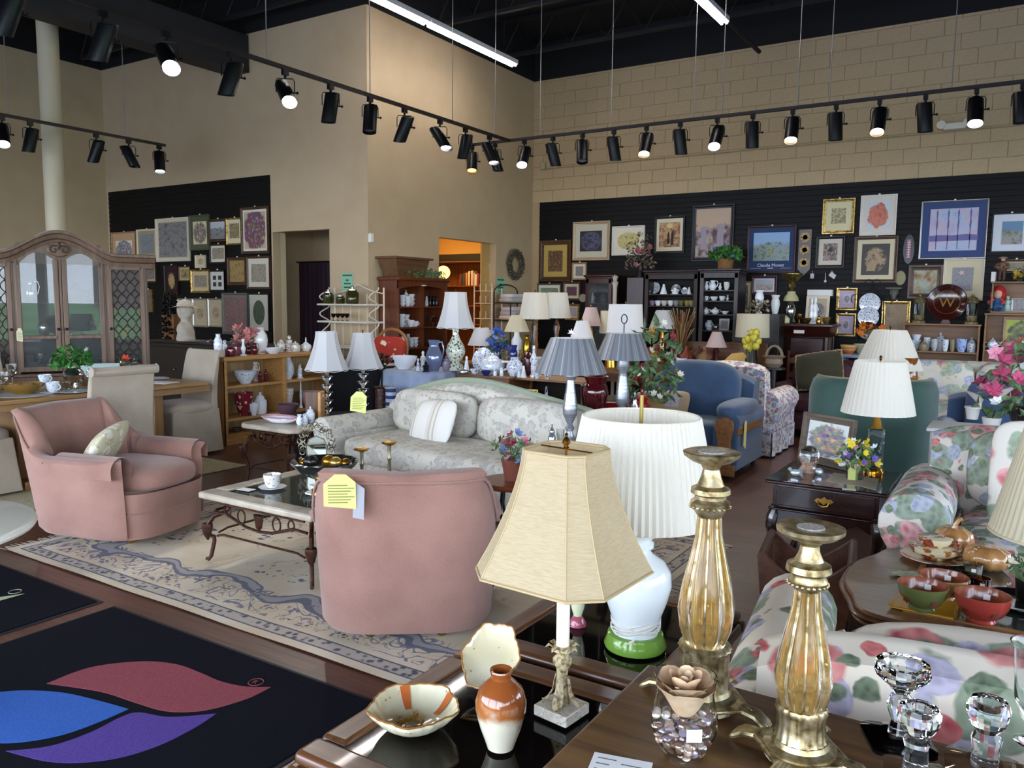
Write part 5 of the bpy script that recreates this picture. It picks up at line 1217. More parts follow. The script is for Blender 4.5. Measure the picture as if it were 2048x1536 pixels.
# -- shelves on the right of the slat wall
MDW=wood('mid_oak','6f4a2a','8a623a',0,.45)
yf=11.85
xa,xb=atY(1806,yf,1.2).x,atY(1960,yf,1.2).x;z3=[ZT((xa,yf),y) for y in(700,646)]
shelf_unit('mug_shelf','low oak shelf of blue and white mugs',xa,xb,yf,yf+.38,[.1,.5,z3[0],z3[1]],MDW);MUG=(xa,xb,yf,z3)
xa=atY(1968,yf,1.2).x;z4=[ZT((xa,yf),y) for y in(699,626)]
shelf_unit('oak_bookshelf','oak shelf of teapots and a yellow painting by the slat wall',xa,xa+1.15,yf,yf+.36,[.1,.5,z4[0],z4[1]],MDW)
z5=ZT((xa,yf),563);shelf_unit('shelf_riser','small oak riser with doll, set on the oak shelf',xa+.05,xa+1.2,yf+.02,yf+.34,[.02,z5-z4[1]-.003],MDW,toe=0,t=.02,cat='shelf').location.z=z4[1]+.003
BSH=(xa,yf,z4,z5)
# -- RIGHT SIDE
FLB=floral('red_blue_sprig_cloth','cfcac6',[(14,.40,'7d86a8','9aa0b8',2),(18,.36,'9c5a60','b98a88',5),(24,.24,'6d7d68','8d9a86',8),(30,.2,'5c4c58','8a7a80',11)],.85,'d8d3cd')
FLC=floral('rose_garden_cloth','cfc6ba',[(6,.46,'6f7a6a','93a08c',3),(8,.34,'8a93a8','b0b4c0',14),(5,.36,'b05a62','d9a6a2',5),(11,.28,'59664f','7f8a70',9),(10,.24,'a04450','c98a86',21)],.8,'d8d0c4')
FLD=floral('cabbage_rose_cloth','d2c6b2',[(5,.46,'65705a','8a937c',3),(7,.34,'8d8698','b5aebd',16),(4.0,.36,'a0484c','d08c84',7),(8,.3,'4f5a44','77826a',10),(7,.22,'9a3a40','c2706a',19)],.8,'dacfbd')
FLE=floral('pastel_blossom_cloth','cfc9b8',[(5,.46,'8f9c86','b3bba6',2),(6,.36,'8d93ad','b9bcc9',6),(6,.3,'a8606c','cf9a9a',11),(9,.2,'b5a878','d3c8a2',15)],.8,'d6d1c2')
DENIM=fabric('denim_blue','2b4259','40597a',.85)
DENOAK=wood('arm_oak','6f4320','96622f',1,.35)
t=sofa('armchair','blue denim armchair with oak arm fronts and base',(-2.56,6.86,0),0,1.14,.92,DENIM,armh=.60,aw=.22,roll=.1,seatz=.45,backz=.86,nc=1,cat='armchair',backcush=False,seat_t=.2,bt=.24)
MB().cushion((0,.62,.72),(.80,.56,.30),rx3(PI/2-.18),n=9,p=3.2).build('back_cushion',DENIM,t,sm=60)
for s in(-1,1):
    x=s*.46
    MB().prism([(x-.055,.1),(x+.055,.1),(x+.06,.35),(x+.085,.46),(x+.075,.53),(x+.0,.56),(x-.075,.53),(x-.085,.46),(x-.06,.35)],-.03,.0,'xz').build('arm_front',DENOAK,t,sm=0,bevel=.01)
    MB().box(s*.575-.012,s*.575+.012,0,.72,.40,.47).build('arm_rail',DENOAK,t,bevel=.008)
    MB().cushion((x,.36,.60),(.24,.82,.15),n=6,p=3).build('arm_pad',DENIM,t,sm=60)
MB().box(-.56,.56,-.02,.01,.03,.14).build('base_board',DENOAK,t,bevel=.012)
pillow('small burlap pillow with grey print on the denim chair',(-2.68,7.12,.60),(.30,.26,.1),rx3(1.15),fabric('burlap','9c8566','b59d7a'))
o=MB().box(-.07,.07,-.045,.075,.052,.056).xf(rx3(1.15)).build('pillow_print',art(['8d8794','bdb6bf','6d6874'],6,None,1,77),bpy.data.objects['throw_pillow.002'],sm=0)
t=thing('paper_tag','pale yellow paper tag hanging on the denim chair arm','tag',(-1.965,7.0,.3),PI/2);MB().prism([(-.04,0),(.03,-.04),(.04,.2),(0,.22),(-.03,.2)],-.003,0,'xz').build('sheet',pm('tag_yellow','d8cf86',.8),t,sm=0)
t=sofa('armchair','sprigged floral skirted armchair back to back with the denim chair',(-2.50,9.02,0),PI,1.0,.95,FLB,armh=.66,aw=.24,roll=.13,seatz=.46,backz=.93,nc=1,cat='armchair',skirt=.12,bt=.24)
BURG=floral('burgundy_dot_cloth','3a1620',[(20,.2,'5a2a34','6a3a40',2)],.8,'481c28')
sofa('armchair','burgundy patterned armchair with an olive pillow',(-1.94,9.5,0),math.radians(-4),.95,.85,BURG,armh=.62,aw=.18,roll=.1,seatz=.45,backz=.86,nc=1,cat='armchair')
pillow('olive velvet pillow with tan fringe on the burgundy chair',(-1.95,9.97,.76),(.55,.46,.16),rz3(-.1)@rx3(1.2)@rz3(.2),fabric('olive_velvet','2c2a18','3d3a22'),nz('tan_fringe',[(.4,'6a5434'),(.6,'b39a6c')],(60,60,60),.9))
GRN=fabric('green_velvet','2b4a42','3b5c52',.7)
gc=Vector(atY(1742,6.35,.8))
t=thing('wing_chair','green velvet barrel-back chair seen from behind','armchair',(gc.x,6.35,0),math.radians(100))
def wing(u,v):
    th=(-1+2*u)*math.radians(118);x,y=plan(th,.40,.43,3.0);q=abs(th)/math.radians(118)
    h=ZTOP-(.33*max(0,(q-.62)/.38)**1.4);d=Vector((x,y)).normalized()
    S_=[(0,.06),(0,.5),(.0,h-.08),(.02,h-.02),(.05,h),(.09,h-.02),(.11,h-.08),(.12,.5),(.12,.3)]
    i=v*(len(S_)-1);k=min(len(S_)-2,int(i));f=i-k;o=S_[k][0]*(1-f)+S_[k+1][0]*f;z=S_[k][1]*(1-f)+S_[k+1][1]*f
    return(x-d.x*o-.10*max(0,z-.3)*math.cos(th),y-d.y*o,z)
ZTOP=ZT(gc,750)
m=MB().surf(wing,61,17);m.f+=[tuple(range(17)),tuple(reversed(range(60*17,61*17)))];m.build('back_and_wings',GRN,t,sm=60)
MB().cushion((.04,0,.42),(.66,.6,.18),n=7,p=4).build('seat_cushion',GRN,t,sm=60);MB().lathe([(.001,.06),(.35,.06),(.36,.36),(.001,.36)],24,square=4).build('seat_base',GRN,t)
for x in(-.27,.27):
    for y in(-.27,.27):MB().lathe([(.018,0),(.028,.07)],10,c=(x,y,0)).build('foot',DKW,t)
pts=[]
for i in range(61):p=wing(i/60,.5);pts.append((p[0],p[1],p[2]+.002))
MB().tube(pts,.008,6).build('piping',pm('tan_piping','8a8468',.8),t)
sofa('sofa','pastel blossom print sofa in front of the mug shelf',(-.35,9.6,0),0,2.0,.95,FLE,armh=.62,aw=.2,seatz=.45,backz=.90,nc=2,skirt=None)
sofa('sofa','steel blue sofa between the pastel sofa and rose sofa',(.37,7.15,0),math.radians(2),1.75,.95,fabric('steel_blue','34496a','455c80',.85),armh=.58,aw=.2,roll=.12,seatz=.44,backz=.80,nc=2,cushz=.93)
# -- queen anne end table
QAW=wood('queen_anne_dark','160a08','2b1410',0,.18,.5)
t=thing('end_table','dark Queen Anne end table with one drawer','end table',(-.84,4.90,0));w,d,z=.32,.33,.55
MB().box(-w,w,-d,d,z-.022,z).build('table_top',QAW,t,bevel=.008)
MB().box(-w+.04,w-.04,-d+.04,d-.03,z-.16,z-.022).build('case',QAW,t,bevel=.004)
dr=MB().box(-w+.06,w-.06,-d+.03,-d+.045,z-.145,z-.035).build('drawer',QAW,t,bevel=.004)
bm=MB().prism([(-.05,0),(-.035,-.012),(-.015,-.008),(0,-.022),(.015,-.008),(.035,-.012),(.05,0),(.035,.012),(.015,.01),(0,.024),(-.015,.01),(-.035,.012)],-d+.024,-d+.03,'xz').xf(Matrix.Identity(3),(0,0,z-.09)).build('drawer_plate',BRASS,dr,sm=0)
MB().tube([(-.03,-d+.022,z-.09),(-.022,-d+.012,z-.112),(0,-d+.01,z-.118),(.022,-d+.012,z-.112),(.03,-d+.022,z-.09)],.0035,6).build('drawer_pull',BRASS,dr)
MB().box(-w+.02,w-.02,-d+.02,d-.02,z-.175,z-.16).build('moulding',QAW,t,bevel=.006)
for s_,yy in((-1,-d+.04),(1,d-.04)):
    MB().prism([(-w+.06,z-.175),(w-.06,z-.175),(w-.06,z-.25),(w*.55,z-.205),(w*.35,z-.235),(w*.15,z-.215),(0,z-.245),(-w*.15,z-.215),(-w*.35,z-.235),(-w*.55,z-.205),(-w+.06,z-.25)],yy-.01,yy+.01,'xz').build('scalloped_apron',QAW,t,sm=0)
for sx in(-1,1):
    for sy in(-1,1):
        a=Vector((sx*(w-.06),sy*(d-.06),0));dv=Vector((sx,sy,0)).normalized()
        MB().tube([a+dv*o+Vector((0,0,h)) for o,h in((0,z-.16),(.025,z-.22),(.032,z-.27),(.015,z-.36),(-.005,.14),(-.004,.07),(.015,.035),(.02,.012),(.02,0))],[.03,.036,.033,.022,.015,.014,.02,.026,.022],10).build('leg',QAW,t)
QZ=.55
# -- rose sofa on the right (faces the camera side)
t=sofa('sofa','rose garden print sofa beside the Queen Anne table',(.36,4.15,0),math.radians(0),1.62,.98,FLC,armh=.66,aw=.27,roll=.155,seatz=.46,backz=.88,nc=1,nb=1,skirt=.16,cushz=.90,bt=.22)
MB().cushion((-.12,.56,.69),(.62,.58,.1),rx3(PI/2-.3),n=7,p=6).build('draped_panel',floral('rose_panel','d8d2c6',[(4.2,.30,'7d8a74','9daa92',13),(3.6,.22,'b8545c','e0a8a4',4),(7,.2,'9aa0b0','bfc2cc',22)],.8),t,sm=60)
# -- cabbage rose loveseat in front, back towards the camera
t=sofa('loveseat','cabbage rose print loveseat turned away behind the oak table',(.07,2.90,0),PI+math.radians(7),1.5,.98,FLD,armh=.62,aw=.25,roll=.13,seatz=.42,backz=.77,nc=1,nb=1,cat='sofa',skirt=.16,cushz=.75,bt=.22,lean=.06)
# -- scalloped coffee table with glass inset
CTW=wood('fruitwood','5c3c24','80583a',0,.3,.3)
tc=Vector((.10,3.55,0));t=thing('coffee_table','scalloped fruitwood coffee table with inset glass','coffee table',tc,0);z=.43
def oval(a,b,sc,n=96):
    o=[]
    for i in range(n):
        th=2*PI*i/n;r=1+sc*math.cos(8*th);e=.62;o.append((a*r*sgp(math.cos(th),e),b*r*sgp(math.sin(th),e)))
    return o
for(k,za,zb) in((1.0,z-.018,z),(1.03,z-.03,z-.018),(.985,z-.042,z-.03),(1.01,z-.055,z-.042)):MB().prism(oval(.62*k,.54*k,.025),za,zb).build('moulded_top',CTW,t,bevel=.005)
MB().box(-.36,.36,-.36,.36,z,z+.004).build('glass_inset',pm('inset_glass','39403e',.03,0,.4,1.5),t,sm=0)
for(a,b,c,e) in((-.385,.385,-.385,-.36),(-.385,.385,.36,.385),(-.385,-.36,-.36,.36),(.36,.385,-.36,.36)):MB().box(a,b,c,e,z,z+.004).build('inset_frame',wood('inset_wood','7a5228','a5763c',0,.35),t,sm=0)
for sx in(-1,1):
    for sy in(-1,1):MB().tube([(sx*(.40+o),sy*(.34+o),h) for o,h in((0,z-.05),(.05,z-.12),(.02,.2),(0,.08),(.03,0))],[.04,.036,.022,.02,.03],10).build('leg',CTW,t)
MB().prism(oval(.52,.45,.0),z-.13,z-.055).build('apron',CTW,t)
CTZ=z+.004
# -- magazine rack
MRW=wood('rack_walnut','3a1f12','573321',1,.35)
p=G(1690,1150,.22);t=thing('magazine_rack','brown wooden magazine rack with turned spindles beside the scalloped table','magazine rack',(-.76,3.86,0),math.radians(8));
for sy in(-1,1):
    MB().prism([(-.17,.02),(.17,.02),(.19,.2),(.21,.40),(.19,.42),(.12,.36),(.04,.30),(-.04,.30),(-.12,.36),(-.19,.42),(-.21,.40),(-.19,.2)],sy*.2-.009,sy*.2+.009,'xz').build('end_panel',MRW,t,bevel=.004)
for sx in(-1,1):
    MB().tube([(sx*.19,-.21,.395),(sx*.19,.21,.395)],.02,10).build('rail',MRW,t)
    for k in range(4):y=-.13+.087*k;MB().lathe([(.008,0),(.012,.06),(.007,.1),(.013,.17),(.007,.22),(.01,.34)],8,c=(sx*.185,y,.05)).build('spindle',MRW,t)
MB().box(-.17,.17,-.19,.19,.03,.045).build('bottom',MRW,t,sm=0)
# -- the two glass topped tables in front
ETW=wood('walnut_frame','4a2c18','714829',0,.3,.25);ETY=wood('walnut_frame_long','4a2c18','714829',1,.3,.25)
SMOKE=pm('smoked_glass','1a1512',.04,0,.55,1.45)
def inset_table(label,x0,x1,y0,y1,z):
    t=thing('end_table',label,'end table',((x0+x1)/2,(y0+y1)/2,0));w,d,f=(x1-x0)/2,(y1-y0)/2,.085
    for(a,b,c,e,mm) in((-w,w,-d,-d+f,ETW),(-w,w,d-f,d,ETW),(-w,-w+f,-d+f,d-f,ETY),(w-f,w,-d+f,d-f,ETY)):
        MB().box(a,b,c,e,z-.035,z).build('frame_rail',mm,t,bevel=.016,seg=3)
    for(a,b,c,e,mm) in((-w-.012,w+.012,-d-.012,-d+.03,ETW),(-w-.012,w+.012,d-.03,d+.012,ETW),(-w-.012,-w+.03,-d+.03,d-.03,ETY),(w-.03,w+.012,-d+.03,d-.03,ETY)):
        MB().box(a,b,c,e,z-.075,z-.035).build('moulded_edge',mm,t,bevel=.012)
    MB().box(-w+f-.005,w-f+.005,-d+f-.005,d-f+.005,z-.016,z-.008).build('glass_panel',SMOKE,t,sm=0)
    m=MB()
    for k in range(3):
        for j in range(3):
            c_=(-w*.55+w*.55*k,-d*.55+d*.55*j);m.tube([(c_[0]+.09*math.cos(q),c_[1]+.09*math.sin(q),z-.06) for q in[i*PI/10 for i in range(20)]],.01,5,True)
    m.build('fretwork',pm('fret_dark','2a1a10',.5),t)
    MB().box(-w+.03,w-.03,-d+.03,d-.03,.12,.14).build('lower_shelf',ETW,t,sm=0)
    for sx in(-1,1):
        for sy in(-1,1):MB().lathe([(.03,0),(.034,.06),(.026,.2),(.034,z-.15),(.034,z-.06)],12,c=(sx*(w-.05),sy*(d-.05),0)).build('leg',ETY,t)
    return t
EZ=.52
inset_table('walnut end table with smoked glass top holding the cream lamp',-1.34,-.72,1.2,1.89,EZ)
inset_table('walnut end table with smoked glass top under the white lamp',-1.34,-.72,1.93,2.62,EZ)
# -- oak table in the foreground
OT=wood('table_oak','3b2412','7d5730',0,.4,.1,sc=.8);OZ=.70
t=thing('oak_table','brown oak table with candle stands and glass candlesticks','table',(-.1,1.28,0))
MB().box(-.585,.585,-.43,.43,OZ-.03,OZ).build('table_top',OT,t,bevel=.008)
MB().box(-.53,.53,-.38,.38,OZ-.1,OZ-.03).build('apron',OT,t,sm=0)
for sx in(-1,1):
    for sy in(-1,1):MB().box(sx*.5-.03,sx*.5+.03,sy*.35-.03,sy*.35+.03,0,OZ-.03).build('leg',OT,t,bevel=.006)
# -- small tables in the middle
MW=pm('white_lacquer','d6d6d4',.35)
LT1=Vector(atY(1135,4.12,.6));legtable('side_table','small white side table under a pewter lamp',LT1.x-.2,LT1.x+.24,3.95,4.33,.60,MW)
LT2=Vector(atY(1243,5.55,.58));legtable('console_table','dark console table of red ware and a pewter lamp',LT2.x-.62,LT2.x+.25,5.3,5.85,.58,DKW)
pt=G(1032,958,.58);t=thing('plant_table','small round wooden table on black scroll legs','table',(pt.x-.02,pt.y,.012))
MB().lathe([(.001,.53),(.17,.53),(.18,.545),(.17,.56),(.001,.56)],28).build('table_top',wood('plant_table_wood','5a2a16','7c4224',0,.3),t)
for k in range(3):
    a=k*2*PI/3+.5;dv=Vector((math.cos(a),math.sin(a),0))
    MB().tube([dv*o+Vector((0,0,h)) for o,h in((.10,.53),(.12,.40),(.06,.28),(.08,.15),(.15,.05),(.2,.01),(.22,.03),(.2,.06),(.17,.05))],.009,8).build('leg',BLACKM,t)
MB().tube([(.07*math.cos(i*PI/8),.07*math.sin(i*PI/8),.28) for i in range(16)],.006,6,True).build('ring',BLACKM,t)
PT=(pt.x-.02,pt.y,.572)
# -- FOREGROUND THINGS
def lt(name,label,cat,P,parts,group=None,rz=0):
    """turned thing: parts = (part name, material, [(half width px, py)...], lathe options)"""
    t=thing(name,label,cat,P,rz,group)
    for(pn,mm,prof,kw) in parts:
        kw=dict(kw);seg=kw.pop('seg',28);sm=kw.pop('sm',40);kind=kw.pop('kind',None)
        MB().lathe(LP(P,prof),seg,**kw).build(pn,mm,t,sm=sm,kind=kind)
    return t
def ring_pts(c,r,n=24,z=0,sx=1,sy=1):return[(c[0]+r*sx*math.cos(2*PI*i/n),c[1]+r*sy*math.sin(2*PI*i/n),c[2]+z) for i in range(n)]
SHW=pm('shade_white','e6e3dc',.85);SHC=pm('shade_cream','d9cfb4',.85)
def thin(name,c,tr=.35,bmpsc=0):
    if name in MC:return MC[name]
    m,nt,n,l,b=newmat(name);b.inputs['Base Color'].default_value=(*lin(c),1);b.inputs['Roughness'].default_value=.9
    tl=n.new('ShaderNodeBsdfTranslucent');tl.inputs[0].default_value=(*lin(c),1);mx=n.new('ShaderNodeMixShader');mx.inputs[0].default_value=tr
    if bmpsc:
        v=coords(n,l,bmpsc);t=n.new('ShaderNodeTexNoise');t.inputs['Scale'].default_value=1;t.inputs['Detail'].default_value=4;l.new(v,t.inputs['Vector'])
        d=tuple(x*.8 for x in lin(c));r=ramp(n,[(.35,d),(.65,lin(c))]);l.new(t.outputs['Fac'],r.inputs[0]);l.new(r.outputs[0],b.inputs['Base Color']);bump(n,l,b,t.outputs['Fac'],.15,.002)
    l.new(b.outputs[0],mx.inputs[1]);l.new(tl.outputs[0],mx.inputs[2]);l.new(mx.outputs[0],n['Material Output'].inputs['Surface']);MC[name]=m;return m
PLEATW=thin('pleated_white','e9e4d6',.3);PLEATC=thin('pleated_cream','ddd3b6',.3);SILKT=thin('silk_tan','cdb994',.25,(40,40,400));LINW=thin('linen_white','e6e6e6',.3);LINP=thin('linen_pink','d0b9b2',.25)
# -- cream lamp with cut-corner silk shade
P=G(1123,1428,EZ);t=thing('table_lamp','tan silk cut-corner lamp on marble block with leafy stem','lamp',P,math.radians(-8));s=mpp(P)
MARB=nz('cream_marble',[(.35,'c9bfae'),(.5,'ddd6c8'),(.53,'a89c88'),(.56,'ddd6c8')],(14,14,14),.25,6,dist=1.5)
zz=lambda py:ZT(P,py)-P.z
MB().box(-.05,.05,-.05,.05,0,.028).build('marble_base',MARB,t,bevel=.003)
IVG=nz('ivory_gilt',[(.35,'6a5632'),(.55,'c2b28a')],(90,90,90),.5,bmp=.4,bd=.003)
MB().lathe([(.001,.028),(.02,.03),(.017,.05),(.014,zz(1350)),(.015,zz(1335)),(.024,zz(1325)),(.024,zz(1317)),(.015,zz(1309)),(.018,zz(1303)),(.028,zz(1298)),(.02,zz(1290)),(.001,zz(1288))],20).build('stem',IVG,t)
for k in range(4):
    a=k*PI/2+.3;d=Vector((math.cos(a),math.sin(a),0));sd=Vector((-d.y,d.x,0));m=MB()
    pts=[(.014,zz(1350),.004),(.017,.09,.009),(.022,.06,.012),(.034,.04,.013),(.044,.031,.009),(.05,.029,.002)]
    vs=[];
    for(r,z,w_) in pts:vs+=[d*r-sd*w_+Vector((0,0,z)),d*(r+.004)+Vector((0,0,z+.002)),d*r+sd*w_+Vector((0,0,z))]
    m.add(vs,[(i*3+j,i*3+j+1,i*3+j+4,i*3+j+3) for i in range(5) for j in range(2)]);m.build('leaf_foot',IVG,t)
for k in range(8):
    a=k*PI/4;d=Vector((math.cos(a),math.sin(a),0));sd=Vector((-d.y,d.x,0));z0=zz(1297)
    MB().add([d*.016-sd*.006+Vector((0,0,z0)),d*.016+sd*.006+Vector((0,0,z0)),d*.034+sd*.009+Vector((0,0,z0+.012)),d*.034-sd*.009+Vector((0,0,z0+.012)),d*.046+Vector((0,0,z0+.004))],[(0,1,2,3),(3,2,4)]).build('leaf_cup',IVG,t,sm=60)
MB().lathe([(.0165,zz(1292)),(.0165,zz(1150)),(.001,zz(1149))],18).build('candle_tube',pm('candle_ivory','e4dfc8',.5),t)
zb,ztp=zz(1140),zz(898);rb,rt=160*s,77*s
def octo(k,r):
    c=.88;o=[]
    for i in range(4):
        a=i*PI/2;
        for q in(-1,1):o.append((r*(math.cos(a)*1.0-q*math.sin(a)*c*.75),r*(math.sin(a)*1.0+q*math.cos(a)*c*.75)))
    return o
vs=[];NV=12;RZ=rz3(math.radians(4))
for j in range(NV+1):
    f=j/NV;r=rt+(rb-rt)*((1-f)**1.55);vs+=[RZ@Vector((x,y,zb+(ztp-zb)*f)) for x,y in octo(8,r*.9)]
fs=[(j*8+i,j*8+(i+1)%8,(j+1)*8+(i+1)%8,(j+1)*8+i) for j in range(NV) for i in range(8)]
sh=MB().add(vs,fs).build('shade',SILKT,t,sm=25)
TRM=pm('shade_trim','b59f76',.8)
for i in range(8):MB().tube([vs[j*8+i] for j in range(NV+1)],.0022,5).build('shade_rib',TRM,sh)
for j in(0,NV):MB().tube([vs[j*8+i] for i in range(8)],.004,6,True).build('shade_binding',TRM,sh)
MB().tube([(0,0,zz(1152)),(0,0,ztp+.0)],.003,6).tube([(-rt*.8,0,ztp),(rt*.8,0,ztp)],.002,5).build('harp',BRASS,t)
MB().lathe([(.001,ztp),(.008,ztp+.003),(.004,ztp+.008),(.011,ztp+.016),(.008,ztp+.024),(.003,ztp+.03),(.005,ztp+.036),(.001,ztp+.04)],14).build('finial',BRASS,t)
# -- white jar lamp with pleated shade
P=G(1270,1291,EZ);OPAL=pm('opal_glass','d3d8d6',.12,coat=.5)
t=lt('table_lamp','white glass jar lamp with big pleated shade and green base','lamp',P,[
 ('base',pm('green_glaze','6f9a3a',.15,coat=.5),[(.1,1291),(60,1291),(62,1285),(57,1273),(55,1264),(46,1262),(.1,1262)],{}),
 ('jar',OPAL,[(.1,1263),(45,1262),(44,1250),(50,1228),(62,1195),(69,1165),(66,1140),(52,1120),(30,1106),(24,1098),(32,1092),(32,1084),(26,1079),(31,1073),(22,1066),(.1,1065)],{'seg':40})])
s=mpp(P);zz=lambda py:ZT(P,py)-P.z
pr=[(150*s,zz(1030)),(140*s,zz(968)),(125*s,zz(890)),(113*s,zz(832))]
sh=MB().lathe(pr,288,flute=72,fl=.016,caps=False).build('shade',PLEATW,t,sm=60)
for r,z in(pr[0],pr[-1]):MB().tube(ring_pts((0,0,z),r*.985,48),.003,5,True).build('shade_wire',pm('shade_wire_m','d8d0bc',.7),sh)
MB().tube([(0,0,zz(1066)),(0,0,zz(790))],.006,8).build('harp_post',pm('brass_post','8f7c45',.35,.9),t)
m=MB();R_=random.Random(2)
for k in range(7):m.tube([(q[0],q[1],zz(1252)+.004*k+.008*math.sin(i*.5+k)) for i,q in enumerate(ring_pts((0,0,0),47*s+.002,32))],.0025,4,True)
m.build('cord',pm('cord_white','cfccc2',.6),t)
MB().tube([(-.02,-.085,.012),(.0,-.083,.03),(.03,-.076,.05)],.0035,5).build('cord_switch',pm('cord_white','cfccc2',.6),t)
# -- gilt candle stands with ribbed amber glass
AMBG=pm('amber_glass','dcb569',.06,0,.85,1.35);GILT=nz('gilt_silver',[(.3,'54462c'),(.5,'a3916a'),(.75,'cfc6a8')],(45,45,45),.35,metal=.85,bmp=.3,bd=.003)
def candlestand(label,P,k,prof_g,prof_glass,prof_c,zb):
    t=thing('candle_stand',label,'candle holder',P,math.radians(38));s=mpp(P)
    MB().lathe(LP(P,prof_g),48).build('candle_cup',GILT,t);
    g=LP(P,prof_g);top=g[-1]
    MB().lathe([(.001,top[1]+.0),(26*s,top[1]+.0),(26*s,top[1]+.002),(.001,top[1]+.002)],24).build('cup_mesh',nz('speckle_mesh',[(.4,'8a8078'),(.6,'c9c4ba')],(400,400,400),.6),t)
    MB().lathe(LP(P,prof_glass),64,flute=8,fl=.07).build('glass_body',AMBG,t,sm=60)
    gl=LP(P,prof_glass);
    for i in range(8):
        a=PI/8+i*PI/4;MB().tube([(r*.94*math.cos(a),r*.94*math.sin(a),z) for r,z in gl],.0028,5).build('gilt_rib',GILT,t)
    MB().lathe(LP(P,prof_c),72,flute=18,fl=.03).build('fluted_column',GILT,t,sm=60)
    bp=[q for q in g if True];
    zr=[z for r,z in LP(P,prof_g)]
    rr=max(r for r,z in LP(P,prof_g[:5]));zc=LP(P,prof_g[:5])
    m=MB()
    for i in range(22):a=2*PI*i/22;m.ball((rr*1.0*math.cos(a),rr*1.0*math.sin(a),zc[1][1]),.0035,6,4)
    m.build('bead_ring',GILT,t,kind='stuff')
    h=LP(P,prof_c)[0][1];b=zb
    MB().box(-b*1.22,b*1.22,-b*1.22,b*1.22,h*.42,h*.62).build('plinth',GILT,t,bevel=.004);MB().lathe([(b*1.1,h*.62),(b*1.12,h*.7),(b*.9,h*.8),(b*.85,h),(.001,h)],40).build('plinth_ring',GILT,t)
    MB().lathe([(.001,h*.05),(b*.8,h*.05),(b*1.1,h*.2),(b*1.2,h*.42),(.001,h*.42)],32).build('plinth_dome',nz('worn_ivory',[(.42,'cfc19a'),(.5,'4a3a28'),(.56,'cabb92')],(25,25,25),.5),t)
    for i in range(4):
        a=PI/4+i*PI/2;d=Vector((math.cos(a),math.sin(a),0));sd=Vector((-d.y,d.x,0));f=MB()
        for q in(-1.5,-.5,.5,1.5):f.tube([d*(b*1.3)+sd*q*.006+Vector((0,0,h*.5)),d*(b*1.85)+sd*q*.008+Vector((0,0,h*.44)),d*(b*2.15)+sd*q*.009+Vector((0,0,h*.2)),d*(b*2.25)+sd*q*.008+Vector((0,0,.004))],[.008,.0075,.006,.004],8)
        f.build('claw_foot',GILT,t)
P=G(1405,1414,OZ);candlestand('taller gilt candle stand with ribbed amber glass body',P,1,
 [(22,1034),(36,1012),(38,1003),(30,996),(30,990),(38,985),(37,976),(26,970),(20,955),(16,938),(20,929),(40,921),(53,911),(55,904),(47,901),(30,904)],
 [(22,1032),(25,1070),(36,1120),(48,1170),(54,1215),(50,1250),(38,1283),(34,1295)],[(50,1368),(49,1362),(47,1330),(48,1298),(52,1292),(46,1284)][::1],60*mpp(P))
P=G(1598,1520,OZ);candlestand('shorter gilt candle stand with ribbed amber glass body',P,1,
 [(24,1180),(34,1166),(37,1160),(33,1152),(33,1147),(43,1140),(41,1128),(27,1120),(19,1102),(18,1090),(26,1081),(50,1072),(63,1062),(64,1054),(54,1051),(36,1055)],
 [(24,1178),(27,1215),(38,1265),(50,1320),(54,1355),(49,1385),(40,1410),(37,1418)],[(50,1473),(48,1468),(45,1447),(46,1424),(50,1416),(46,1408)],62*mpp(P))
# -- glass vase with peach silk rose and glass pebbles
P=G(1366,1512,OZ);s=mpp(P);t=thing('glass_vase','clear glass vase of iridescent pebbles with a peach silk rose','vase',P);zz=lambda py:ZT(P,py)-P.z
VG=glassm('vase_glass','f6fafa',.0,1.25)
pr=[(.001,0),(38*s,0),(36*s,zz(1505)),(50*s,zz(1488)),(64*s,zz(1455)),(66*s,zz(1435)),(60*s,zz(1405)),(56*s,zz(1385)),(58*s,zz(1365)),(62*s,zz(1350))]
MB().lathe(pr+[(r-.0022,z) for r,z in reversed(pr[4:])]+[(46*s,zz(1486)),(.001,zz(1498))],40).build('glass',VG,t)
R_=random.Random(4);PEB=[pm('pebble_%d'%i,c,.08,.25,coat=1) for i,c in enumerate(('8f6f5c','b59a86','6d4c44','c8b8ac','9a8896'))]
for i in range(110):
    q=R_.uniform(0,1);z=zz(1492)+(zz(1425)-zz(1492))*q;rm=(46+14*math.sin(q*2))*s;r=rm*math.sqrt(R_.random());a=R_.uniform(0,6.28)
    MB().ball((0,0,0),.0085,10,6,(1.1,1,.55)).xf(Matrix.Rotation(R_.uniform(0,3),3,'X')@rz3(a),(r*math.cos(a),r*math.sin(a),z)).build('glass_pebble',PEB[i%5],t)
PEACH=nz('peach_petal',[(.3,'c29a72'),(.7,'e0c09c')],(25,25,25),.75)
def rose(m,c,R0_,layers,rng,ax=Vector((0,0,1))):
    for L_,(rad,n_,ht,opn) in enumerate(layers):
        for k in range(n_):
            a=2*PI*k/n_+L_*.7+rng.uniform(-.15,.15)
            def fn(u,v,a=a,rad=rad,ht=ht,opn=opn,n_=n_):
                w=(u-.5)*2*PI/n_*1.5;r=rad*(.35+.65*v**.8)+opn*v**3-.25*rad*abs(u-.5)**2*4*v
                return Vector(c)+Vector((r*math.cos(a+w),r*math.sin(a+w),ht*(v-.5*v**3*opn/max(rad,1e-4))*(1-.25*(2*u-1)**2)))
            m.surf(fn,8,7)
m=MB();rose(m,(0,0,zz(1425)),1,[(.012,4,.085,.002),(.025,5,.09,.006),(.04,5,.085,.013),(.05,6,.065,.008)],R_);m.build('silk_rose',PEACH,t,sm=70)
MB().obox((38*s,-50*s,zz(1438)),(.028,.002,.024),rz3(.6)).build('price_sticker',PAPER,t,sm=0)
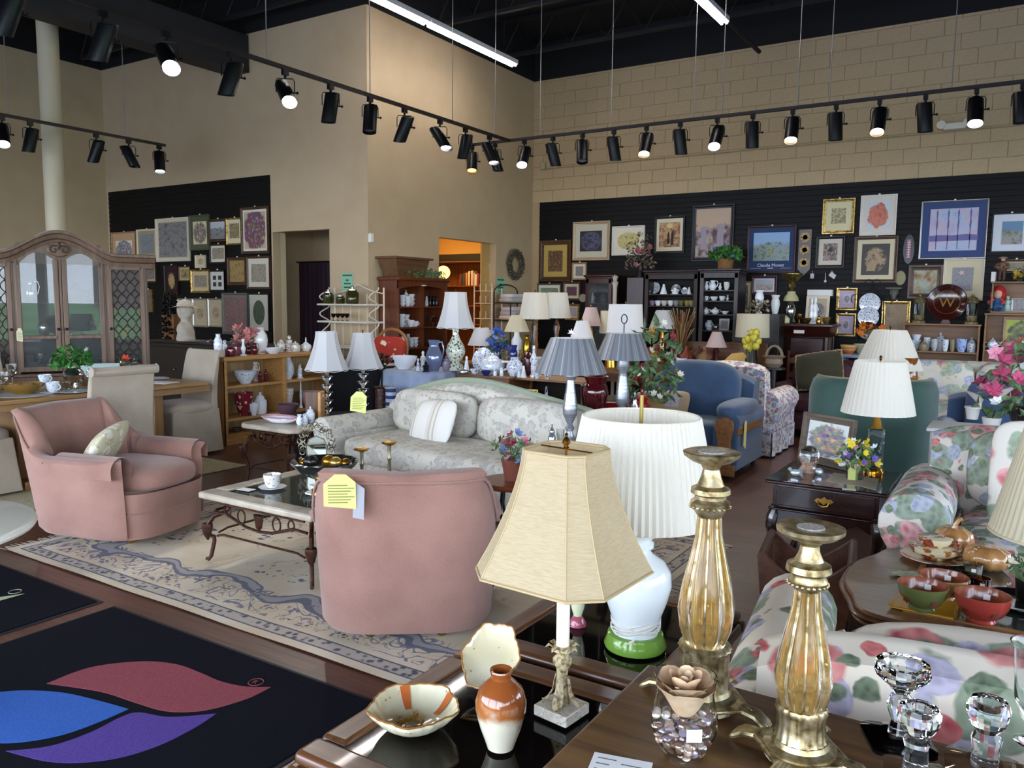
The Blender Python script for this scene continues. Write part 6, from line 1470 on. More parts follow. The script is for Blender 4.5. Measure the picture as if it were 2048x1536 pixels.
# -- cut glass candlesticks
CRY=glassm('cut_crystal','f2f7fa',.0,1.4)
def crystal(label,P,prof,base,basez,rot=.4):
    t=thing('crystal_candlestick',label,'candlestick',P,rot);
    MB().lathe(LP(P,prof),12).build('stem_and_cup',CRY,t,sm=15)
    MB().lathe([(.001,0),(base,0),(base,.008),(base*.45,basez),(.001,basez)],40,square=6,a0=PI/4).build('base',CRY,t,sm=15)
P=G(1796,1484,OZ);crystal('tall cut glass candlestick with wide cup and square foot',P,[(.1,1470),(22,1468),(15,1440),(24,1418),(26,1405),(20,1392),(14,1385),(24,1372),(48,1352),(53,1340),(50,1326),(36,1328),(24,1345),(.1,1352)],62*mpp(P),.02)
P=G(1830,1536+18,OZ);crystal('cut glass candlestick with price sticker and fluted cup, next to tall one',P,[(.1,1545),(24,1540),(21,1500),(26,1480),(18,1472),(30,1458),(40,1440),(41,1425),(36,1414),(24,1416),(20,1430),(.1,1435)],58*mpp(P),.02,.2)
P=G(1968,1536+10,OZ);crystal('cut glass candlestick with round cup beside the tall glass',P,[(.1,1540),(26,1535),(24,1500),(28,1475),(20,1462),(32,1448),(39,1425),(39,1412),(32,1400),(22,1402),(18,1420),(.1,1425)],70*mpp(P),.02,.1)
P=G(2066,1480,OZ);t=lt('glass_hurricane','tall clear footed glass at the edge of the oak table','glass',P,[('bowl',VG,[(.1,1485),(34,1484),(10,1470),(8,1455),(22,1440),(38,1400),(40,1350),(46,1300),(52,1290),(49,1291),(42,1305),(37,1350),(35,1400),(.1,1440)],{})])
# -- price card
P=G(1240,1535,OZ+.001);t=thing('price_card','white printed price card on the oak table','card',(P.x,P.y,OZ),math.radians(14));MB().box(-.055,.055,-.03,.035,.0,.001).build('card',PAPER,t,sm=0)
m=MB()
for k,(a,b) in enumerate(((-.045,-.01),(.0,.04),(-.045,-.02),(.002,.03),(-.045,-.018))):m.box(a,b,.018-.009*k,.0205-.009*k,.001,.0013)
m.build('printed_lines',pm('ink_grey','55555c',.8),t,sm=0)
# -- dishes and vase on the first glass table
SHELLC=floral('cream_lustre_china','d6caa2',[(34,.12,'8a7a4c','b8a878',2)],.15,'e0d8ba',coat=.5)
def scallop(name,label,P,hw,dep,nsc,tilt,rz,sy=1.0,mat=None,hang=False):
    s=mpp(P);R=hw*s;t=thing(name,label,'dish',P,rz)
    def sf(u,v):
        th=2*PI*u;r=R*(v**.75)*(1+(.05*math.cos(nsc*th)+.02*math.cos(2*nsc*th+1)+.012*math.cos(24*th))*v**3);z=dep*(v**2.6)
        return(r*math.cos(th),r*sy*math.sin(th),z)
    M=rx3(tilt);m=MB().surf(sf,96,14,cu=True);k=len(m.v);m2=MB().surf(lambda u,v:(lambda p:(p[0]*1.0,p[1]*1.0,p[2]-.006))(sf(u,v)),96,14,cu=True)
    m.add(m2.v,[tuple(reversed(f)) for f in m2.f]);m.f+=[(i*14+13,((i+1)%96)*14+13,k+((i+1)%96)*14+13,k+i*14+13) for i in range(96)]
    m.v=[tuple(M@Vector(p)+Vector((0,0,.006))) for p in m.v]
    m.build('bowl',mat or SHELLC,t,sm=70)
    rim=[M@Vector(sf(i/96,1))+Vector((0,0,.006)) for i in range(96)];MB().tube(rim,.0022,5,True).build('gilt_rim',pm('dish_rim','a9743a',.3,.3),t)
    return t
P=G(828,1452,EZ);t=scallop('scalloped_bowl','cream scalloped china bowl with painted sprigs',P,88,.05,5,0,.3)
m=MB();R_=random.Random(9)
for i in range(9):a=R_.uniform(0,6.28);r=R_.uniform(0,.04);petals(m,(r*math.cos(a),r*math.sin(a),.012+r*.1),.012,5,R_,.05)
m.build('painted_flowers',pm('flower_brown','a5803c',.3),t,sm=0,kind='stuff')
for a in(2.2,.8,3.9):MB().surf(lambda u,v,a=a:((.055+.043*v)*math.cos(a+(u-.5)*.26),(.055+.043*v)*math.sin(a+(u-.5)*.26),.015+.042*v**1.6),4,6).build('rust_panel',pm('rust_glaze','b5602e',.25),t)
P=G(975,1372,EZ);scallop('oval_dish','long cream lustre dish with orange edge leaning behind the brown vase',P+Vector((0,.02,0)),56,.028,6,.55,.35,1.35).location.z=EZ+.055
P=G(1001,1492,EZ);BRV=None
def brown_vase():
    m,nt,n,l,b=newmat('brown_cream_glaze');v=coords(n,l,1);sp=n.new('ShaderNodeSeparateXYZ');l.new(v,sp.inputs[0])
    t=n.new('ShaderNodeTexNoise');t.inputs['Scale'].default_value=22;l.new(v,t.inputs['Vector']);q=n.new('ShaderNodeMath');q.operation='MULTIPLY_ADD';q.inputs[1].default_value=.07;l.new(t.outputs['Fac'],q.inputs[0]);l.new(sp.outputs[2],q.inputs[2])
    w=n.new('ShaderNodeMath');w.operation='MULTIPLY_ADD';w.inputs[1].default_value=.5;l.new(sp.outputs[1],w.inputs[0]);l.new(q.outputs[0],w.inputs[2])
    r=ramp(n,[(.085,'ddd6bd'),(.115,'a5622c'),(.15,'8a4a20')]);l.new(w.outputs[0],r.inputs[0]);l.new(r.outputs[0],b.inputs['Base Color']);b.inputs['Roughness'].default_value=.12;b.inputs['Coat Weight'].default_value=.6;return m
lt('china_vase','brown and cream glazed ovoid vase','vase',P,[('body',brown_vase(),[(.1,1492),(27,1492),(31,1480),(42,1450),(50,1420),(51,1400),(44,1378),(28,1362),(20,1355),(20,1347),(23,1341),(22,1338),(17,1340),(16,1352),(.1,1358)],{'seg':40})])
P=G(1155,1246,EZ);lt('bud_vase','cream vase with green leaf and pink foot beside the white lamp','vase',P,[('foot',pm('pink_glaze','a04a5c',.15,coat=.5),[(.1,1250),(18,1250),(17,1243),(10,1232),(.1,1230)],{}),('body',pm('cream_green_glaze','d6d8b0',.15,coat=.5),[(.1,1232),(8,1231),(13,1215),(16,1195),(17,1175),(15,1160),(11,1160),(.1,1180)],{})])
# -- scalloped coffee table ware
def onct(px,py):return G(px,py,CTZ)
LEAFW=floral('autumn_leaf_glaze','d9cfb0',[(14,.44,'6f1f20','9a4022',3),(22,.34,'b98a2a','8a3a24',6)],.18,'cfc09a',coat=.4)
P=onct(1868,1118);s=mpp(P)
def dish(name,label,P,R,h,mat,t_=.003,foot=.45,cat='bowl',inner=None,prof=None):
    o=thing(name,label,cat,P)
    pr=prof or[(foot*R,0),(foot*R*1.05,h*.06),(foot*R*.95,h*.14),(R*.72,h*.3),(R*.93,h*.62),(R,h)]
    MB().lathe([(.001,0)]+pr+[(R-t_*.5,h+t_*.3)],36).build('outside',mat,o) if not inner else MB().lathe([(.001,0)]+pr,36,caps=False).build('outside',mat,o)
    inn=[(r-t_,max(z,h*.12)+.0) for r,z in pr[2:]]
    MB().lathe([(.001,h*.16)]+inn+[(R,h)],36,caps=False).build('inside',inner or mat,o)
    return o
o=MB().lathe([(a*62*s,z*62*s*.9) for a,z in PLATE],36).build('saucer',LEAFW,None,P);tag(o,'autumn leaf saucer beneath the stacked cups','saucer')
dish('soup_cup','wide autumn leaf cup on the saucer',P+Vector((0,0,.008)),48*s,.052,LEAFW)
o=dish('tea_cup','small autumn leaf teacup stacked on top',P+Vector((.0,0,.05)),31*s,.05,LEAFW,foot=.6,cat='cup')
MB().tube([(31*s+.0+.022*math.sin(a)*1.0,0,.026+.02*math.cos(a)) for a in[i*PI/8 for i in range(9)]],.004,6).build('handle',LEAFW,o)
PUMP=nz('tan_ceramic',[(.3,'9a6a3a'),(.7,'b98a56')],(14,14,14),.18,coat=.5)
def pumpkin(label,P,R,h,stem=True):
    t=thing('ceramic_pumpkin',label,'pumpkin',P)
    MB().lathe([(.001,0),(R*.6,0),(R*.92,h*.25),(R,h*.5),(R*.9,h*.78),(R*.5,h*.97),(.001,h*.93)],64,flute=9,fl=.05).build('body',PUMP,t,sm=60)
    if stem:MB().tube([(0,0,h*.9),(.005,0,h*1.1),(.02,0,h*1.28),(.03,.0,h*1.33)],[.014,.01,.009,.008],8).build('stem',PUMP,t)
P=onct(1905,1104);pumpkin('tan ceramic pumpkin jar with upright stem',P,36*mpp(P),.12)
P=onct(1972,1136);pumpkin('squat tan ceramic pumpkin with cut leaves',P,43*mpp(P),.10,False)
P0,P1,P2,P3=[onct(*q) for q in((1773,1216),(1803,1180),(1921,1198),(1913,1244))]
t=thing('mustard_tray','mustard yellow square plate under the green bowl','plate',(0,0,0));cx=(P0+P1+P2+P3)/4;MUST=pm('mustard_glaze','cc962a',.25,coat=.1)
t.location=(cx.x,cx.y,CTZ);q4=[(p-cx) for p in(P0,P3,P2,P1)]
MB().prism([(p.x*.9,p.y*.9) for p in q4],0,.006).build('plate',MUST,t,bevel=.002)
vs=[(p.x*.88,p.y*.88,.005) for p in q4]+[(p.x,p.y,.014) for p in q4];MB().add(vs,[(i,(i+1)%4,4+(i+1)%4,4+i) for i in range(4)]).build('rim',MUST,t,sm=0)
TERR=pm('terracotta_inside','8a4426',.2,coat=.4)
def leafbowl(label,px,py,hw,h,c,dz=0):
    P=onct(px,py)+Vector((0,0,dz));s=mpp(P);o=dish('leaf_bowl',label,P,hw*s,h,pm('glaze_'+c,c,.18,coat=.5),.004,.5,inner=TERR)
    V_=Vector((CAM.x-P.x,CAM.y-P.y,0)).normalized();a0=math.atan2(V_.y,V_.x)
    for da in(.55,-.75):
        a=a0+da;R=hw*s*.93;m=MB();pts=[]
        for k in range(10):rr=(.02 if k%2==0 else.01);pts.append((rr*math.cos(k*PI/5),rr*math.sin(k*PI/5)))
        m.add([(R*math.cos(a+x/R)*(.93+.8*(y))+.003*math.cos(a),R*math.sin(a+x/R)*(.93+.8*y)+.003*math.sin(a),h*.5+y*.95) for x,y in pts],[tuple(range(10))]);m.build('leaf_motif',pm('leaf_brown','6a3018',.3),o,sm=0)
    MB().obox((0.012,hw*s*.62,h*.72),(.022,.001,.02),rx3(-.5)).build('price_sticker',PAPER,o,sm=0)
leafbowl('green leaf-motif bowl with terracotta inside, on the mustard plate',1843,1222,47,.095,'5f683a',.008)
leafbowl('yellow-tan leaf-motif bowl behind the green one',1884,1196,46,.09,'b8925a')
leafbowl('red footed leaf-motif bowl by the glass edge',1962,1242,51,.1,'a84036')
P=onct(1824,1152);t=thing('leaf_dish','grey-green leaf shaped dish on the scalloped table','dish',P,.4);MB().prism([((.095 if k%2==0 else.07)*math.cos(k*PI/9),(.045 if k%2==0 else.03)*math.sin(k*PI/9)) for k in range(18)],.002,.01).build('leaf',nz('sage_glaze',[(.3,'6d6c4a'),(.7,'a5a482')],(40,40,40),.3),t,bevel=.003)
for i,(px,py,c,lb) in enumerate(((1934,1172,'7c8a5a','green glass votive with price sticker'),(1962,1180,'9a5a28','amber glass votive with price sticker'),(1945,1150,'c9c4ba','clear glass votive of dark seeds'))):
    P=onct(px,py);s=mpp(P);t=thing('votive',lb+' on the scalloped table','candle holder',P);MB().shell([(17*s,0),(18*s,.05)],.003,20).build('glass',glassm('votive_'+c,c,.05),t);MB().lathe([(.001,.004),(14*s,.004),(14*s,.03),(.001,.03)],16).build('filling',pm('fill_'+c,c,.6),t);MB().obox((.004,-18.5*s,.03),(.016,.001,.014)).build('price_sticker',PAPER,t,sm=0)
P=onct(2046,1208);o=MB().lathe([(a*72*mpp(P),z*60*mpp(P)) for a,z in PLATE],40).build('black_plate',pm('black_glaze','0c0d10',.12,coat=.5),None,P);tag(o,'shiny black plate under the dark plant pot','plate')
P2_=P+Vector((.01,.02,.008));t=bouquet('potted_plant','small plant in black pot on the black plate',P2_,.07,.09,.2,None,[('e6ddc4',5,.022)],50,31,.05,'plant');MB().lathe([(.001,0),(.034,0),(.042,.09),(.036,.092),(.001,.08)],20).build('pot',pm('black_pot','0d0d0d',.35),t)
P=Vector((.205,3.3,CTZ));s=mpp(P);zz=lambda py:ZT(P,py)-P.z
t=thing('table_lamp','brass lamp with broad pleated cream shade on the scalloped table','lamp',P)
MB().lathe([(.08,0),(.08,.02),(.03,.05),(.05,.12),(.06,.2),(.03,.28),(.015,.34),(.012,zz(1040))],24).build('base',BRASS,t)
MB().lathe([(.245,zz(1075)),(.235,zz(1055)),(.17,zz(900)),(.135,zz(800))],240,flute=60,fl=.012,caps=False).build('shade',PLEATC,t,sm=60)
MB().tube(ring_pts((0,0,zz(1073)),.243,48),.006,6,True).build('shade_binding',pm('shade_bind','cfc4a4',.8),t)
# -- LAMPS AND SMALL WARES
V={
 'cup':[(.0,0),(.55,0),(.6,.06),(.82,.3),(.97,.7),(1,1),(.93,1),(.85,.6),(.5,.12),(0,.1)],
 'bowl':[(0,0),(.45,0),(.48,.08),(.75,.35),(.95,.75),(1,1),(.95,1),(.7,.45),(.4,.15),(0,.12)],
 'vase':[(0,0),(.55,0),(.6,.05),(.85,.25),(1,.5),(.88,.72),(.5,.88),(.45,.93),(.58,1),(.48,1),(.35,.9),(0,.88)],
 'bud':[(0,0),(1,0),(.9,.05),(.35,.12),(.6,.3),(.75,.42),(.4,.62),(.3,.8),(.5,1),(.4,1),(.2,.82),(0,.8)],
 'jar':[(0,0),(.8,0),(.95,.08),(1,.4),(.95,.62),(.6,.7),(.66,.72),(.7,.76),(.4,.84),(.15,.88),(.2,.94),(.12,1),(0,1)],
 'urn':[(0,0),(.7,0),(.65,.06),(.25,.12),(.22,.2),(.7,.4),(1,.68),(.85,.82),(.7,.86),(.95,1),(.8,1),(.6,.85),(0,.8)],
 'pitcher':[(0,0),(.6,0),(.62,.05),(.9,.2),(1,.4),(.85,.6),(.55,.78),(.55,.88),(.72,1),(.62,1),(.45,.85),(0,.8)],
 'teapot':[(0,0),(.6,0),(.62,.05),(.95,.25),(1,.45),(.85,.66),(.5,.74),(.52,.77),(.3,.87),(.1,.9),(.14,.96),(.08,1),(0,1)],
 'figure':[(0,0),(1,0),(.95,.06),(.6,.1),(.75,.3),(.55,.5),(.7,.62),(.65,.7),(.28,.76),(.38,.84),(.4,.92),(.25,.99),(0,1)],
 'bell':[(0,0),(1,0),(.9,.1),(.55,.5),(.45,.7),(.3,.75),(.36,.85),(.25,.97),(0,1)],
 'goblet':[(0,0),(.8,0),(.75,.04),(.12,.1),(.1,.4),(.6,.5),(.95,.75),(1,1),(.94,1),(.85,.75),(0,.5)],
 'stack':[(0,0),(.5,0),(.9,.2),(1,.33),(.6,.34),(.9,.52),(1,.66),(.6,.67),(.9,.85),(1,1),(.92,1),(.6,.8),(0,.75)],
 'shaker':[(0,0),(.8,0),(1,.15),(.8,.6),(.6,.75),(.65,.85),(.3,1),(0,1)],
 'lantern':[(0,0),(1,0),(1,.06),(.8,.1),(.8,.28),(.85,.3),(.7,.33),(.7,.66),(.9,.68),(.85,.8),(.5,.9),(.2,.92),(.25,.97),(0,1)],
}
CATN={'cup':'cup','bowl':'bowl','vase':'vase','bud':'vase','jar':'jar','urn':'urn','pitcher':'pitcher','teapot':'teapot','figure':'figurine','bell':'figurine','goblet':'goblet','stack':'cup','shaker':'shaker','lantern':'lantern'}
NAMN={'cup':'china_cup','bowl':'china_bowl','vase':'vase','bud':'bud_vase','jar':'lidded_jar','urn':'urn','pitcher':'pitcher','teapot':'teapot','figure':'figurine','bell':'lady_figurine','goblet':'goblet','stack':'stacked_cups','shaker':'shaker','lantern':'glass_lantern'}
def item(kind,label,P,hw,ytop,mat,group=None,seg=16,rz=None,handle=None,sx=1,sy=1,name=None,hmat=None):
    s=mpp(P);R=hw*s;h=max(.01,ZT(P,ytop)-P[2]);rz=rnd.uniform(-1,1) if rz is None else rz
    t=thing(name or NAMN[kind],label,CATN[kind],P,rz,group)
    MB().lathe([(max(1e-5,a*R),z*h) for a,z in V[kind]],seg,sx=sx,sy=sy).build('body',mat,t)
    hd=handle if handle is not None else{'cup':1,'pitcher':1,'teapot':1}.get(kind,0)
    hm=hmat or mat
    if hd and kind=='cup':MB().tube([(R*.8+R*.55*math.sin(a),0,h*.55+h*.28*math.cos(a)) for a in[i*PI/6 for i in range(7)]],R*.09,5).build('handle',hm,t)
    if hd and kind=='pitcher':MB().tube([(R*.45,0,h*.92),(R*1.1,0,h*.95),(R*1.35,0,h*.7),(R*1.1,0,h*.4),(R*.9,0,h*.35)],R*.09,6).build('handle',hm,t);MB().add([(-R*.5,-R*.25,h*.88),(-R*.5,R*.25,h*.88),(-R*.95,0,h*1.02)],[(0,1,2)]).build('spout',mat,t,sm=0)
    if hd and kind=='teapot':MB().tube([(R*.85,0,h*.6),(R*1.5,0,h*.62),(R*1.55,0,h*.3),(R*.9,0,h*.2)],R*.1,6).build('handle',hm,t);MB().tube([(-R*.85,0,h*.3),(-R*1.3,0,h*.45),(-R*1.6,0,h*.72)],[R*.2,R*.13,R*.08],6).build('spout',mat,t)
    if hd==2:MB().tube([(R*.8*math.cos(a),0,h*.75+h*.6*math.sin(a)) for a in[i*PI/8 for i in range(9)]],R*.08,6).build('basket_handle',hm,t)
    if kind=='figure':
        for q in(-1,1):MB().tube([(q*R*.5,0,h*.68),(q*R*.8,-R*.3,h*.52),(q*R*.3,-R*.7,h*.45)],R*.14,5).build('arm',mat,t)
    return t
def shade(t,P,hwb,yb,hwt,yt,mat,style='cone',bell=1.0,n=6):
    s=mpp(P);zb,zt=ZT(P,yb)-P[2],ZT(P,yt)-P[2];rb,rt=hwb*s,hwt*s;N=10
    pr=[(rt+(rb-rt)*((1-i/N)**bell),zb+(zt-zb)*i/N) for i in range(N+1)]
    if style=='pleat':o=MB().lathe(pr,160,flute=40,fl=.014,caps=False).build('shade',mat,t,sm=60)
    elif style=='panel':
        o=MB().lathe(pr,n,caps=False).build('shade',mat,t,sm=20);k=pr[0][0]
        pts=[]
        for i in range(n):
            a,b=2*PI*i/n,2*PI*(i+1)/n
            for f in(0,.25,.5,.75):p=Vector((k*math.cos(a),k*math.sin(a),zb)).lerp(Vector((k*math.cos(b),k*math.sin(b),zb)),f);p.z-=.012*math.sin(f*PI);pts.append(p)
        MB().tube(pts,.004,5,True).build('scalloped_edge',mat,o)
    else:
        o=MB().lathe(pr,40,caps=False).build('shade',mat,t,sm=60)
        for q in(pr[0],pr[-1]):MB().tube(ring_pts((0,0,q[1]),q[0],32),.003,4,True).build('shade_binding',mat,o)
    MB().tube([(0,0,0 if zb<.05 else zb-.02),(0,0,zt)],.004,6).build('rod',BRASS,t)
    MB().lathe([(.001,zt),(.008,zt+.006),(.005,zt+.014),(.01,zt+.022),(.001,zt+.034)],10).build('finial',BRASS,t)
    return o
def lamp(label,P,base,mat,hwb,yb,hwt,yt,smat,style='cone',bell=1.0,n=6,group=None,seg=24):
    t=thing('table_lamp',label,'lamp',P,0,group)
    if base:
        pr=LP(P,base);pr[0]=(pr[0][0],0);pr[1]=(pr[1][0],0);MB().lathe(pr,seg).build('base',mat,t)
    shade(t,P,hwb,yb,hwt,yt,smat,style,bell,n);return t
# -- Queen Anne table things
P=G(1748,948,QZ);t=lamp('crystal block table lamp with pleated ivory shade on the dark table',P,None,None,68,826,46,722,PLEATW,'pleat',.9)
s=mpp(P);z1,z2,z3_=ZT(P,934)-QZ,ZT(P,856)-QZ,ZT(P,826)-QZ
MB().lathe([(.001,0),(18*s,0),(18*s,z1*.5),(14*s,z1),(.001,z1)],24).build('gold_foot',pm('gold_amber','a5701a',.15,.9),t)
MB().box(-14*s,14*s,-14*s,14*s,z1,z2).build('crystal_block',CRY,t,bevel=.004);MB().lathe([(13*s,z2),(10*s,z2+.01),(4*s,z3_)],20).build('gold_cone',BRASS,t)
a,b=G(1600,918,QZ),G(1702,943,QZ);d=b-a;ang=math.atan2(d.y,d.x);w=d.length;hgt=ZT(a,823)-QZ
t=thing('framed_picture','weathered wood framed flower watercolour on the dark end table','picture',(a+b)/2,ang);DRW=wood('driftwood_frame','4a3f35','6d6052',0,.7)
ML=rx3(-.12);frame_mesh(w,hgt,.045,.025).xf(ML).build('frame',DRW,t,sm=20)
MB().box(-w/2+.04,w/2-.04,-.008,-.004,.04,hgt-.04).xf(ML).build('print',art(['c04a6a','8a5ab0','7aa06a','d08aa0','e0d060'],6,'d6dcd8',.82,81),t,sm=0);MB().box(-.02,.02,.02,.12,0,.006).tube([(0,.012,hgt*.6),(0,.14,.0)],.006,6).build('easel_back',DRW,t,sm=0)
P=G(1710,957,QZ);t=bouquet('flower_arrangement','yellow, purple and white silk spring flowers in a glass cube',P,.115,.05,.235,None,[('d8c02a',15,.026),('6a55a0',8,.022),('d8dce4',9,.022),('c79aa6',6,.018)],70,12,.06)
MB().shell([(.045,0),(.047,.075)],.003,32,square=6,a0=PI/4).build('glass_cube',VG,t,sm=30);MB().prism([(-.03,-.06),(.01,-.055),(.02,-.03),(-.02,-.035)],.0,.1).build('ribbon',pm('ribbon_lime','b5b96a',.5),t,sm=0)
P=G(1617,944,QZ);t=lt('snow_globe','clear crystal ball on a carved peach stand','ornament',P,[('stand',nz('peach_carved',[(.3,'8a6a58'),(.7,'c2a08a')],(60,60,60),.6),[(.1,946),(15,946),(17,938),(12,930),(18,922),(.1,924)],{'flute':8,'fl':.06,'seg':40})]);MB().ball((0,0,ZT(P,910)-QZ),19*mpp(P),24,16).build('crystal_ball',CRY,t)
for i,(px,py,lb) in enumerate(((1590,952,'faceted glass bird figure with spread wings'),(1638,950,'small faceted glass animal'))):
    P=G(px,py,QZ);m=MB().ball((0,0,.022),.02,8,5,(1.5 if i==0 else 1.2,.8,1)).ball((-.03,0,.038),.012,7,5)
    if i==0:m.add([(-.02,0,.02),(.05,-.03,.008),(.03,.03,.05)],[(0,1,2)]).add([(.0,-.01,.02),(.05,-.05,.01),(.06,-.02,.004)],[(0,1,2)])
    o=m.build('crystal_animal',pm('facet_glass','cfd8e0',.05,.2,.5),None,P,sm=10);tag(o,lb+' on the dark end table','figurine')
q=[G(*p,QZ+.001) for p in((1650,962),(1668,945),(1700,950),(1758,958),(1752,980),(1720,972))];c=sum(q,Vector())/6;o=MB().prism([(p.x-c.x,p.y-c.y) for p in q][::-1],0,.0012).build('doily',pm('linen_doily','a89c8a',.9),None,(c.x,c.y,QZ),sm=0);tag(o,'beige linen doily under the spring flowers','doily')
P=G(1698,979,QZ);o=MB().box(-.035,.035,-.02,.02,0,.001).build('price_card',PAPER,None,P,.2,sm=0);tag(o,'white price card on the dark end table','card')
# -- flower pot on the little round table
P=Vector(PT);t=bouquet('potted_flowers','pink and blue silk flowers in a terracotta pot',P,.13,.1,.27,None,[('b5546c',10,.032),('6a7fae',6,.03),('d08a98',5,.026)],90,15,.05);MB().lathe([(.001,0),(.045,0),(.062,.1),(.066,.1),(.066,.12),(.055,.12),(.001,.1)],20).build('pot',pm('terracotta','6d3526',.8),t)
# -- coffee table silver
P=G(650,986,.43);t=lt('silver_compote','ornate silver pedestal bowl with gilt foot on the stone table','bowl',P,[('foot',pm('gilt_bright','b58c34',.18,1),[(.1,986),(27,986),(25,978),(17,968),(20,955),(.1,950)],{}),('bowl',pm('silver_dark','9a9ba0',.22,1),[(.1,958),(22,956),(45,944),(60,930),(66,922),(62,920),(55,930),(35,942),(.1,946)],{'flute':14,'fl':.035,'seg':84,'sm':60})])
R_=random.Random(8);s=mpp(P);zz=lambda py:ZT(P,py)-P.z
for i,(dx,dy,c,r) in enumerate(((-28,0,'50504e',15),(0,10,'a87a28',14),(22,0,'c9a050',13),(-48,8,'c08a3a',10),(38,6,'8a6420',11))):
    o=MB().ball((0,0,0),r*s,14,10).build('ornament_ball',nz('ball_'+c,[(.4,c),(.6,'2a2824' if i==0 else c)],(60,60,60),.25,metal=.8),None,P+Vector((dx*s*.85,dx*s*.53+dy*s,zz(936)+r*s*.8)));tag(o,['dark speckled','amber','pale gold','orange gold','dark gold'][i]+' ornament ball in the silver bowl','ornament')
P=Vector(atY(634,3.78,.43));h=ZT(P,846)-.43;t=thing('vanity_mirror','small standing mirror in pierced silver filigree frame','mirror',P,math.radians(28));w=34*mpp(P)
FIL=pm('filigree','6f6a5a',.3,.9)
MB().prism([(-w*.55,.05),(w*.55,.05),(w*.62,h*.45),(w*.45,h*.62),(0,h*.7),(-w*.45,h*.62),(-w*.62,h*.45)],-.004,0,'xz').build('glass',pm('mirror_glass','8a8c80',.03,1),t,sm=0)
MB().tube([(-w*.55,-.005,.05),(w*.55,-.005,.05),(w*.62,-.005,h*.45),(w*.45,-.005,h*.62),(0,-.005,h*.7),(-w*.45,-.005,h*.62),(-w*.62,-.005,h*.45)],.004,6,True).build('inner_rim',FIL,t)
m=MB()
for i in range(26):
    a=-.5+(PI+1.0)*i/25;rr=.85+.12*(i%2);cx_,cz_=w*rr*math.cos(a),h*.5+h*.46*rr*math.sin(a)*(1 if math.sin(a)>0 else.9);k=w*.22
    m.tube([(cx_+k*(1-j/12*.6)*math.cos(j*.75+i),-.002,cz_+k*(1-j/12*.6)*math.sin(j*.75+i)) for j in range(10)],.0035,5)
m.build('filigree_scrolls',FIL,t,kind='stuff');MB().box(-w*.7,w*.7,-.03,.03,0,.05).build('stand',FIL,t,bevel=.008)
P=G(545,976,.43);s=mpp(P);o=MB().lathe([(a*27*s,z*24*s) for a,z in PLATE],28,flute=8,fl=.03).build('saucer',WHITEC,None,P);tag(o,'white fluted saucer on the stone coffee table','saucer')
item('cup','white and gilt flowered teacup on its saucer',P+Vector((0,0,.006)),18,948,floral('gilt_cup','e8e6e0',[(60,.25,'b98a30','8a6a3a',2)],.15,coat=.4),rz=2.5)
for(px,py,lb) in((632,988,'white saucer half hidden by the pink chair'),(640,974,'white cream dish next to the gilt foot')):
    P=G(px,py,.43);o=MB().lathe([(a*22*mpp(P),z*26*mpp(P)) for a,z in PLATE],24).build('saucer',WHITEC,None,P);tag(o,lb,'saucer')
for i,(px,yy,yt) in enumerate(((724,3.55,897),(779,3.74,884))):
    P=Vector(atY(px,yy,.43));hh=ZT(P,yt)-.43
    t=thing('brass_candlestick',['shorter','taller'][i]+' brass and porcelain candlestick behind the pink chair','candlestick',P);MB().lathe([(.04,0),(.038,.01),(.012,.03),(.01,hh*.5),(.014,hh*.55),(.009,hh*.6),(.012,hh*.9)],14).build('stem',pm('stem_mix','8d8468',.25,.7),t);MB().lathe([(.001,hh*.9),(.012,hh*.9),(.045,hh*.97),(.047,hh),(.03,hh*.98),(.001,hh*.96)],20,flute=6,fl=.08).build('pan',BRASS,t)
P=G(492,979,.43);o=MB().box(-.05,.05,-.03,.03,0,.001).build('price_card',PAPER,None,P,.1,sm=0);tag(o,'white price card on the stone coffee table','card')
# -- end table wares
P=G(560,846,.55);t=scallop('ruffled_tray','long pale tray with pink ruffled edge on the small stone table',P,42,.045,7,0,.1,.5,WHITEC);MB().tube(ring_pts((0,0,.05),41*mpp(P),40,0,1,.5),.008,5,True).build('pink_ruffle',pm('ruffle_pink','b98a96',.4),t)
RUBY=pm('ruby_glass','6a1426',.08,0,.5,1.4,coat=.5)
P=G(575,832,.55);item('bowl','lilac glass basket bowl behind the ruffled tray',P,22,808,pm('lilac_glass','7a5a66',.1,0,.6),seg=24)
BWS=floral('blue_sprig_china','dfe5ec',[(45,.25,'5a6fa8','8fa0c8',4)],.15,coat=.5)
for px,py,yt,hw,k,lb in((599,850,829,7,'pitcher','white china creamer'),(610,848,827,7,'shaker','white china sugar shaker'),(621,845,813,9,'jar','white china castle-lid jar')):
    item(k,lb+' on the small stone table',G(px,py,.55),hw,yt,BWS)
P=G(632,842,.55)
t=thing('wood_bookend','upright oak block with pale front edge on the small stone table','wood block',(P.x-.04,P.y+.04,.55),.5);hh=ZT(P,784)-.55;MB().box(-.07,.03,-.06,.06,0,hh).build('block',wood('bookend_dark','4a2f1c','654228',2),t,bevel=.004);MB().box(.03,.06,-.06,.06,0,hh).build('front_edge',OAKF,t,bevel=.008);MB().ball((.062,0,hh*.85),.006,8,6).build('white_dot',PAPER,t)
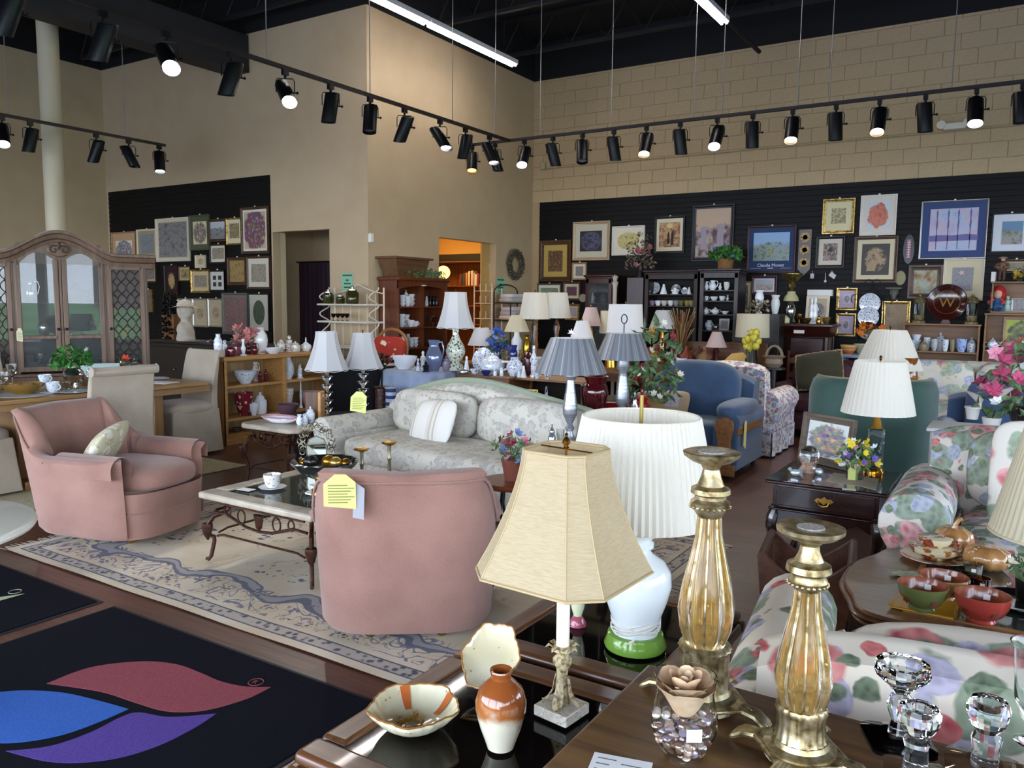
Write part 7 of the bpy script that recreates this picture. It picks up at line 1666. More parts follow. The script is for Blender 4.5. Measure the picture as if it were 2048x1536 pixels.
# -- crystal stacked lamps
for i,(px,yy,bl_,tp,hb_,ht_) in enumerate(((655,5.6,739,663,43,21),(727,6.08,735,666,40,20))):
    P=Vector(atY(px,yy,BTZ));t=thing('table_lamp',['stacked crystal lamp with white bell shade, in front of the wooden box' if i==0 else 'stacked crystal lamp with white bell shade, behind the ivory sofa'][0],'lamp',P);s=mpp(P);z1=ZT(P,bl_-4)-BTZ;n_=6
    MB().lathe([(.001,0),(.06,0),(.055,.02),(.02,.03)],20).build('foot',SILVER,t)
    for k in range(n_):
        z0=.03+(z1-.03)*k/n_;dz_=(z1-.03)/n_;MB().lathe([(.001,z0),(.012,z0),(.02,z0+dz_*.3),(11*s,z0+dz_*.85),(11.5*s,z0+dz_*.92),(.014,z0+dz_),(.001,z0+dz_)],12,flute=6,fl=.05).build('crystal_cup',CRY,t,sm=15)
    shade(t,P,hb_,bl_,ht_,tp,LINW,'panel',1.6,8)
# -- toile lamp and wares on the blue cloth
RTZ=.756
def rt_(px,y):return Vector(atY(px,y,RTZ))
TOILE=floral('green_toile','d8dccb',[(30,.36,'3f4f38','59684c',2),(45,.25,'4a5840','6a7858',5)],.15,coat=.5)
P=rt_(911,7.33);t=lamp('green toile porcelain lamp with white bell shade',P,[(.1,737),(17,736),(15,730),(10,726),(18,712),(20,702),(17,690),(9,678),(6,668),(7,660),(8,654)],TOILE,38,655,22,584,LINW,'panel',1.7,8)
for(k,lb,px,y,hw,yt,mm,kw) in(
 ('pitcher','tall blue and silver glass pitcher on the blue cloth',868,7.12,17,680,pm('blue_silver_glass','8d9cc0',.12,.3,.4),{'seg':24}),
 ('bowl','white footed china bowl on the blue cloth',808,7.05,27,712,WHITEC,{'seg':24}),
 ('figure','white porcelain dancer on the blue cloth',846,7.2,7,702,WHITEC,{}),('bell','small blue and white bell figure on the blue cloth',836,6.98,5,716,BWC,{}),
 ('figure','dark silver figure group on the blue cloth',852,6.95,8,724,pm('dark_silver','3a3c44',.2,.8),{}),('jar','lilac glass lidded jar on the blue cloth',892,7.22,8,712,pm('lilac_clear','b5aac0',.1,0,.5),{})):
    item(k,lb,rt_(px,y),hw,yt,mm,**kw)
o=MB().box(-.085,.085,-.04,.04,0,.055).build('butter_dish',pm('cream_china','c9c0a8',.3),None,rt_(814,7.3)+Vector((0,0,0)),.3,bevel=.01);tag(o,'cream lidded butter dish behind the white bowl','dish')
# -- blue and white china on the brown table and open cabinet
def bt_(px,y,z=.756):return Vector(atY(px,y,z))
COB=pm('cobalt_glaze','1c2a6a',.12,coat=.6)
for(k,lb,px,y,hw,yt,mm,kw) in(
 ('teapot','large blue and white soup tureen with lid',985,7.2,25,706,BWS,{'seg':28,'rz':0}),('bowl','blue and white rice bowl by the tureen',950,7.05,10,738,BWC,{}),('bowl','dark blue rice bowl next to the tureen',972,7.0,10,741,COB,{}),
 ('shaker','blue and white salt shaker',990,7.02,4,735,BWC,{}),('shaker','white pepper shaker with blue cap',1003,7.05,4,733,BWS,{}),('bell','pair of white figurines with long necks',933,7.15,7,712,WHITEC,{'seg':14}),
 ('jar','silver covered butter dish on the brown table',928,7.02,12,737,SILVER,{})):item(k,lb,bt_(px,y),hw,yt,mm,**kw)
P=bt_(966,7.38);o=MB().lathe([(a*24*mpp(P),z*24*mpp(P)) for a,z in PLATE],28).xf(rx3(1.3),(0,0,24*mpp(P)*.98)).build('china_plate',BWC,None,P);tag(o,'blue and white platter standing behind the tureen','plate')
def oc_(px,y):return Vector(atY(px,y,.746))
for(k,lb,px,y,hw,yt,mm,kw) in(
 ('urn','tall cobalt trumpet vase on the oak cabinet',1026,7.35,9,690,COB,{}),('vase','blue and white gourd vase on the oak cabinet',1029,7.18,17,715,BWC,{}),('bell','white lady figurine on the oak cabinet',1047,7.14,7,731,WHITEC,{}),('bell','blue and white lady figurine on the oak cabinet',1038,7.13,5,733,BWS,{}),
 ('jar','maroon glazed jar on the oak cabinet',1056,7.38,14,697,pm('maroon_glaze','3f1418',.2,coat=.4),{}),('figure','cobalt and white figurine on the oak cabinet',1067,7.25,8,690,BWC,{}),('cup','white cat-face mug on the oak cabinet',1074,7.13,6,739,BWS,{}),('cup','black and white mug on the oak cabinet',1094,7.13,6,738,floral('bw_mug','dddddd',[(60,.35,'1a1a1a','222222',3)],.2),{}),
 ('figure','small dark gilt figurine on the oak cabinet',1014,7.4,8,700,nz('gilt_dark',[(.4,'4a3a1c'),(.6,'8a7038')],(50,50,50),.4),{}),('vase','dark gilt vase on the oak cabinet',1042,7.42,8,700,nz('gilt_dark',[],(1,1,1)),{})):item(k,lb,oc_(px,y),hw,yt,mm,**kw)
zc=.402
item('teapot','white patterned teapot inside the open cabinet',Vector(atY(1092,7.3,zc)),10,785,BWS,handle=2);P=Vector(atY(1060,7.32,zc));t=thing('framed_picture','small gold framed portrait inside the open cabinet','picture',P,.25);frame_mesh(.17,.2,.03,.02).xf(rx3(-.1)).build('frame',GOLDM,t,sm=20);MB().box(-.06,.06,-.008,-.004,.03,.17).xf(rx3(-.1)).build('print',art(['3a2a3a','8a7a8c','c0b0a0'],4,None,1,85),t,sm=0)
# -- table of lamps in the middle distance
LTZ=.74
xa,xb=atY(925,8.7,LTZ).x,atY(1262,8.7,LTZ).x;legtable('long_table','long brown table of lamps before the slat wall',xa,xb,8.4,9.2,LTZ,MAP)
def lz(px,y):return Vector(atY(px,y,LTZ))
lamp('small dark lamp with plain white cone shade by the irises',lz(963,8.55),[(.1,722),(10,722),(4,715),(8,705),(3,696),(3,688)],DKW,28,690,14,656,LINW)
lamp('white jar lamp with cream pleated shade',lz(1033,8.6),[(.1,722),(9,722),(11,705),(11,680),(6,672),(5,664)],WHITEC,25,663,12,630,PLEATC,'pleat')
t1=lamp('crystal lamp with tall white pleated shade, in front of its twin',lz(1068,8.75),[(.1,722),(10,722),(5,710),(9,690),(4,670),(7,655),(3,640)],CRY,31,638,22,585,PLEATW,'pleat')
lamp('crystal lamp with tall white pleated shade, nearer the peach lamp',lz(1112,8.95),[(.1,722),(10,722),(5,710),(9,690),(4,670),(7,655),(3,640)],CRY,28,636,20,585,PLEATW,'pleat')
lamp('small lamp with plain peach cone shade',lz(1180,8.9),[(.1,722),(9,720),(5,700),(8,680),(3,655)],BRASS,22,651,11,615,LINP)
lamp('lamp with pale cone shade partly behind a pewter shade',lz(1163,8.55),[(.1,722),(9,720),(7,700),(3,690)],COB,28,694,12,642,LINW)
lamp('navy based lamp with tall cream drum shade',lz(1248,8.6),[(.1,722),(14,720),(12,700),(16,685),(6,668)],COB,37,667,33,609,LINW)
lamp('lamp with cream drum shade behind the navy based lamp',lz(1221,9.05),[(.1,715),(12,714),(8,690),(4,668)],BRASS,24,666,22,622,PLEATC)
item('vase','polished brass vase on the long lamp table',lz(1053,8.5),8,670,pm('brass_yellow','a8862c',.2,1))
t=bouquet('flower_arrangement','deep blue silk irises on the long lamp table',lz(994,8.5),.15,.12,.44,None,[('3a56a8',22,.05),('7f95d0',12,.045)],70,21,.09);MB().lathe([(.001,0),(.05,0),(.06,.1),(.04,.2),(.05,.22)],16).build('vase',COB,t)
o=MB().box(-.26,.26,-.06,.06,0,.16).build('slatted_box',stripes('slat_box',[(0,'2c201c'),(.6,'4a3a34')],30,0),None,lz(1100,8.62)+Vector((0,0,.15)),sm=0)
bpy.data.objects.remove(o)
for px,lb in((1078,'white card with a landscape print'),(1098,'white card with a black bird print')):
    P=lz(px,8.45);o=MB().box(-.05,.05,-.004,.004,0,.13).xf(rx3(-.15)).build('greeting_card',art(['e0dcd4','8a8478'] if px==1078 else['e6e6e6','202020'],2,'e2e0da',.6,px),None,P,.1,sm=0);tag(o,lb+' standing on the lamp table','card')
# -- pewter lamps
PEWTER_GLINT,_nt,_n,_l,_b=newmat('pewter_painted_glints')
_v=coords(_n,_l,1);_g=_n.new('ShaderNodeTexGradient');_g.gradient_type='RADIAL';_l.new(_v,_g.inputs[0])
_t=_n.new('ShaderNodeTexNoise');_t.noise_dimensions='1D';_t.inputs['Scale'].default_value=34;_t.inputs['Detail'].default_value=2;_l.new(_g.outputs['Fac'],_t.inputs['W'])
_r=ramp(_n,[(.35,'858990'),(.56,'a3a7ae'),(.64,'d6d7da'),(.7,'9a9ea5')]);_l.new(_t.outputs['Fac'],_r.inputs[0]);_l.new(_r.outputs[0],_b.inputs['Base Color'])  # pale streaks: fluorescent strip reflections painted into the shade colour
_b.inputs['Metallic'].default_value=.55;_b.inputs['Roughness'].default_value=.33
def pewter(label,P,shy,fin):
    t=thing('table_lamp',label,'lamp',P);s=mpp(P);(yb,yt,hb_,ht_)=shy
    zz=lambda py:ZT(P,py)-P[2]
    PB=nz('brushed_pewter',[(.35,'8a8d93'),(.65,'b5b8bd')],(4,4,90),.35,metal=.75)
    MB().lathe(LP(P,fin),32).build('baluster',PB,t)
    MB().lathe([(hb_*s,zz(yb)),(ht_*s,zz(yt))],40,caps=False).build('shade',PEWTER_GLINT,t,sm=60)
    MB().lathe([(hb_*s*.985,zz(yb)+.001),(ht_*s*.985,zz(yt))],40,caps=False).build('shade_lining',pm('lining_white','d8d4cc',.8),t,sm=60)
    MB().tube([(0,0,zz(yb)-.02),(0,0,zz(yt)+.02)],.004,6).build('rod',PEWTER,t)
    return t,s,zz
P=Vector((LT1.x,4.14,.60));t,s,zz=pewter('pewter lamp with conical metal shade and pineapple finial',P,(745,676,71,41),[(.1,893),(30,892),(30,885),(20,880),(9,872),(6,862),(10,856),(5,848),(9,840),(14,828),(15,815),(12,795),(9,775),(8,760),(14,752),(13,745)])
MB().prism([((.022 if k%2==0 else.011)*math.cos(k*PI/8)*1.2,.02+(.03 if k%2==0 else.016)*abs(math.sin(k*PI/8))) for k in range(0,9)],-.002,.002,'xz').xf(Matrix.Identity(3),(0,0,zz(674))).build('finial',PEWTER,t,sm=0)
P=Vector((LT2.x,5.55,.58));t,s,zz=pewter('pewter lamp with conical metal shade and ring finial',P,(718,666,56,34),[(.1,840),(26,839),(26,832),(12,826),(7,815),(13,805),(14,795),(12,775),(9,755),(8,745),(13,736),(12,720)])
MB().tube([(0,0,zz(666)),(0,0,zz(648))],.004,6).tube([(.024*math.sin(i*PI/8),0,zz(638)+.034*math.cos(i*PI/8)) for i in range(16)],.004,5,True).build('finial',BLACKM,t)
# -- red ware on the console
def cz_(px,y):return Vector(atY(px,y,.58))
RED=pm('red_glaze','8a1418',.15,coat=.6);DRED=pm('dark_red_glass','4a0c14',.1,0,.3,coat=.5)
item('jar','glossy red lidded jar by the blue chair',cz_(1282,5.72),18,778,RED,seg=24);item('bowl','dark red glass serving bowl on the console',cz_(1185,5.7),26,770,DRED,seg=24)
t=item('urn','two-tier dark red dish on stand with patterned rims',cz_(1190,5.5),26,752,DRED,seg=24);o=MB().box(-.1,.1,-.05,.05,0,.17).build('red_box',RED,None,cz_(1236,5.8),.2,bevel=.008);tag(o,'plain red gift box behind the pewter lamp','box')
P=cz_(1218,5.38);o=MB().lathe([(a*.085,z*.06) for a,z in PLATE],24).build('saucer',DRED,None,P);tag(o,'dark saucer holding white balls','plate')
for i,(dx,dy) in enumerate(((-.045,-.01),(.035,.03),(.03,-.045))):o=MB().ball((0,0,0),.038,16,12).build('white_ball',pm('ball_white','dcdad4',.4),None,P+Vector((dx,dy,.045)));tag(o,'white decorative ball on the dark saucer, one of three','ornament','white balls on the saucer')
item('teapot','tall silver coffee pot on the console',cz_(1268,5.45),9,785,SILVER,rz=0)
for i,(px,yt) in enumerate(((1103,845),(1120,858))):item('goblet' if i else 'jar',['silver topped glass decanter','clear stemmed glass'][i]+' on the white side table',Vector(atY(px,4.1+.05*i,.6)),8,yt,CLEAR if i else pm('smoke_silver','9a9ea4',.1,.5,.4))
t=bouquet('flower_arrangement','red and white silk flower arrangement with trailing leaves',Vector(atY(1296,6.35,.0))+Vector((0,0,0)),.26,.72,1.42,None,[('b0302a',12,.05),('dcd8cc',16,.03),('c8963a',6,.045),('8a2a3a',8,.035)],230,33,.11);MB().lathe([(.001,0),(.16,0),(.15,.04),(.04,.08),(.035,.5),(.1,.56),(.13,.75),(.1,.76)],20).build('pedestal_vase',pm('tan_urn','8a6a42',.5),t)
# -- back area: long sideboard with autumn things, lamps, lemons
xa,xb=atY(1285,9.45,.9).x,atY(1508,9.45,.9).x
SBZ=ZT((xa,9.45),728);legtable('sideboard_table','long brown table of autumn decorations behind the floral chair',xa,xb,9.45,10.2,SBZ,CABW)
def sb(px,y):return Vector(atY(px,y,SBZ))
o=MB().box(sb(1335,10.15).x,sb(1530,10.15).x,10.22,10.26,0,ZT((xb,10.2),688)).build('headboard',wood('headboard_brown','4f3018','6f4826',0,.4),sm=0,bevel=.01);tag(o,'plain brown wooden headboard behind the autumn table','headboard')
lamp('brass lamp with plain white cone shade by the dried grass',sb(1323,10.0),[(.1,728),(13,727),(8,715),(7,690),(5,670),(3,655)],BRASS,27,657,14,621,LINW)
lamp('small lamp with plain pink cone shade',sb(1431,9.8),[(.1,727),(8,726),(4,712),(7,702),(2,694)],pm('dark_red_base','4a1c1c',.3),21,694,9,664,LINP)
lamp('lamp with cream paper drum shade, set on the brown table by the desk',sb(1502,10.0),[(.1,727),(14,726),(10,705),(15,690),(5,676)],DKW,33,674,31,628,PLEATC)
rng=random.Random(41);t=thing('dried_grass','dried rust and straw grasses in a vase','dried plant',sb(1360,10.05));m=MB();m2=MB()
for i in range(90):
    a=rng.uniform(0,6.28);r=rng.uniform(.02,.2);h=rng.uniform(.35,.72);e=Vector((r*math.cos(a),r*math.sin(a),h));(m if i%2 else m2).tube([(0,0,.1),(e.x*.4,e.y*.4,h*.6),e],[.002,.003,.007],4)
m.build('rust_stems',pm('rust_grass','7a4426',.9),t,kind='stuff');m2.build('straw_stems',pm('straw_grass','9a8458',.9),t,kind='stuff');MB().lathe([(.001,0),(.06,0),(.09,.12),(.05,.2),(.06,.22)],14).build('vase',pm('grass_vase','5a4632',.5),t)
for i,(px,y,c,lb) in enumerate(((1308,9.7,'8a6a20','amber gourd'),(1345,9.65,'5a2418','rust squash'),(1372,9.6,'6a2a1c','dark red maple spray'),(1395,9.75,'4a2f22','brown seed pod'),(1408,9.6,'7a5a3a','tan woven gourd'))):
    P=sb(px,y);t=thing('autumn_ornament',lb+' on the autumn table','ornament',P);MB().lathe([(.001,0),(.06,.0),(.1,.06),(.09,.12),(.03,.18),(.02,.24),(.001,.25)],24,flute=6,fl=.06).build('body',pm('autumn_'+c,c,.5),t);leafcloud(MB(),lambda r:(r.uniform(-.12,.12),r.uniform(-.1,.1),r.uniform(.02,.22)),.09,22,rng).build('leaves',pm('autumn_leaf_%d'%(i%2),('6a2018','8a5a2a')[i%2],.7),t,sm=0,kind='stuff')
item('bowl','white china gravy bowl on the autumn table',sb(1362,9.52),12,716,WHITEC);P=sb(1467,9.5);h=ZT(P,704)-SBZ
o=MB().prism([(-.13,0),(-.1,.06),(-.11,.1),(-.03,h*.9),(.1,h),(.15,h*.8),(.13,.12),(.14,0),(.1,0),(.09,.05),(.05,.05),(.04,0),(.0,0),(-.01,.05),(-.06,.05),(-.07,0)],-.012,.012,'xz').build('wooden_cutout',pm('yellow_wood','c2984e',.6),None,P,.25,bevel=.004);tag(o,'yellow wooden animal cutout on the autumn table','ornament')
P=sb(1500,9.55);t=thing('lemon_topiary','glass cylinder of yellow lemons on wire stems','arrangement',P);LEM=nz('lemon_skin',[(.3,'b5a52a'),(.7,'d0c24a')],(40,40,40),.4,bmp=.1)
rng=random.Random(6)
for i,(dx,dz_) in enumerate(((-.06,.27),(0,.31),(.06,.28),(-.03,.36),(.04,.38),(.08,.34),(-.07,.34),(.0,.43),(.06,.44),(-.02,.25))):MB().ball((dx,rng.uniform(-.05,.05),dz_),.042,12,8,(1,1,1.12)).build('lemon',LEM,t)
MB().shell([(.05,0),(.055,.24)],.004,20).build('glass_cylinder',CLEAR,t);leafcloud(MB(),lambda r:(r.uniform(-.1,.1),r.uniform(-.06,.06),r.uniform(.22,.46)),.06,26,rng).build('leaves',LEAFG,t,sm=0,kind='stuff')
P=Vector(atY(1546,9.3,.62));t=thing('ceramic_basket','brown ceramic basket with twisted handle behind the floral chair','basket',(P.x,P.y,ZT(P,735)));MB().lathe([(.001,0),(.06,0),(.1,.05),(.09,.1),(.13,.13),(.12,.135),(.07,.11),(.001,.06)],24).build('bowl',pm('taupe_ceramic','7c6a58',.5),t)
for q in(-.02,.02):MB().tube([(.09*math.cos(a),q,.11+.14*math.sin(a)) for a in[i*PI/8 for i in range(9)]],.012,6).build('handle',pm('taupe_ceramic','7c6a58',.5),t)
o=MB().lathe([(.16,0),(.16,.03),(.03,.06),(.03,t.location.z-.03),(.13,t.location.z-.02),(.13,t.location.z)],16).build('plant_stand',DKW,None,(P.x,P.y,0));tag(o,'dark pedestal stand under the ceramic basket','stand')
# -- SHELVES, HUTCHES, LEFT SIDE WARES
gdw=MC['gilt_dark'] if 'gilt_dark' in MC else GOLDM
# -- desk top
dx_,dy_,dzz,dw=DESK
def dk(px,y=11.6):return Vector(atY(px,y,dzz))
P=dk(1580,11.75);lt('oil_lamp','tall brass and milk glass oil lamp with urn top on the desk','lamp',P,[('base',SILVER,[(.1,644),(12,644),(8,636),(10,628),(11,618),(7,610),(4,604)],{}),('milk_glass_shade',pm('milk_glass','b9b28a',.25),[(4,604),(15,602),(13,594),(8,587),(8,583)],{}),('urn',gdw if False else nz('old_brass',[(.35,'4a4020'),(.65,'9a8648')],(30,30,30),.35,metal=.8),[(3,584),(4,580),(8,575),(7,569),(4,565),(12,560),(16,555),(21,549),(21,547),(.1,550)],{})])
for(k,lb,px,y,hw,yt,mm) in(('urn','white pedestal vase with dark neck on the desk',1549,11.65,9,590,WHITEC),('jar','squat cream jar on the desk',1571,11.52,8,630,pm('cream_jar','cfc89a',.3)),('figure','white porcelain lady of a pair on the desk',1622,11.6,6,596,WHITEC),('figure','taller white porcelain figure of a pair on the desk',1629,11.62,7,594,WHITEC),('goblet','small brass goblet on the desk',1598,11.5,5,628,BRASS),('shaker','brass candle cup on the desk',1637,11.5,5,632,BRASS),('bowl','dark brass bowl on the desk',1614,11.5,8,636,BRASS),('bowl','shallow gilt dish at the desk end',1652,11.55,9,634,GOLDM)):item(k,lb,dk(px,y),hw,yt,mm)
P=dk(1633,11.8);hh=ZT(P,592)-dzz;w=44*mpp(P);t=thing('framed_picture','silver framed oval portrait leaning on the desk','picture',P,.0);frame_mesh(w,hh,.035,.02).xf(rx3(-.12)).build('frame',FM['cream'],t,sm=20);MB().box(-w/2+.03,w/2-.03,-.006,-.003,.03,hh-.03).xf(rx3(-.12)).build('mat_board',pm('board_b5a890','b5a890',.8),t,sm=0);MB().lathe([(.001,0),(w*.24,0),(w*.24,.003),(.001,.004)],24,sy=1.25).xf(rx3(PI/2-.12),(.02,-.02,hh*.5)).build('print',art(['6a3a34','8a8a90','4a3a34'],4,None,1,91),t)
P=onY(1640,592,YB-.1);t=thing('wall_box','white shallow box shelf above the leaning portrait','box',P);MB().box(-.17,.17,-.05,.06,0,.09).build('box',PAPER,t,bevel=.004)
P=Vector(atY(1518,11.2,1.0));P.z=ZT(P,627);o=MB().box(-.3,.3,-.15,.15,0,P.z-.005).build('pedestal_cabinet',DKW,None,(P.x,P.y,0),bevel=.006);tag(o,'narrow dark pedestal cabinet between hutch and desk','cabinet')
item('urn','white handled urn on the narrow dark pedestal',P+Vector((-.02,0,0)),9,580,WHITEC);t=bouquet('dried_flowers','dried beige flower bunch in front of the white urn',P+Vector((0,-.12,0)),.16,.02,.2,None,[('b5a084',20,.025)],60,51,.06,lmat=LEAFB,stems=False)
# -- hutch wares
t_,cx1,w1,zs1,zt1=HU1
def shelfrow(items,y,z):
    for(k,lb,px,hw,yt,mm,*kw) in items:item(k,lb,Vector(atY(px,y,z)),hw,yt,mm,**(kw[0] if kw else{}))
for i,(px,r,lb) in enumerate(((1309,12,'round figured plate standing at the left in the dark hutch'),(1352,10,'round dark figured plate standing in the dark hutch'),(1369,7,'small figured plate standing in the dark hutch'))):
    P=Vector(atY(px,11.8,zs1[2]));rr=r*mpp(P);o=MB().lathe([(a*rr,z*rr) for a,z in PLATE],24).xf(rx3(1.35),(0,0,rr)).build('china_plate',BWC if i!=1 else floral('dark_plate','8a8a8c',[(40,.33,'2a2c34','4a4c58',2)],.2),None,P);tag(o,lb,'plate')
shelfrow([('bell','white lady figurine between plates in the dark hutch',1327,8,568,WHITEC),('figure','white figure group in the dark hutch',1350,9,575,WHITEC),('bell','small white figurine at the right in the dark hutch',1378,5,574,WHITEC),('bud','tiny white bud vase in the dark hutch',1298,4,574,WHITEC)],11.65,zs1[2])
shelfrow([('cup',lb+' on the middle hutch shelf',px,6,601,mm) for px,lb,mm in((1304,'mauve cup',pm('mauve_china','8a7a90',.3)),(1316,'white creamer cup',WHITEC),(1328,'ivory cup',pm('ivory_china','c9c4b0',.3)),(1341,'white fluted cup',WHITEC),(1352,'grey cup',pm('grey_china','8a8c90',.3)),(1362,'olive cup',pm('olive_china','6d6a3a',.3)),(1374,'green-gold cup',pm('greengold_china','8a8448',.3)),(1383,'tan cup',pm('tan_china','9a8a5a',.3)))],11.68,zs1[1])
t_,cx2,w2_,zs2,zt2=HU2
shelfrow([('pitcher','white jug with gilt rim on the top cabinet shelf',1411,7,563,WHITEC),('pitcher','tall white jug on the top cabinet shelf',1425,8,561,WHITEC),('bud','white bottle on the top cabinet shelf',1440,5,566,WHITEC),('cup','large white mug on the top cabinet shelf',1453,6,564,WHITEC)],11.6,zs2[3])
shelfrow([('bell','small white bell on the second cabinet shelf',1406,4,588,WHITEC),('cup','white teacup on the second cabinet shelf',1412,5,592,WHITEC),('bowl','white shell dish on the second cabinet shelf',1428,8,593,WHITEC),('cup','white sugar cup on the second cabinet shelf',1444,6,592,WHITEC),('bud','tiny white vase on the second cabinet shelf',1455,4,590,WHITEC)],11.6,zs2[2])
shelfrow([('teapot','white and blue teapot on the third cabinet shelf',1412,7,614,BWS),('teapot','white and gold teapot on the third cabinet shelf',1430,8,614,WHITEC),('bowl','low white dish on the third cabinet shelf',1450,8,622,WHITEC)],11.6,zs2[1])
shelfrow([('bell','white figurine low in the cabinet',1405,4,647,WHITEC),('vase','blue and white beaded vase low in the cabinet',1418,9,640,BWC),('teapot','silver teapot low in the cabinet',1432,7,645,SILVER)],11.58,zs2[0])
P=Vector(atY(1448,11.62,zs2[0]));t=thing('framed_picture','small grey photo frame low in the cabinet','picture',P);frame_mesh(.15,.17,.025,.015).xf(rx3(-.1)).build('frame',FM['silver'],t,sm=20);MB().box(-.055,.055,-.005,-.003,.02,.15).xf(rx3(-.1)).build('print',pm('photo_grey','8a8a8c',.5),t,sm=0)
xs_=bpy.data.objects['cabinet_side'];P=Vector((xs_.location.x+.02,11.72,ZT((xs_.location.x,11.6),555)));t=bouquet('flower_arrangement','tall pink and cream silk flowers on the narrow cupboard',P,.24,.14,.74,None,[('b5606c',7,.055),('c9b48a',16,.035),('9a6a70',14,.03)],150,61,.08,lmat=LEAFB);MB().lathe([(.001,0),(.06,0),(.05,.1),(.03,.2),(.05,.26),(.04,.26)],14).build('vase',pm('dark_vase','1a1214',.3),t)
P=Vector((cx2+.02,11.65,zt2));t=bouquet('potted_plant','bright green leafy plant with blue blooms in a basket on the cabinet',P,.24,.14,.36,None,[('6a7aa8',8,.04)],190,62,.1,'plant',lmat=nz('bright_leaf',[(.3,'1f5a1c'),(.7,'4a8a38')],(30,30,30),.6));MB().lathe([(.001,0),(.1,0),(.125,.15),(.11,.15),(.001,.12)],24).build('basket',nz('wicker',[(.3,'6a4420'),(.7,'9a7040')],(20,20,120),.8,bmp=.5),t)
for k,(px,lb) in enumerate(((1185,'white figurine behind the curio glass'),(1205,'green glass vase behind the curio glass'))):item(['figure','vase'][k],lb,Vector(atY(px,11.75,CU[3][1])),6,585,WHITEC if k==0 else glassm('green_vase','7aa08a',.05))
P=Vector(atY(1167,11.9,1.4));P=wp(1167,596);o=MB().lathe([(.001,0),(.07,0),(.07,.03),(.001,.03)],24).xf(rx3(PI/2)).build('wall_clock',pm('clock_face','9a9684',.5),None,P);tag(o,'small round pale wall clock beside the curio cabinet','clock')
# -- mug shelf and its top
xa,xb,yf,z3=MUG
STEIN=floral('stein_grey_blue','b5b8bc',[(40,.3,'2c3a68','4a5a8a',3)],.3)
for i,(px,hw,yt,k,c,lb) in enumerate(((1823,7,679,'cup','b','small blue and white mug at the shelf end'),(1831,9,669,'stack','w','tall pale canister behind the first mug'),(1846,8,681,'jar','g','brown and grey sugar pot'),(1853,6,675,'cup','w','tall white mug'),(1868,6,678,'cup','b','grey mug with blue rings'),(1879,10,665,'jar','b','large lidded grey stein'),(1890,6,679,'cup','w','white footed mug'),(1904,5,679,'cup','g','narrow tan mug'),(1922,10,678,'cup','l','wide bright blue mug'),(1942,8,675,'jar','b','dark blue stoneware jar'))):
    item(k,lb+' on the mug shelf',Vector(atY(px,yf+(.08 if i not in(1,3,5) else.2),z3[0])),hw,yt,{'b':STEIN,'w':BWS,'g':pm('tan_stoneware','8a7c60',.4),'l':floral('bright_blue_mug','9fb2dc',[(30,.3,'4a64a8','6a80c0',2)],.2)}[c],rz=0 if i%2 else 2.6)
ANT=nz('aged_bronze',[(.35,'4a4028'),(.65,'857550')],(40,40,40),.5,metal=.5)
for px,lb in((1837,'bronze and glass candle lantern beside the monogram plate, brown picture behind it'),(1942,'bronze and glass candle lantern beside the monogram plate, pink bloom print behind it')):
    P=Vector(atY(px,yf+.12,z3[1]));s=mpp(P);h=ZT(P,588)-z3[1];t=thing('candle_lantern',lb,'lantern',P);MB().lathe([(.001,0),(.085,0),(.08,.03),(.06,.05),(.07,h*.28),(.001,h*.3)],20,square=5).build('base',ANT,t);MB().lathe([(.06,h*.3),(.065,h*.7)],20,caps=False).build('glass_chimney',CLEAR,t);MB().lathe([(.07,h*.7),(.075,h*.74),(.05,h*.88),(.02,h*.92),(.02,h*.97),(.001,h)],20,flute=8,fl=.05).build('lid',ANT,t)
P=Vector(atY(1891,yf+.16,z3[1]));r=36*mpp(P);t=thing('monogram_plate','large round burgundy plate with gold W on a stand','plate',P,.05);BGY=pm('burgundy_lacquer','34100e',.18,coat=.6);M=rx3(PI/2-.18)
zc_=r+.04
MB().lathe([(.001,0),(r*.6,0),(r*.66,.015),(r*.97,.035),(r,.045),(r*.96,.05),(r*.7,.028),(r*.6,.014),(.001,.014)],48).xf(M,(0,0,zc_)).build('plate',BGY,t)
MB().tube([M@Vector(p)+Vector((0,0,zc_)) for p in ring_pts((0,0,.0285),r*.64,48)],.003,5,True).build('gold_ring',pm('gold_line','a5762c',.3,.6),t)
text('W',r*.75,pm('gold_line','a5762c',.3,.6),t,M@Vector((0,-r*.26,.016))+Vector((0,0,zc_)),(PI/2-.18,0,0))
MB().prism([(-.06,0),(.06,0),(.035,.05),(.05,.1),(-.05,.1),(-.035,.05)],-.06,.0,'xz').build('stand',pm('stand_red','4a201c',.4),t,sm=0)
# -- oak shelf things
xa,yf,z4,z5=BSH
for px,lb,c in((1984,'flowered white teapot with blue sprigs',BWC),(2014,'pink cottage shaped teapot',pm('pink_cottage','a8786c',.4)),(2040,'white teapot with ribbon handle',BWS)):item('teapot',lb+' on the oak shelf',Vector(atY(px,yf+.1,z4[0])),10,676,c,rz=PI if px<2000 else.2)
P=Vector(atY(2042,yf+.26,z4[0]));hh=ZT(P,635)-z4[0];t=thing('framed_picture','yellow-green painting of dark blooms on the oak shelf','picture',P);frame_mesh(.42,hh,.035,.025).build('frame',FM['tan'],t,sm=20);MB().box(-.18,.18,-.01,-.006,.03,hh-.03).build('print',art(['2c2a30','5a5c3a','8a9a34'],5,'9aa82c',.8,95),t,sm=0)
P=Vector(atY(1994,yf+.14,z4[1]+.025));h=ZT(P,574)-P.z;t=thing('rag_doll','rag doll with red yarn hair and blue dress on the oak shelf','doll',P,-.2)
MB().surf(lambda u,v:(lambda r:(r*math.cos(2*PI*u),r*math.sin(2*PI*u)*.8,h*.55*v))(.11*(1-.62*v)*(1+.05*math.sin(2*PI*u*9)*(1-v))),36,8,cu=True).build('dress',pm('doll_blue','2a5a8a',.8),t)
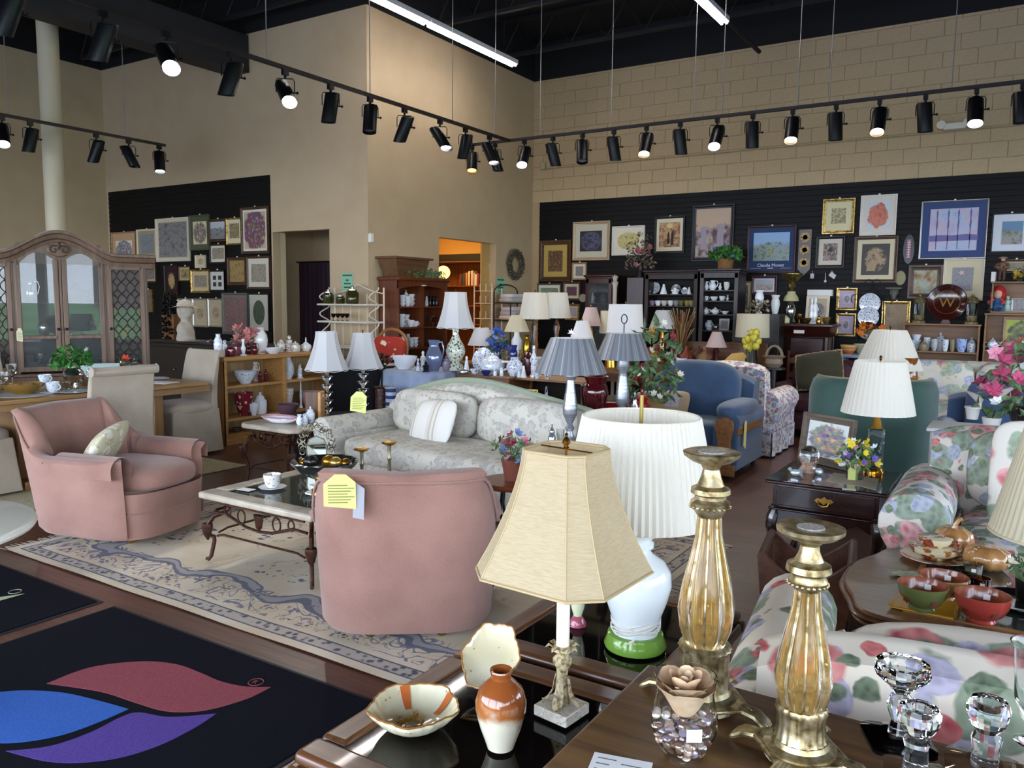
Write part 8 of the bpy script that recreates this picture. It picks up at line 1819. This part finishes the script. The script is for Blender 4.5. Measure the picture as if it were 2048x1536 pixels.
MB().ball((0,0,h*.7),.06,14,10).build('head',pm('doll_face','d0a088',.8),t);MB().ball((0,.025,h*.74),.085,14,10,(1,.7,1.2)).ball((-.06,0,h*.66),.035,8,6,(1,1,1.8)).ball((.06,0,h*.66),.035,8,6,(1,1,1.8)).build('yarn_hair',pm('doll_red','a81c20',.9),t)
for s in(-1,1):MB().tube([(s*.04,-.02,h*.48),(s*.09,-.06,h*.36),(s*.06,-.09,h*.3)],.02,8).build('arm',pm('doll_sleeve','b04a50',.8),t);MB().tube([(s*.04,-.05,.03),(s*.05,-.14,.02)],.022,8).build('leg',pm('doll_black','1a1a1a',.6),t)
item('figure','small green and white figurine beside the rag doll',Vector(atY(2014,yf+.1,z4[1]+.025)),8,592,pm('mint_figure','9ab0a0',.3));P=Vector(atY(2037,yf+.12,z4[1]+.025));t=thing('framed_picture','dark photo in silver frame beside the rag doll','picture',P);frame_mesh(.17,.16,.02,.015).xf(rx3(-.1)).build('frame',FM['silver'],t,sm=20);MB().box(-.07,.07,-.006,-.003,.015,.145).xf(rx3(-.1)).build('print',art(['3a3438','8a8a90','a08078'],6,None,1,97),t,sm=0)
zr5=z4[1]+.003+(z5-z4[1]-.003)
P=Vector(atY(2003,yf+.14,zr5));h=ZT(P,513)-P.z;t=thing('boy_figurine','brown painted boy figurine with cap beside a white post','figurine',P,-.3);BOYB=pm('boy_brown','3f2620',.5)
for s in(-1,1):MB().tube([(s*.022,0,0.02),(s*.025,0,h*.25),(s*.02,0,h*.45)],[.02,.024,.03],8).ball((s*.022,-.015,.015),.022,8,6,(1,1.5,.7)).build('leg',BOYB,t)
MB().lathe([(.04,h*.42),(.055,h*.5),(.05,h*.66),(.055,h*.74),(.02,h*.8),(.018,h*.83)],14).build('torso',pm('boy_shirt','6d4a38',.5),t);MB().ball((0,0,h*.88),h*.085,12,8).build('head',pm('boy_skin','c09a84',.5),t);MB().lathe([(.06,h*.92),(.055,h*.93),(.045,h*.97),(.001,h)],12).build('cap',pm('boy_cap','a88c74',.6),t)
for s in(-1,1):MB().tube([(s*.05,0,h*.72),(s*.075,-.02,h*.58),(s*.03,-.06,h*.56)],.018,8).build('arm',pm('boy_shirt','6d4a38',.5),t)
MB().box(-.12,-.07,-.02,.03,0,h*.4).build('post',PAPER,t,bevel=.004)
bouquet('flower_arrangement','yellow autumn leaf bunch on top of the oak riser',Vector(atY(2046,yf+.12,zr5)),.12,.02,.2,None,[('c0a03a',8,.035),('8a4a24',5,.03)],30,71,.07,stems=False)
# -- grey-blue cube table, bowls, orange flowers
xa,xb=atY(1677,10.62,.8).x,atY(1755,10.62,.8).x;gz=ZT((xa,10.62),708);t=thing('side_table','grey-blue open cube table of mixing bowls','table',((xa+xb)/2,10.62,0));w=(xb-xa)/2;GB=pm('grey_blue_paint','7f8ea0',.5)
MB().box(-w,w,0,.4,gz-.04,gz).build('table_top',GB,t,bevel=.004)
for s in(-1,1):MB().box(min(s*w,s*(w-.05)),max(s*w,s*(w-.05)),0,.4,0,gz-.04).build('side_panel',GB,t,sm=0)
item('bowl','yellow mixing bowl with red base band',Vector(atY(1697,10.72,gz)),16,690,nz('yellow_red_bowl',[(.45,'b04a24'),(.55,'c9bd7a')],(.01,.01,9),.3),seg=24);item('bowl','pale mixing bowl behind the yellow one',Vector(atY(1722,10.86,gz)),15,688,pm('pale_bowl','b9b8a0',.3),seg=24)
t=bouquet('flower_arrangement','orange silk daisies in a dark blue vase',Vector(atY(1740,10.72,gz)),.16,.22,.38,None,[('c06a1c',14,.055)],30,73,.06);MB().lathe([(.001,0),(.05,0),(.07,.1),(.03,.22),(.04,.24)],14).build('vase',COB,t)
# -- second pleated lamp and amber vase behind the green chair
xq=atY(1770,7.45,.6);t=legtable('lamp_table','small dark table hidden behind the green chair',xq.x-.22,xq.x+.3,7.25,7.7,.6,DKW)
lamp('tall lamp with pleated ivory shade behind the green chair',Vector((xq.x,7.45,.6)),[(.1,818),(16,817),(10,800),(14,780),(5,750),(4,735)],BRASS,62,738,30,660,PLEATW,'pleat',.9)
item('urn','amber pressed glass footed vase behind the green chair',Vector(atY(1808,7.36,.6)),21,715,pm('amber_press','a8641c',.1,0,.6,coat=.4),seg=24)
# -- plant table behind the rose sofa
xq=atY(1985,5.75,.79);legtable('plant_table','narrow pale table of potted lilies behind the rose sofa',xq.x-.35,xq.x+.9,5.55,5.95,.79,MW)
def pl(px,y=5.7):return Vector(atY(px,y,.791))
P=pl(1943);t=lt('flower_pot','empty white ribbed flower pot beside the lilies','pot',P,[('pot',pm('white_pot','d8d6d0',.5),[(.1,838),(10,838),(13,818),(15,816),(15,813),(12,814),(.1,830)],{'seg':24})])
P=pl(1982);t=thing('calla_lily','white calla lilies with green leaves in a white pot','plant',P);MB().lathe([(.001,0),(.04,0),(.055,.075),(.045,.075),(.001,.06)],20).build('pot',pm('white_pot','d8d6d0',.5),t)
for k,(dx,h,ln) in enumerate(((-.06,.14,-1),(.03,.19,1))):
    MB().tube([(0,0,.05),(dx*.4,0,h*.6),(dx,0,h)],.005,6).build('stem',pm('stem_green','46603a',.7),t)
    def sp_(u,v,dx=dx,h=h,ln=ln):
        a=2*PI*u;r=.004+.05*v**1.5*(1+.45*math.cos(a));return(dx+ln*.02*v+r*math.cos(a)*ln,r*math.sin(a)*.8,h-.01+.075*v+(.025*v*v*math.cos(a)))
    MB().surf(sp_,24,8,cu=True).build('spathe',pm('lily_white','e4dcd4',.6),t);MB().tube([(dx+ln*.01,0,h),(dx+ln*.02,0,h+.055)],.006,6).build('spadix',pm('spadix_yellow','c9a83a',.6),t)
for a in(.4,1.9,3.0,4.4,5.5):MB().surf(lambda u,v,a=a:((.02+.09*v)*math.cos(a)-(u-.5)*.05*math.sin(PI*v)*math.sin(a),(.02+.09*v)*math.sin(a)+(u-.5)*.05*math.sin(PI*v)*math.cos(a),.06+.07*math.sin(v*2.4)),5,8).build('leaf',LEAFG,t)
t=bouquet('flower_arrangement','large pink and magenta silk flowers at the sofa end',pl(2052,5.75),.3,.1,.55,None,[('b5486c',18,.06),('d890a4',12,.05),('dfe0e4',5,.045),('a05a44',10,.035)],180,75,.1);MB().lathe([(.001,0),(.07,0),(.1,.12),(.06,.15)],16).build('vase',pm('dark_vase','1a1214',.3),t)
# -- oak bookcase top and shelves
ZO=oz[-1]
def ot(px,dx=-.12):return atX(px,BX+dx,ZO)
LUST=pm('ruby_lustre','5c1420',.1,.2,coat=.7);PKL=pm('pink_lustre','8a4a60',.12,.2,coat=.6);INK=pm('violet_blue_china','5a62a8',.2,coat=.5)
FLV=floral('floral_china','dcd6cc',[(30,.3,'8a9a5a','b5b88a',2),(36,.26,'a84a5a','c98a90',5)],.18,coat=.4)
for(k,lb,px,dx,hw,yt,mm,kw) in(
 ('bowl','violet blue bowl on a plate',395,-.1,17,696,BWS,{'seg':24}),('jar','violet blue covered sugar bowl',397,-.1,9,683,INK,{}),('teapot','violet blue teapot with wicker handle',421,-.16,11,680,INK,{'handle':2,'hmat':pm('wicker_tan','8a5c30',.7)}),('vase','pale blue trumpet vase with sprigs',437,-.08,9,668,BWS,{}),('figure','blue and white figurine beside the trumpet vase',450,-.2,8,680,BWC,{}),
 ('jar','ruby glass hen dish',461,-.06,11,690,LUST,{}),('jar','pink lustre covered dish',471,-.2,12,683,PKL,{}),('bud','slim white bud vase',487,-.06,7,678,WHITEC,{}),('figure','red lustre figurine',498,-.22,7,685,LUST,{}),('pitcher','small ruby glass cruet',510,-.06,6,686,LUST,{}),('vase','large white vase with red rose',522,-.14,14,655,floral('rose_vase','e2e2dc',[(9,.2,'a8445c','c9808a',4)],.15,coat=.5),{'seg':24}),
 ('bowl','long white oval baking dish',547,-.06,22,695,WHITEC,{'sy':.5,'rz':1.57,'seg':28}),('teapot','flowered green and white teapot',562,-.2,9,676,FLV,{}),('figure','colourful parrot figurine',579,-.18,9,671,FLV,{}),('jar','flowered majolica jar',591,-.12,10,682,FLV,{}),('teapot','white basket weave teapot with tall handle',612,-.12,11,682,WHITEC,{'handle':2})):
    item(k,lb+(' on the oak bookcase' if px>430 else ' on the black sideboard'),ot(px,dx) if px>430 else Vector(atY(px,6.66-.3*(dx+.1),sz)),hw,yt,mm,**kw)
bouquet('flower_arrangement','dusty pink silk flowers on the oak bookcase',ot(489,-.26),.16,.1,.3,None,[('b5706c',20,.05),('c99a90',8,.04)],40,81,.06,lmat=LEAFB)
def osx(px,z,dx=-.12):return atX(px,BX+dx,z)
for(k,lb,px,zi,dx,hw,yt,mm,kw) in(
 ('bowl','wide blue and white bowl on the upper oak shelf',491,2,-.12,22,742,BWS,{'seg':24}),('pitcher','flowered pitcher on the upper oak shelf',511,2,-.24,9,724,FLV,{}),('figure','red and white bird on the upper oak shelf',520,2,-.08,5,742,LUST,{}),('figure','red rooster figure on the upper oak shelf',532,2,-.08,6,738,LUST,{}),('pitcher','blue and white washstand pitcher on the upper oak shelf',574,2,-.12,15,707,BWS,{'seg':24}),('figure','blue figurine pair on the upper oak shelf',600,2,-.1,7,728,BWC,{}),
 ('bowl','ruby and gilt tureen on the middle oak shelf',488,1,-.14,20,785,floral('ruby_gilt','7a2030',[(20,.3,'d8cdb0','c9b480',3)],.15,coat=.5),{'seg':24}),('jar','white scrolled sugar bowl on the middle oak shelf',521,1,-.1,13,784,WHITEC,{}),('bowl','green rimmed fruit bowl on the middle oak shelf',572,1,-.12,16,776,FLV,{'seg':24}),('bud','pale blue bud vase on the middle oak shelf',602,1,-.1,4,756,BWS,{}),('bowl','pink scalloped bowl on the middle oak shelf',618,1,-.1,17,782,pm('pink_bowl','b08a84',.3),{'seg':24}),
 ('stack','stack of small silver dishes low in the oak bookcase',474,0,-.1,9,855,SILVER,{}),('bowl','dark blue dish low in the oak bookcase',500,0,-.14,14,862,BWC,{}),('bowl','red rimmed dish low in the oak bookcase',532,0,-.12,12,856,LUST,{}),('bowl','white oval dish on the tray end of the middle shelf',508,1,-.05,10,806,WHITEC,{})):
    item(k,lb,osx(px,oshelf[zi],dx),hw,yt,mm,**kw)
# -- cherry bookcase cups
fx,ya,yb,zt,csh=CHB
def chx(px,z,dx=-.14):return atX(px,fx+dx,z)
rows=((csh[2],((805,7,590,'stack','cup stack'),(815,7,593,'cup','teacup'),(822,8,588,'stack','cup stack'),(812,6,580,'jar','tall sugar jar'))),(csh[1],((803,8,628,'stack','cup stack'),(812,8,629,'stack','cup stack'),(821,8,640,'cup','teacup'),(829,8,642,'cup','teacup'))),(csh[0],((807,6,672,'stack','cup stack'),(816,6,668,'pitcher','creamer'),(823,6,675,'stack','cup stack'),(831,6,674,'stack','cup stack'))))
for ri,(z,its) in enumerate(rows):
    for(px,hw,yt,k,lb) in its:item(k,'white '+lb+' on the '+('top','middle','lower')[ri]+' shelf of the cherry bookcase',chx(px,z,-.12 if px%2 else-.2),hw,yt,WHITEC,'white '+lb+'s, '+('top','middle','lower')[ri]+' shelf')
for(px,c,lb) in((853,'cfcac0','white pepper pot'),(860,'15151a','black and white penguin shaker'),(867,'15151a','black and white penguin shaker'),(873,'1c1c24','black bottle'),(880,'101014','black bottle')):item('shaker',lb+' on the top shelf of the cherry bookcase',chx(px,csh[2]),4,592,pm('shk_'+c,c,.2),lb+'s in the cherry bookcase')
item('goblet','clear glass goblet group in the cherry bookcase',chx(866,csh[1]),7,632,CLEAR)
# -- bakers rack things
rl,rw_,rs=RACK
OLV=pm('olive_glass','4a4a18',.08,0,.6,1.4,coat=.3)
for(px,hw,yt,ln,lb) in((657,11,585,576,'tall olive glass canister with silver lid'),(681,9,592,584,'small olive glass canister with silver lid'),(705,13,580,571,'wide olive glass canister with silver lid')):
    P=Vector(atY(px,rl.y+.04,rs[2]+.012));s=mpp(P);h=ZT(P,yt)-P.z;t=thing('glass_canister',lb+' on the ivory rack','canister',P);MB().lathe([(.001,0),(hw*s*.9,0),(hw*s,h*.15),(hw*s,h*.75),(hw*s*.7,h*.95),(hw*s*.7,h),(.001,h)],20).build('jar',OLV,t);MB().lathe([(hw*s*.78,h*.97),(hw*s*.78,h*1.04),(hw*s*.2,h*1.16),(hw*s*.28,h*1.26),(.001,h*1.36)],16).build('lid',SILVER,t)
for px in(667,676,685,694):item('goblet','dark red goblet on the ivory rack, one of four',Vector(atY(px,rl.y+.05,rs[1]+.012)),5,627,pm('dark_goblet','1c0a10',.15),'dark goblets on the ivory rack')
# -- red cushioned wicker chair
P=Vector(atY(768,7.5,0));P.z=0;t=thing('wicker_chair','wicker arch-back chair with red daisy cushion','chair',P,.15);WK=nz('wicker_cane',[(.3,'7a4c24'),(.7,'a06c38')],(40,40,40),.6);zt_=ZT(P,659)
MB().tube([(-.2,.1,0),(-.22,.15,zt_*.5)]+[(-.22*math.cos(a),.2,zt_-.2+.2*math.sin(a)) for a in[i*PI/10 for i in range(11)]]+[(.22,.15,zt_*.5),(.2,.1,0)],.02,8).build('arched_frame',WK,t)
for s in(-1,1):MB().tube([(s*.2,-.3,0),(s*.2,-.28,.45)],.02,8).build('leg',WK,t)
MB().box(-.22,.22,-.3,.15,.4,.44).build('seat',WK,t,bevel=.01);MB().cushion((0,.1,.78),(.46,.62,.1),rx3(PI/2-.12),n=7,p=6).build('back_cushion',floral('red_daisy','a82c1c',[(9,.3,'d8c090','e2dcc4',3)],.8),t,sm=60)
P=Vector(atY(764,6.5,.0));t=thing('tree_ornament','dark metal tree ornament on a tall patterned stand','ornament',(P.x,P.y,0));zt_=ZT(P,712)
MB().lathe([(.1,0),(.08,.05),(.07,zt_-.35),(.09,zt_-.33)],14).build('stand',floral('carved_column','3a1c14',[(30,.3,'6a4028','8a5a38',2)],.5),t);MB().tube([(0,0,zt_-.33),(.01,0,zt_-.08)],.012,6).build('trunk',BLACKM,t);leafcloud(MB(),lambda r:(r.uniform(-.11,.11),r.uniform(-.08,.08),zt_-.08+r.uniform(-.05,.09)),.07,90,rnd).build('leaves',pm('metal_leaf','3a3a2a',.4,.6),t,sm=0,kind='stuff')
P=Vector(atY(782,6.45,0));o=MB().lathe([(.07,0),(.06,.04),(.055,.6),(.07,.62),(.001,.62)],14).build('umbrella_stand',stripes('blue_diamond',[(0,'2a3a6a'),(.5,'b5bdd0')],14,2),None,(P.x,P.y,0));tag(o,'blue and white patterned column stand beside the blue cloth','stand')
# -- dining table setting
DTZ=.761
def dt(px,py):return G(px,py,DTZ)
P=dt(46,788);t=item('bowl','amber glass bowl of pastry rolls on the dining table',P,38,768,pm('amber_bowl','a8843c',.15,0,.4),seg=28)
s=mpp(P)
for i in range(5):a=i*1.3;MB().cushion((.07*math.cos(a),.05*math.sin(a),.05+.01*(i%2)),(.15,.05,.045),rz3(a),n=4,p=2.4).build('pastry_roll',nz('pastry',[(.3,'a86a34'),(.7,'d8b484')],(20,20,20),.7),t,sm=60)
o=MB().lathe([(.001,0),(.21,0),(.21,.002),(.001,.002)],32).build('placemat',pm('lace_mat','cfcdc8',.9),None,P+Vector((.05,-.02,-.0)),sm=0);tag(o,'round white lace mat under the pastry bowl','placemat');t.location.z+=.003
for(px,py,yt,hw,lb) in((106,786,764,13,'white teacup on saucer near the table edge'),(90,766,749,12,'white teacup set behind the first')):
    P=dt(px,py);o=MB().lathe([(a*hw*1.7*mpp(P),z*hw*1.6*mpp(P)) for a,z in PLATE],24).build('saucer',WHITEC,None,P);tag(o,'white saucer under the '+lb.replace('white ',''),'saucer');item('cup',lb,P+Vector((0,0,.008)),hw,yt,BWS,rz=.4,seg=20)
P=dt(148,764);t=item('pitcher','silver pitcher holding a green ivy plant',P,20,727,SILVER,rz=2.6,seg=24);b2=bouquet('potted_plant','bright green ivy with white blooms in the silver pitcher',P+Vector((0,0,ZT(P,732)-DTZ)),.17,.0,.2,None,[('d8d8e0',8,.025)],170,91,.085,'plant',lmat=MC['bright_leaf'])
for(k,lb,px,py,hw,yt,mm) in(('goblet','cut glass goblet at the table corner',25,772,10,728,CLEAR),('goblet','cut glass goblet beside the corner one',8,778,10,744,CLEAR),('jar','square glass canister on the dining table',184,755,10,733,CLEAR),('jar','small crystal jar near the end chair',270,753,7,716,CLEAR),('jar','second small crystal jar near the end chair',290,753,6,725,CLEAR),('bowl','silver sugar bowl with red glass on the table',170,772,11,758,SILVER),('bowl','cut glass dish on the dining table',132,778,13,764,CLEAR),('shaker','silver salt shaker on the dining table',152,780,5,762,SILVER)):item(k,lb,dt(px,py),hw,yt,mm)
P=dt(196,750);o=MB().box(-.2,.2,-.02,.02,0,ZT(P,727)-DTZ).xf(rx3(-.15)).build('gift_box',pm('pale_mint','b5cac4',.5),None,P,.9,sm=0,bevel=.004);tag(o,'pale mint flat box standing on the dining table','box')
t=bouquet('flower_arrangement','orange silk flower in a glass bowl on the dining table',dt(245,748),.07,.05,.14,None,[('c84a2a',2,.05)],24,93,.06);MB().shell([(.04,0),(.06,.05)],.003,18).build('glass_bowl',CLEAR,t)
for(px,py,lb) in((165,787,'white dinner plate near the backs of the chairs'),(325,760,'pale blue dinner plate at the far table end')):
    P=dt(px,py);
    o=MB().lathe([(a*.13,z*.09) for a,z in PLATE],30).build('dinner_plate',BWS,None,P+Vector((-.12,0,0)));tag(o,lb,'plate')
P=dt(345,766);o=MB().box(-.14,.14,-.1,.1,0,.003).build('menu_sheet',PAPER,None,P+Vector((-.12,-.05,0)),.3,sm=0);tag(o,'white paper sheet at the far end of the dining table','paper')
# -- ware inside the china hutch
hb=HUT.matrix_basis if False else Matrix.Translation(HUT.location)@Matrix.Rotation(HUT.rotation_euler.z,4,'Z')
for i,(x,z,k,hgt_,r,mm,lb) in enumerate(((-.25,1.484,'pitcher',.22,.06,SILVER,'silver ewer on the top hutch shelf'),(.15,1.484,'teapot',.2,.08,nz('dark_bronze',[(.3,'2a1c14'),(.7,'5a4432')],(20,20,20),.4),'bronze teapot on the top hutch shelf'),(.3,1.124,'figure',.24,.07,MC['dark_bronze'] if 'dark_bronze' in MC else SILVER,'dark figurine on the middle hutch shelf'),(-.15,1.124,'vase',.2,.06,SILVER,'silver vase on the middle hutch shelf'),(.6,1.124,'bowl',.1,.09,pm('amber_dish','a5701c',.2),'amber bowl on the middle hutch shelf'),(.58,.784,'teapot',.16,.08,SILVER,'silver teapot on the hutch counter'),(-.2,.784,'goblet',.18,.05,CLEAR,'glass goblet on the hutch counter'),(.22,.784,'teapot',.18,.09,SILVER,'silver tea urn on the hutch counter'))):
    P=hb@Vector((x,.22,z));s=mpp(P);item(k,lb,P,r/s,proj((P.x,P.y,P.z+hgt_))[1],mm,rz=1.2)
# -- tags on the seats
def near(px,py,r):
    d=ray(px,py);return CAM+d*(r/math.hypot(d.x,d.y))
P=near(680,1012,3.27)
t=paper_tag('yellow sale tag pinned to the back of the pink armchair',P,math.radians(38),.13,.135,lean=.1);MB().prism([(.05,-.05),(.095,-.06),(.10,.07),(.06,.10)],.002,.004,'xz').build('second_sheet',pm('tag_grey','a8a8ac',.8),t,sm=0)
paper_tag('yellow sale tag pinned to the sofa cushion corner',near(716,822,6.2),math.radians(20),.13,.15,lean=-.15)
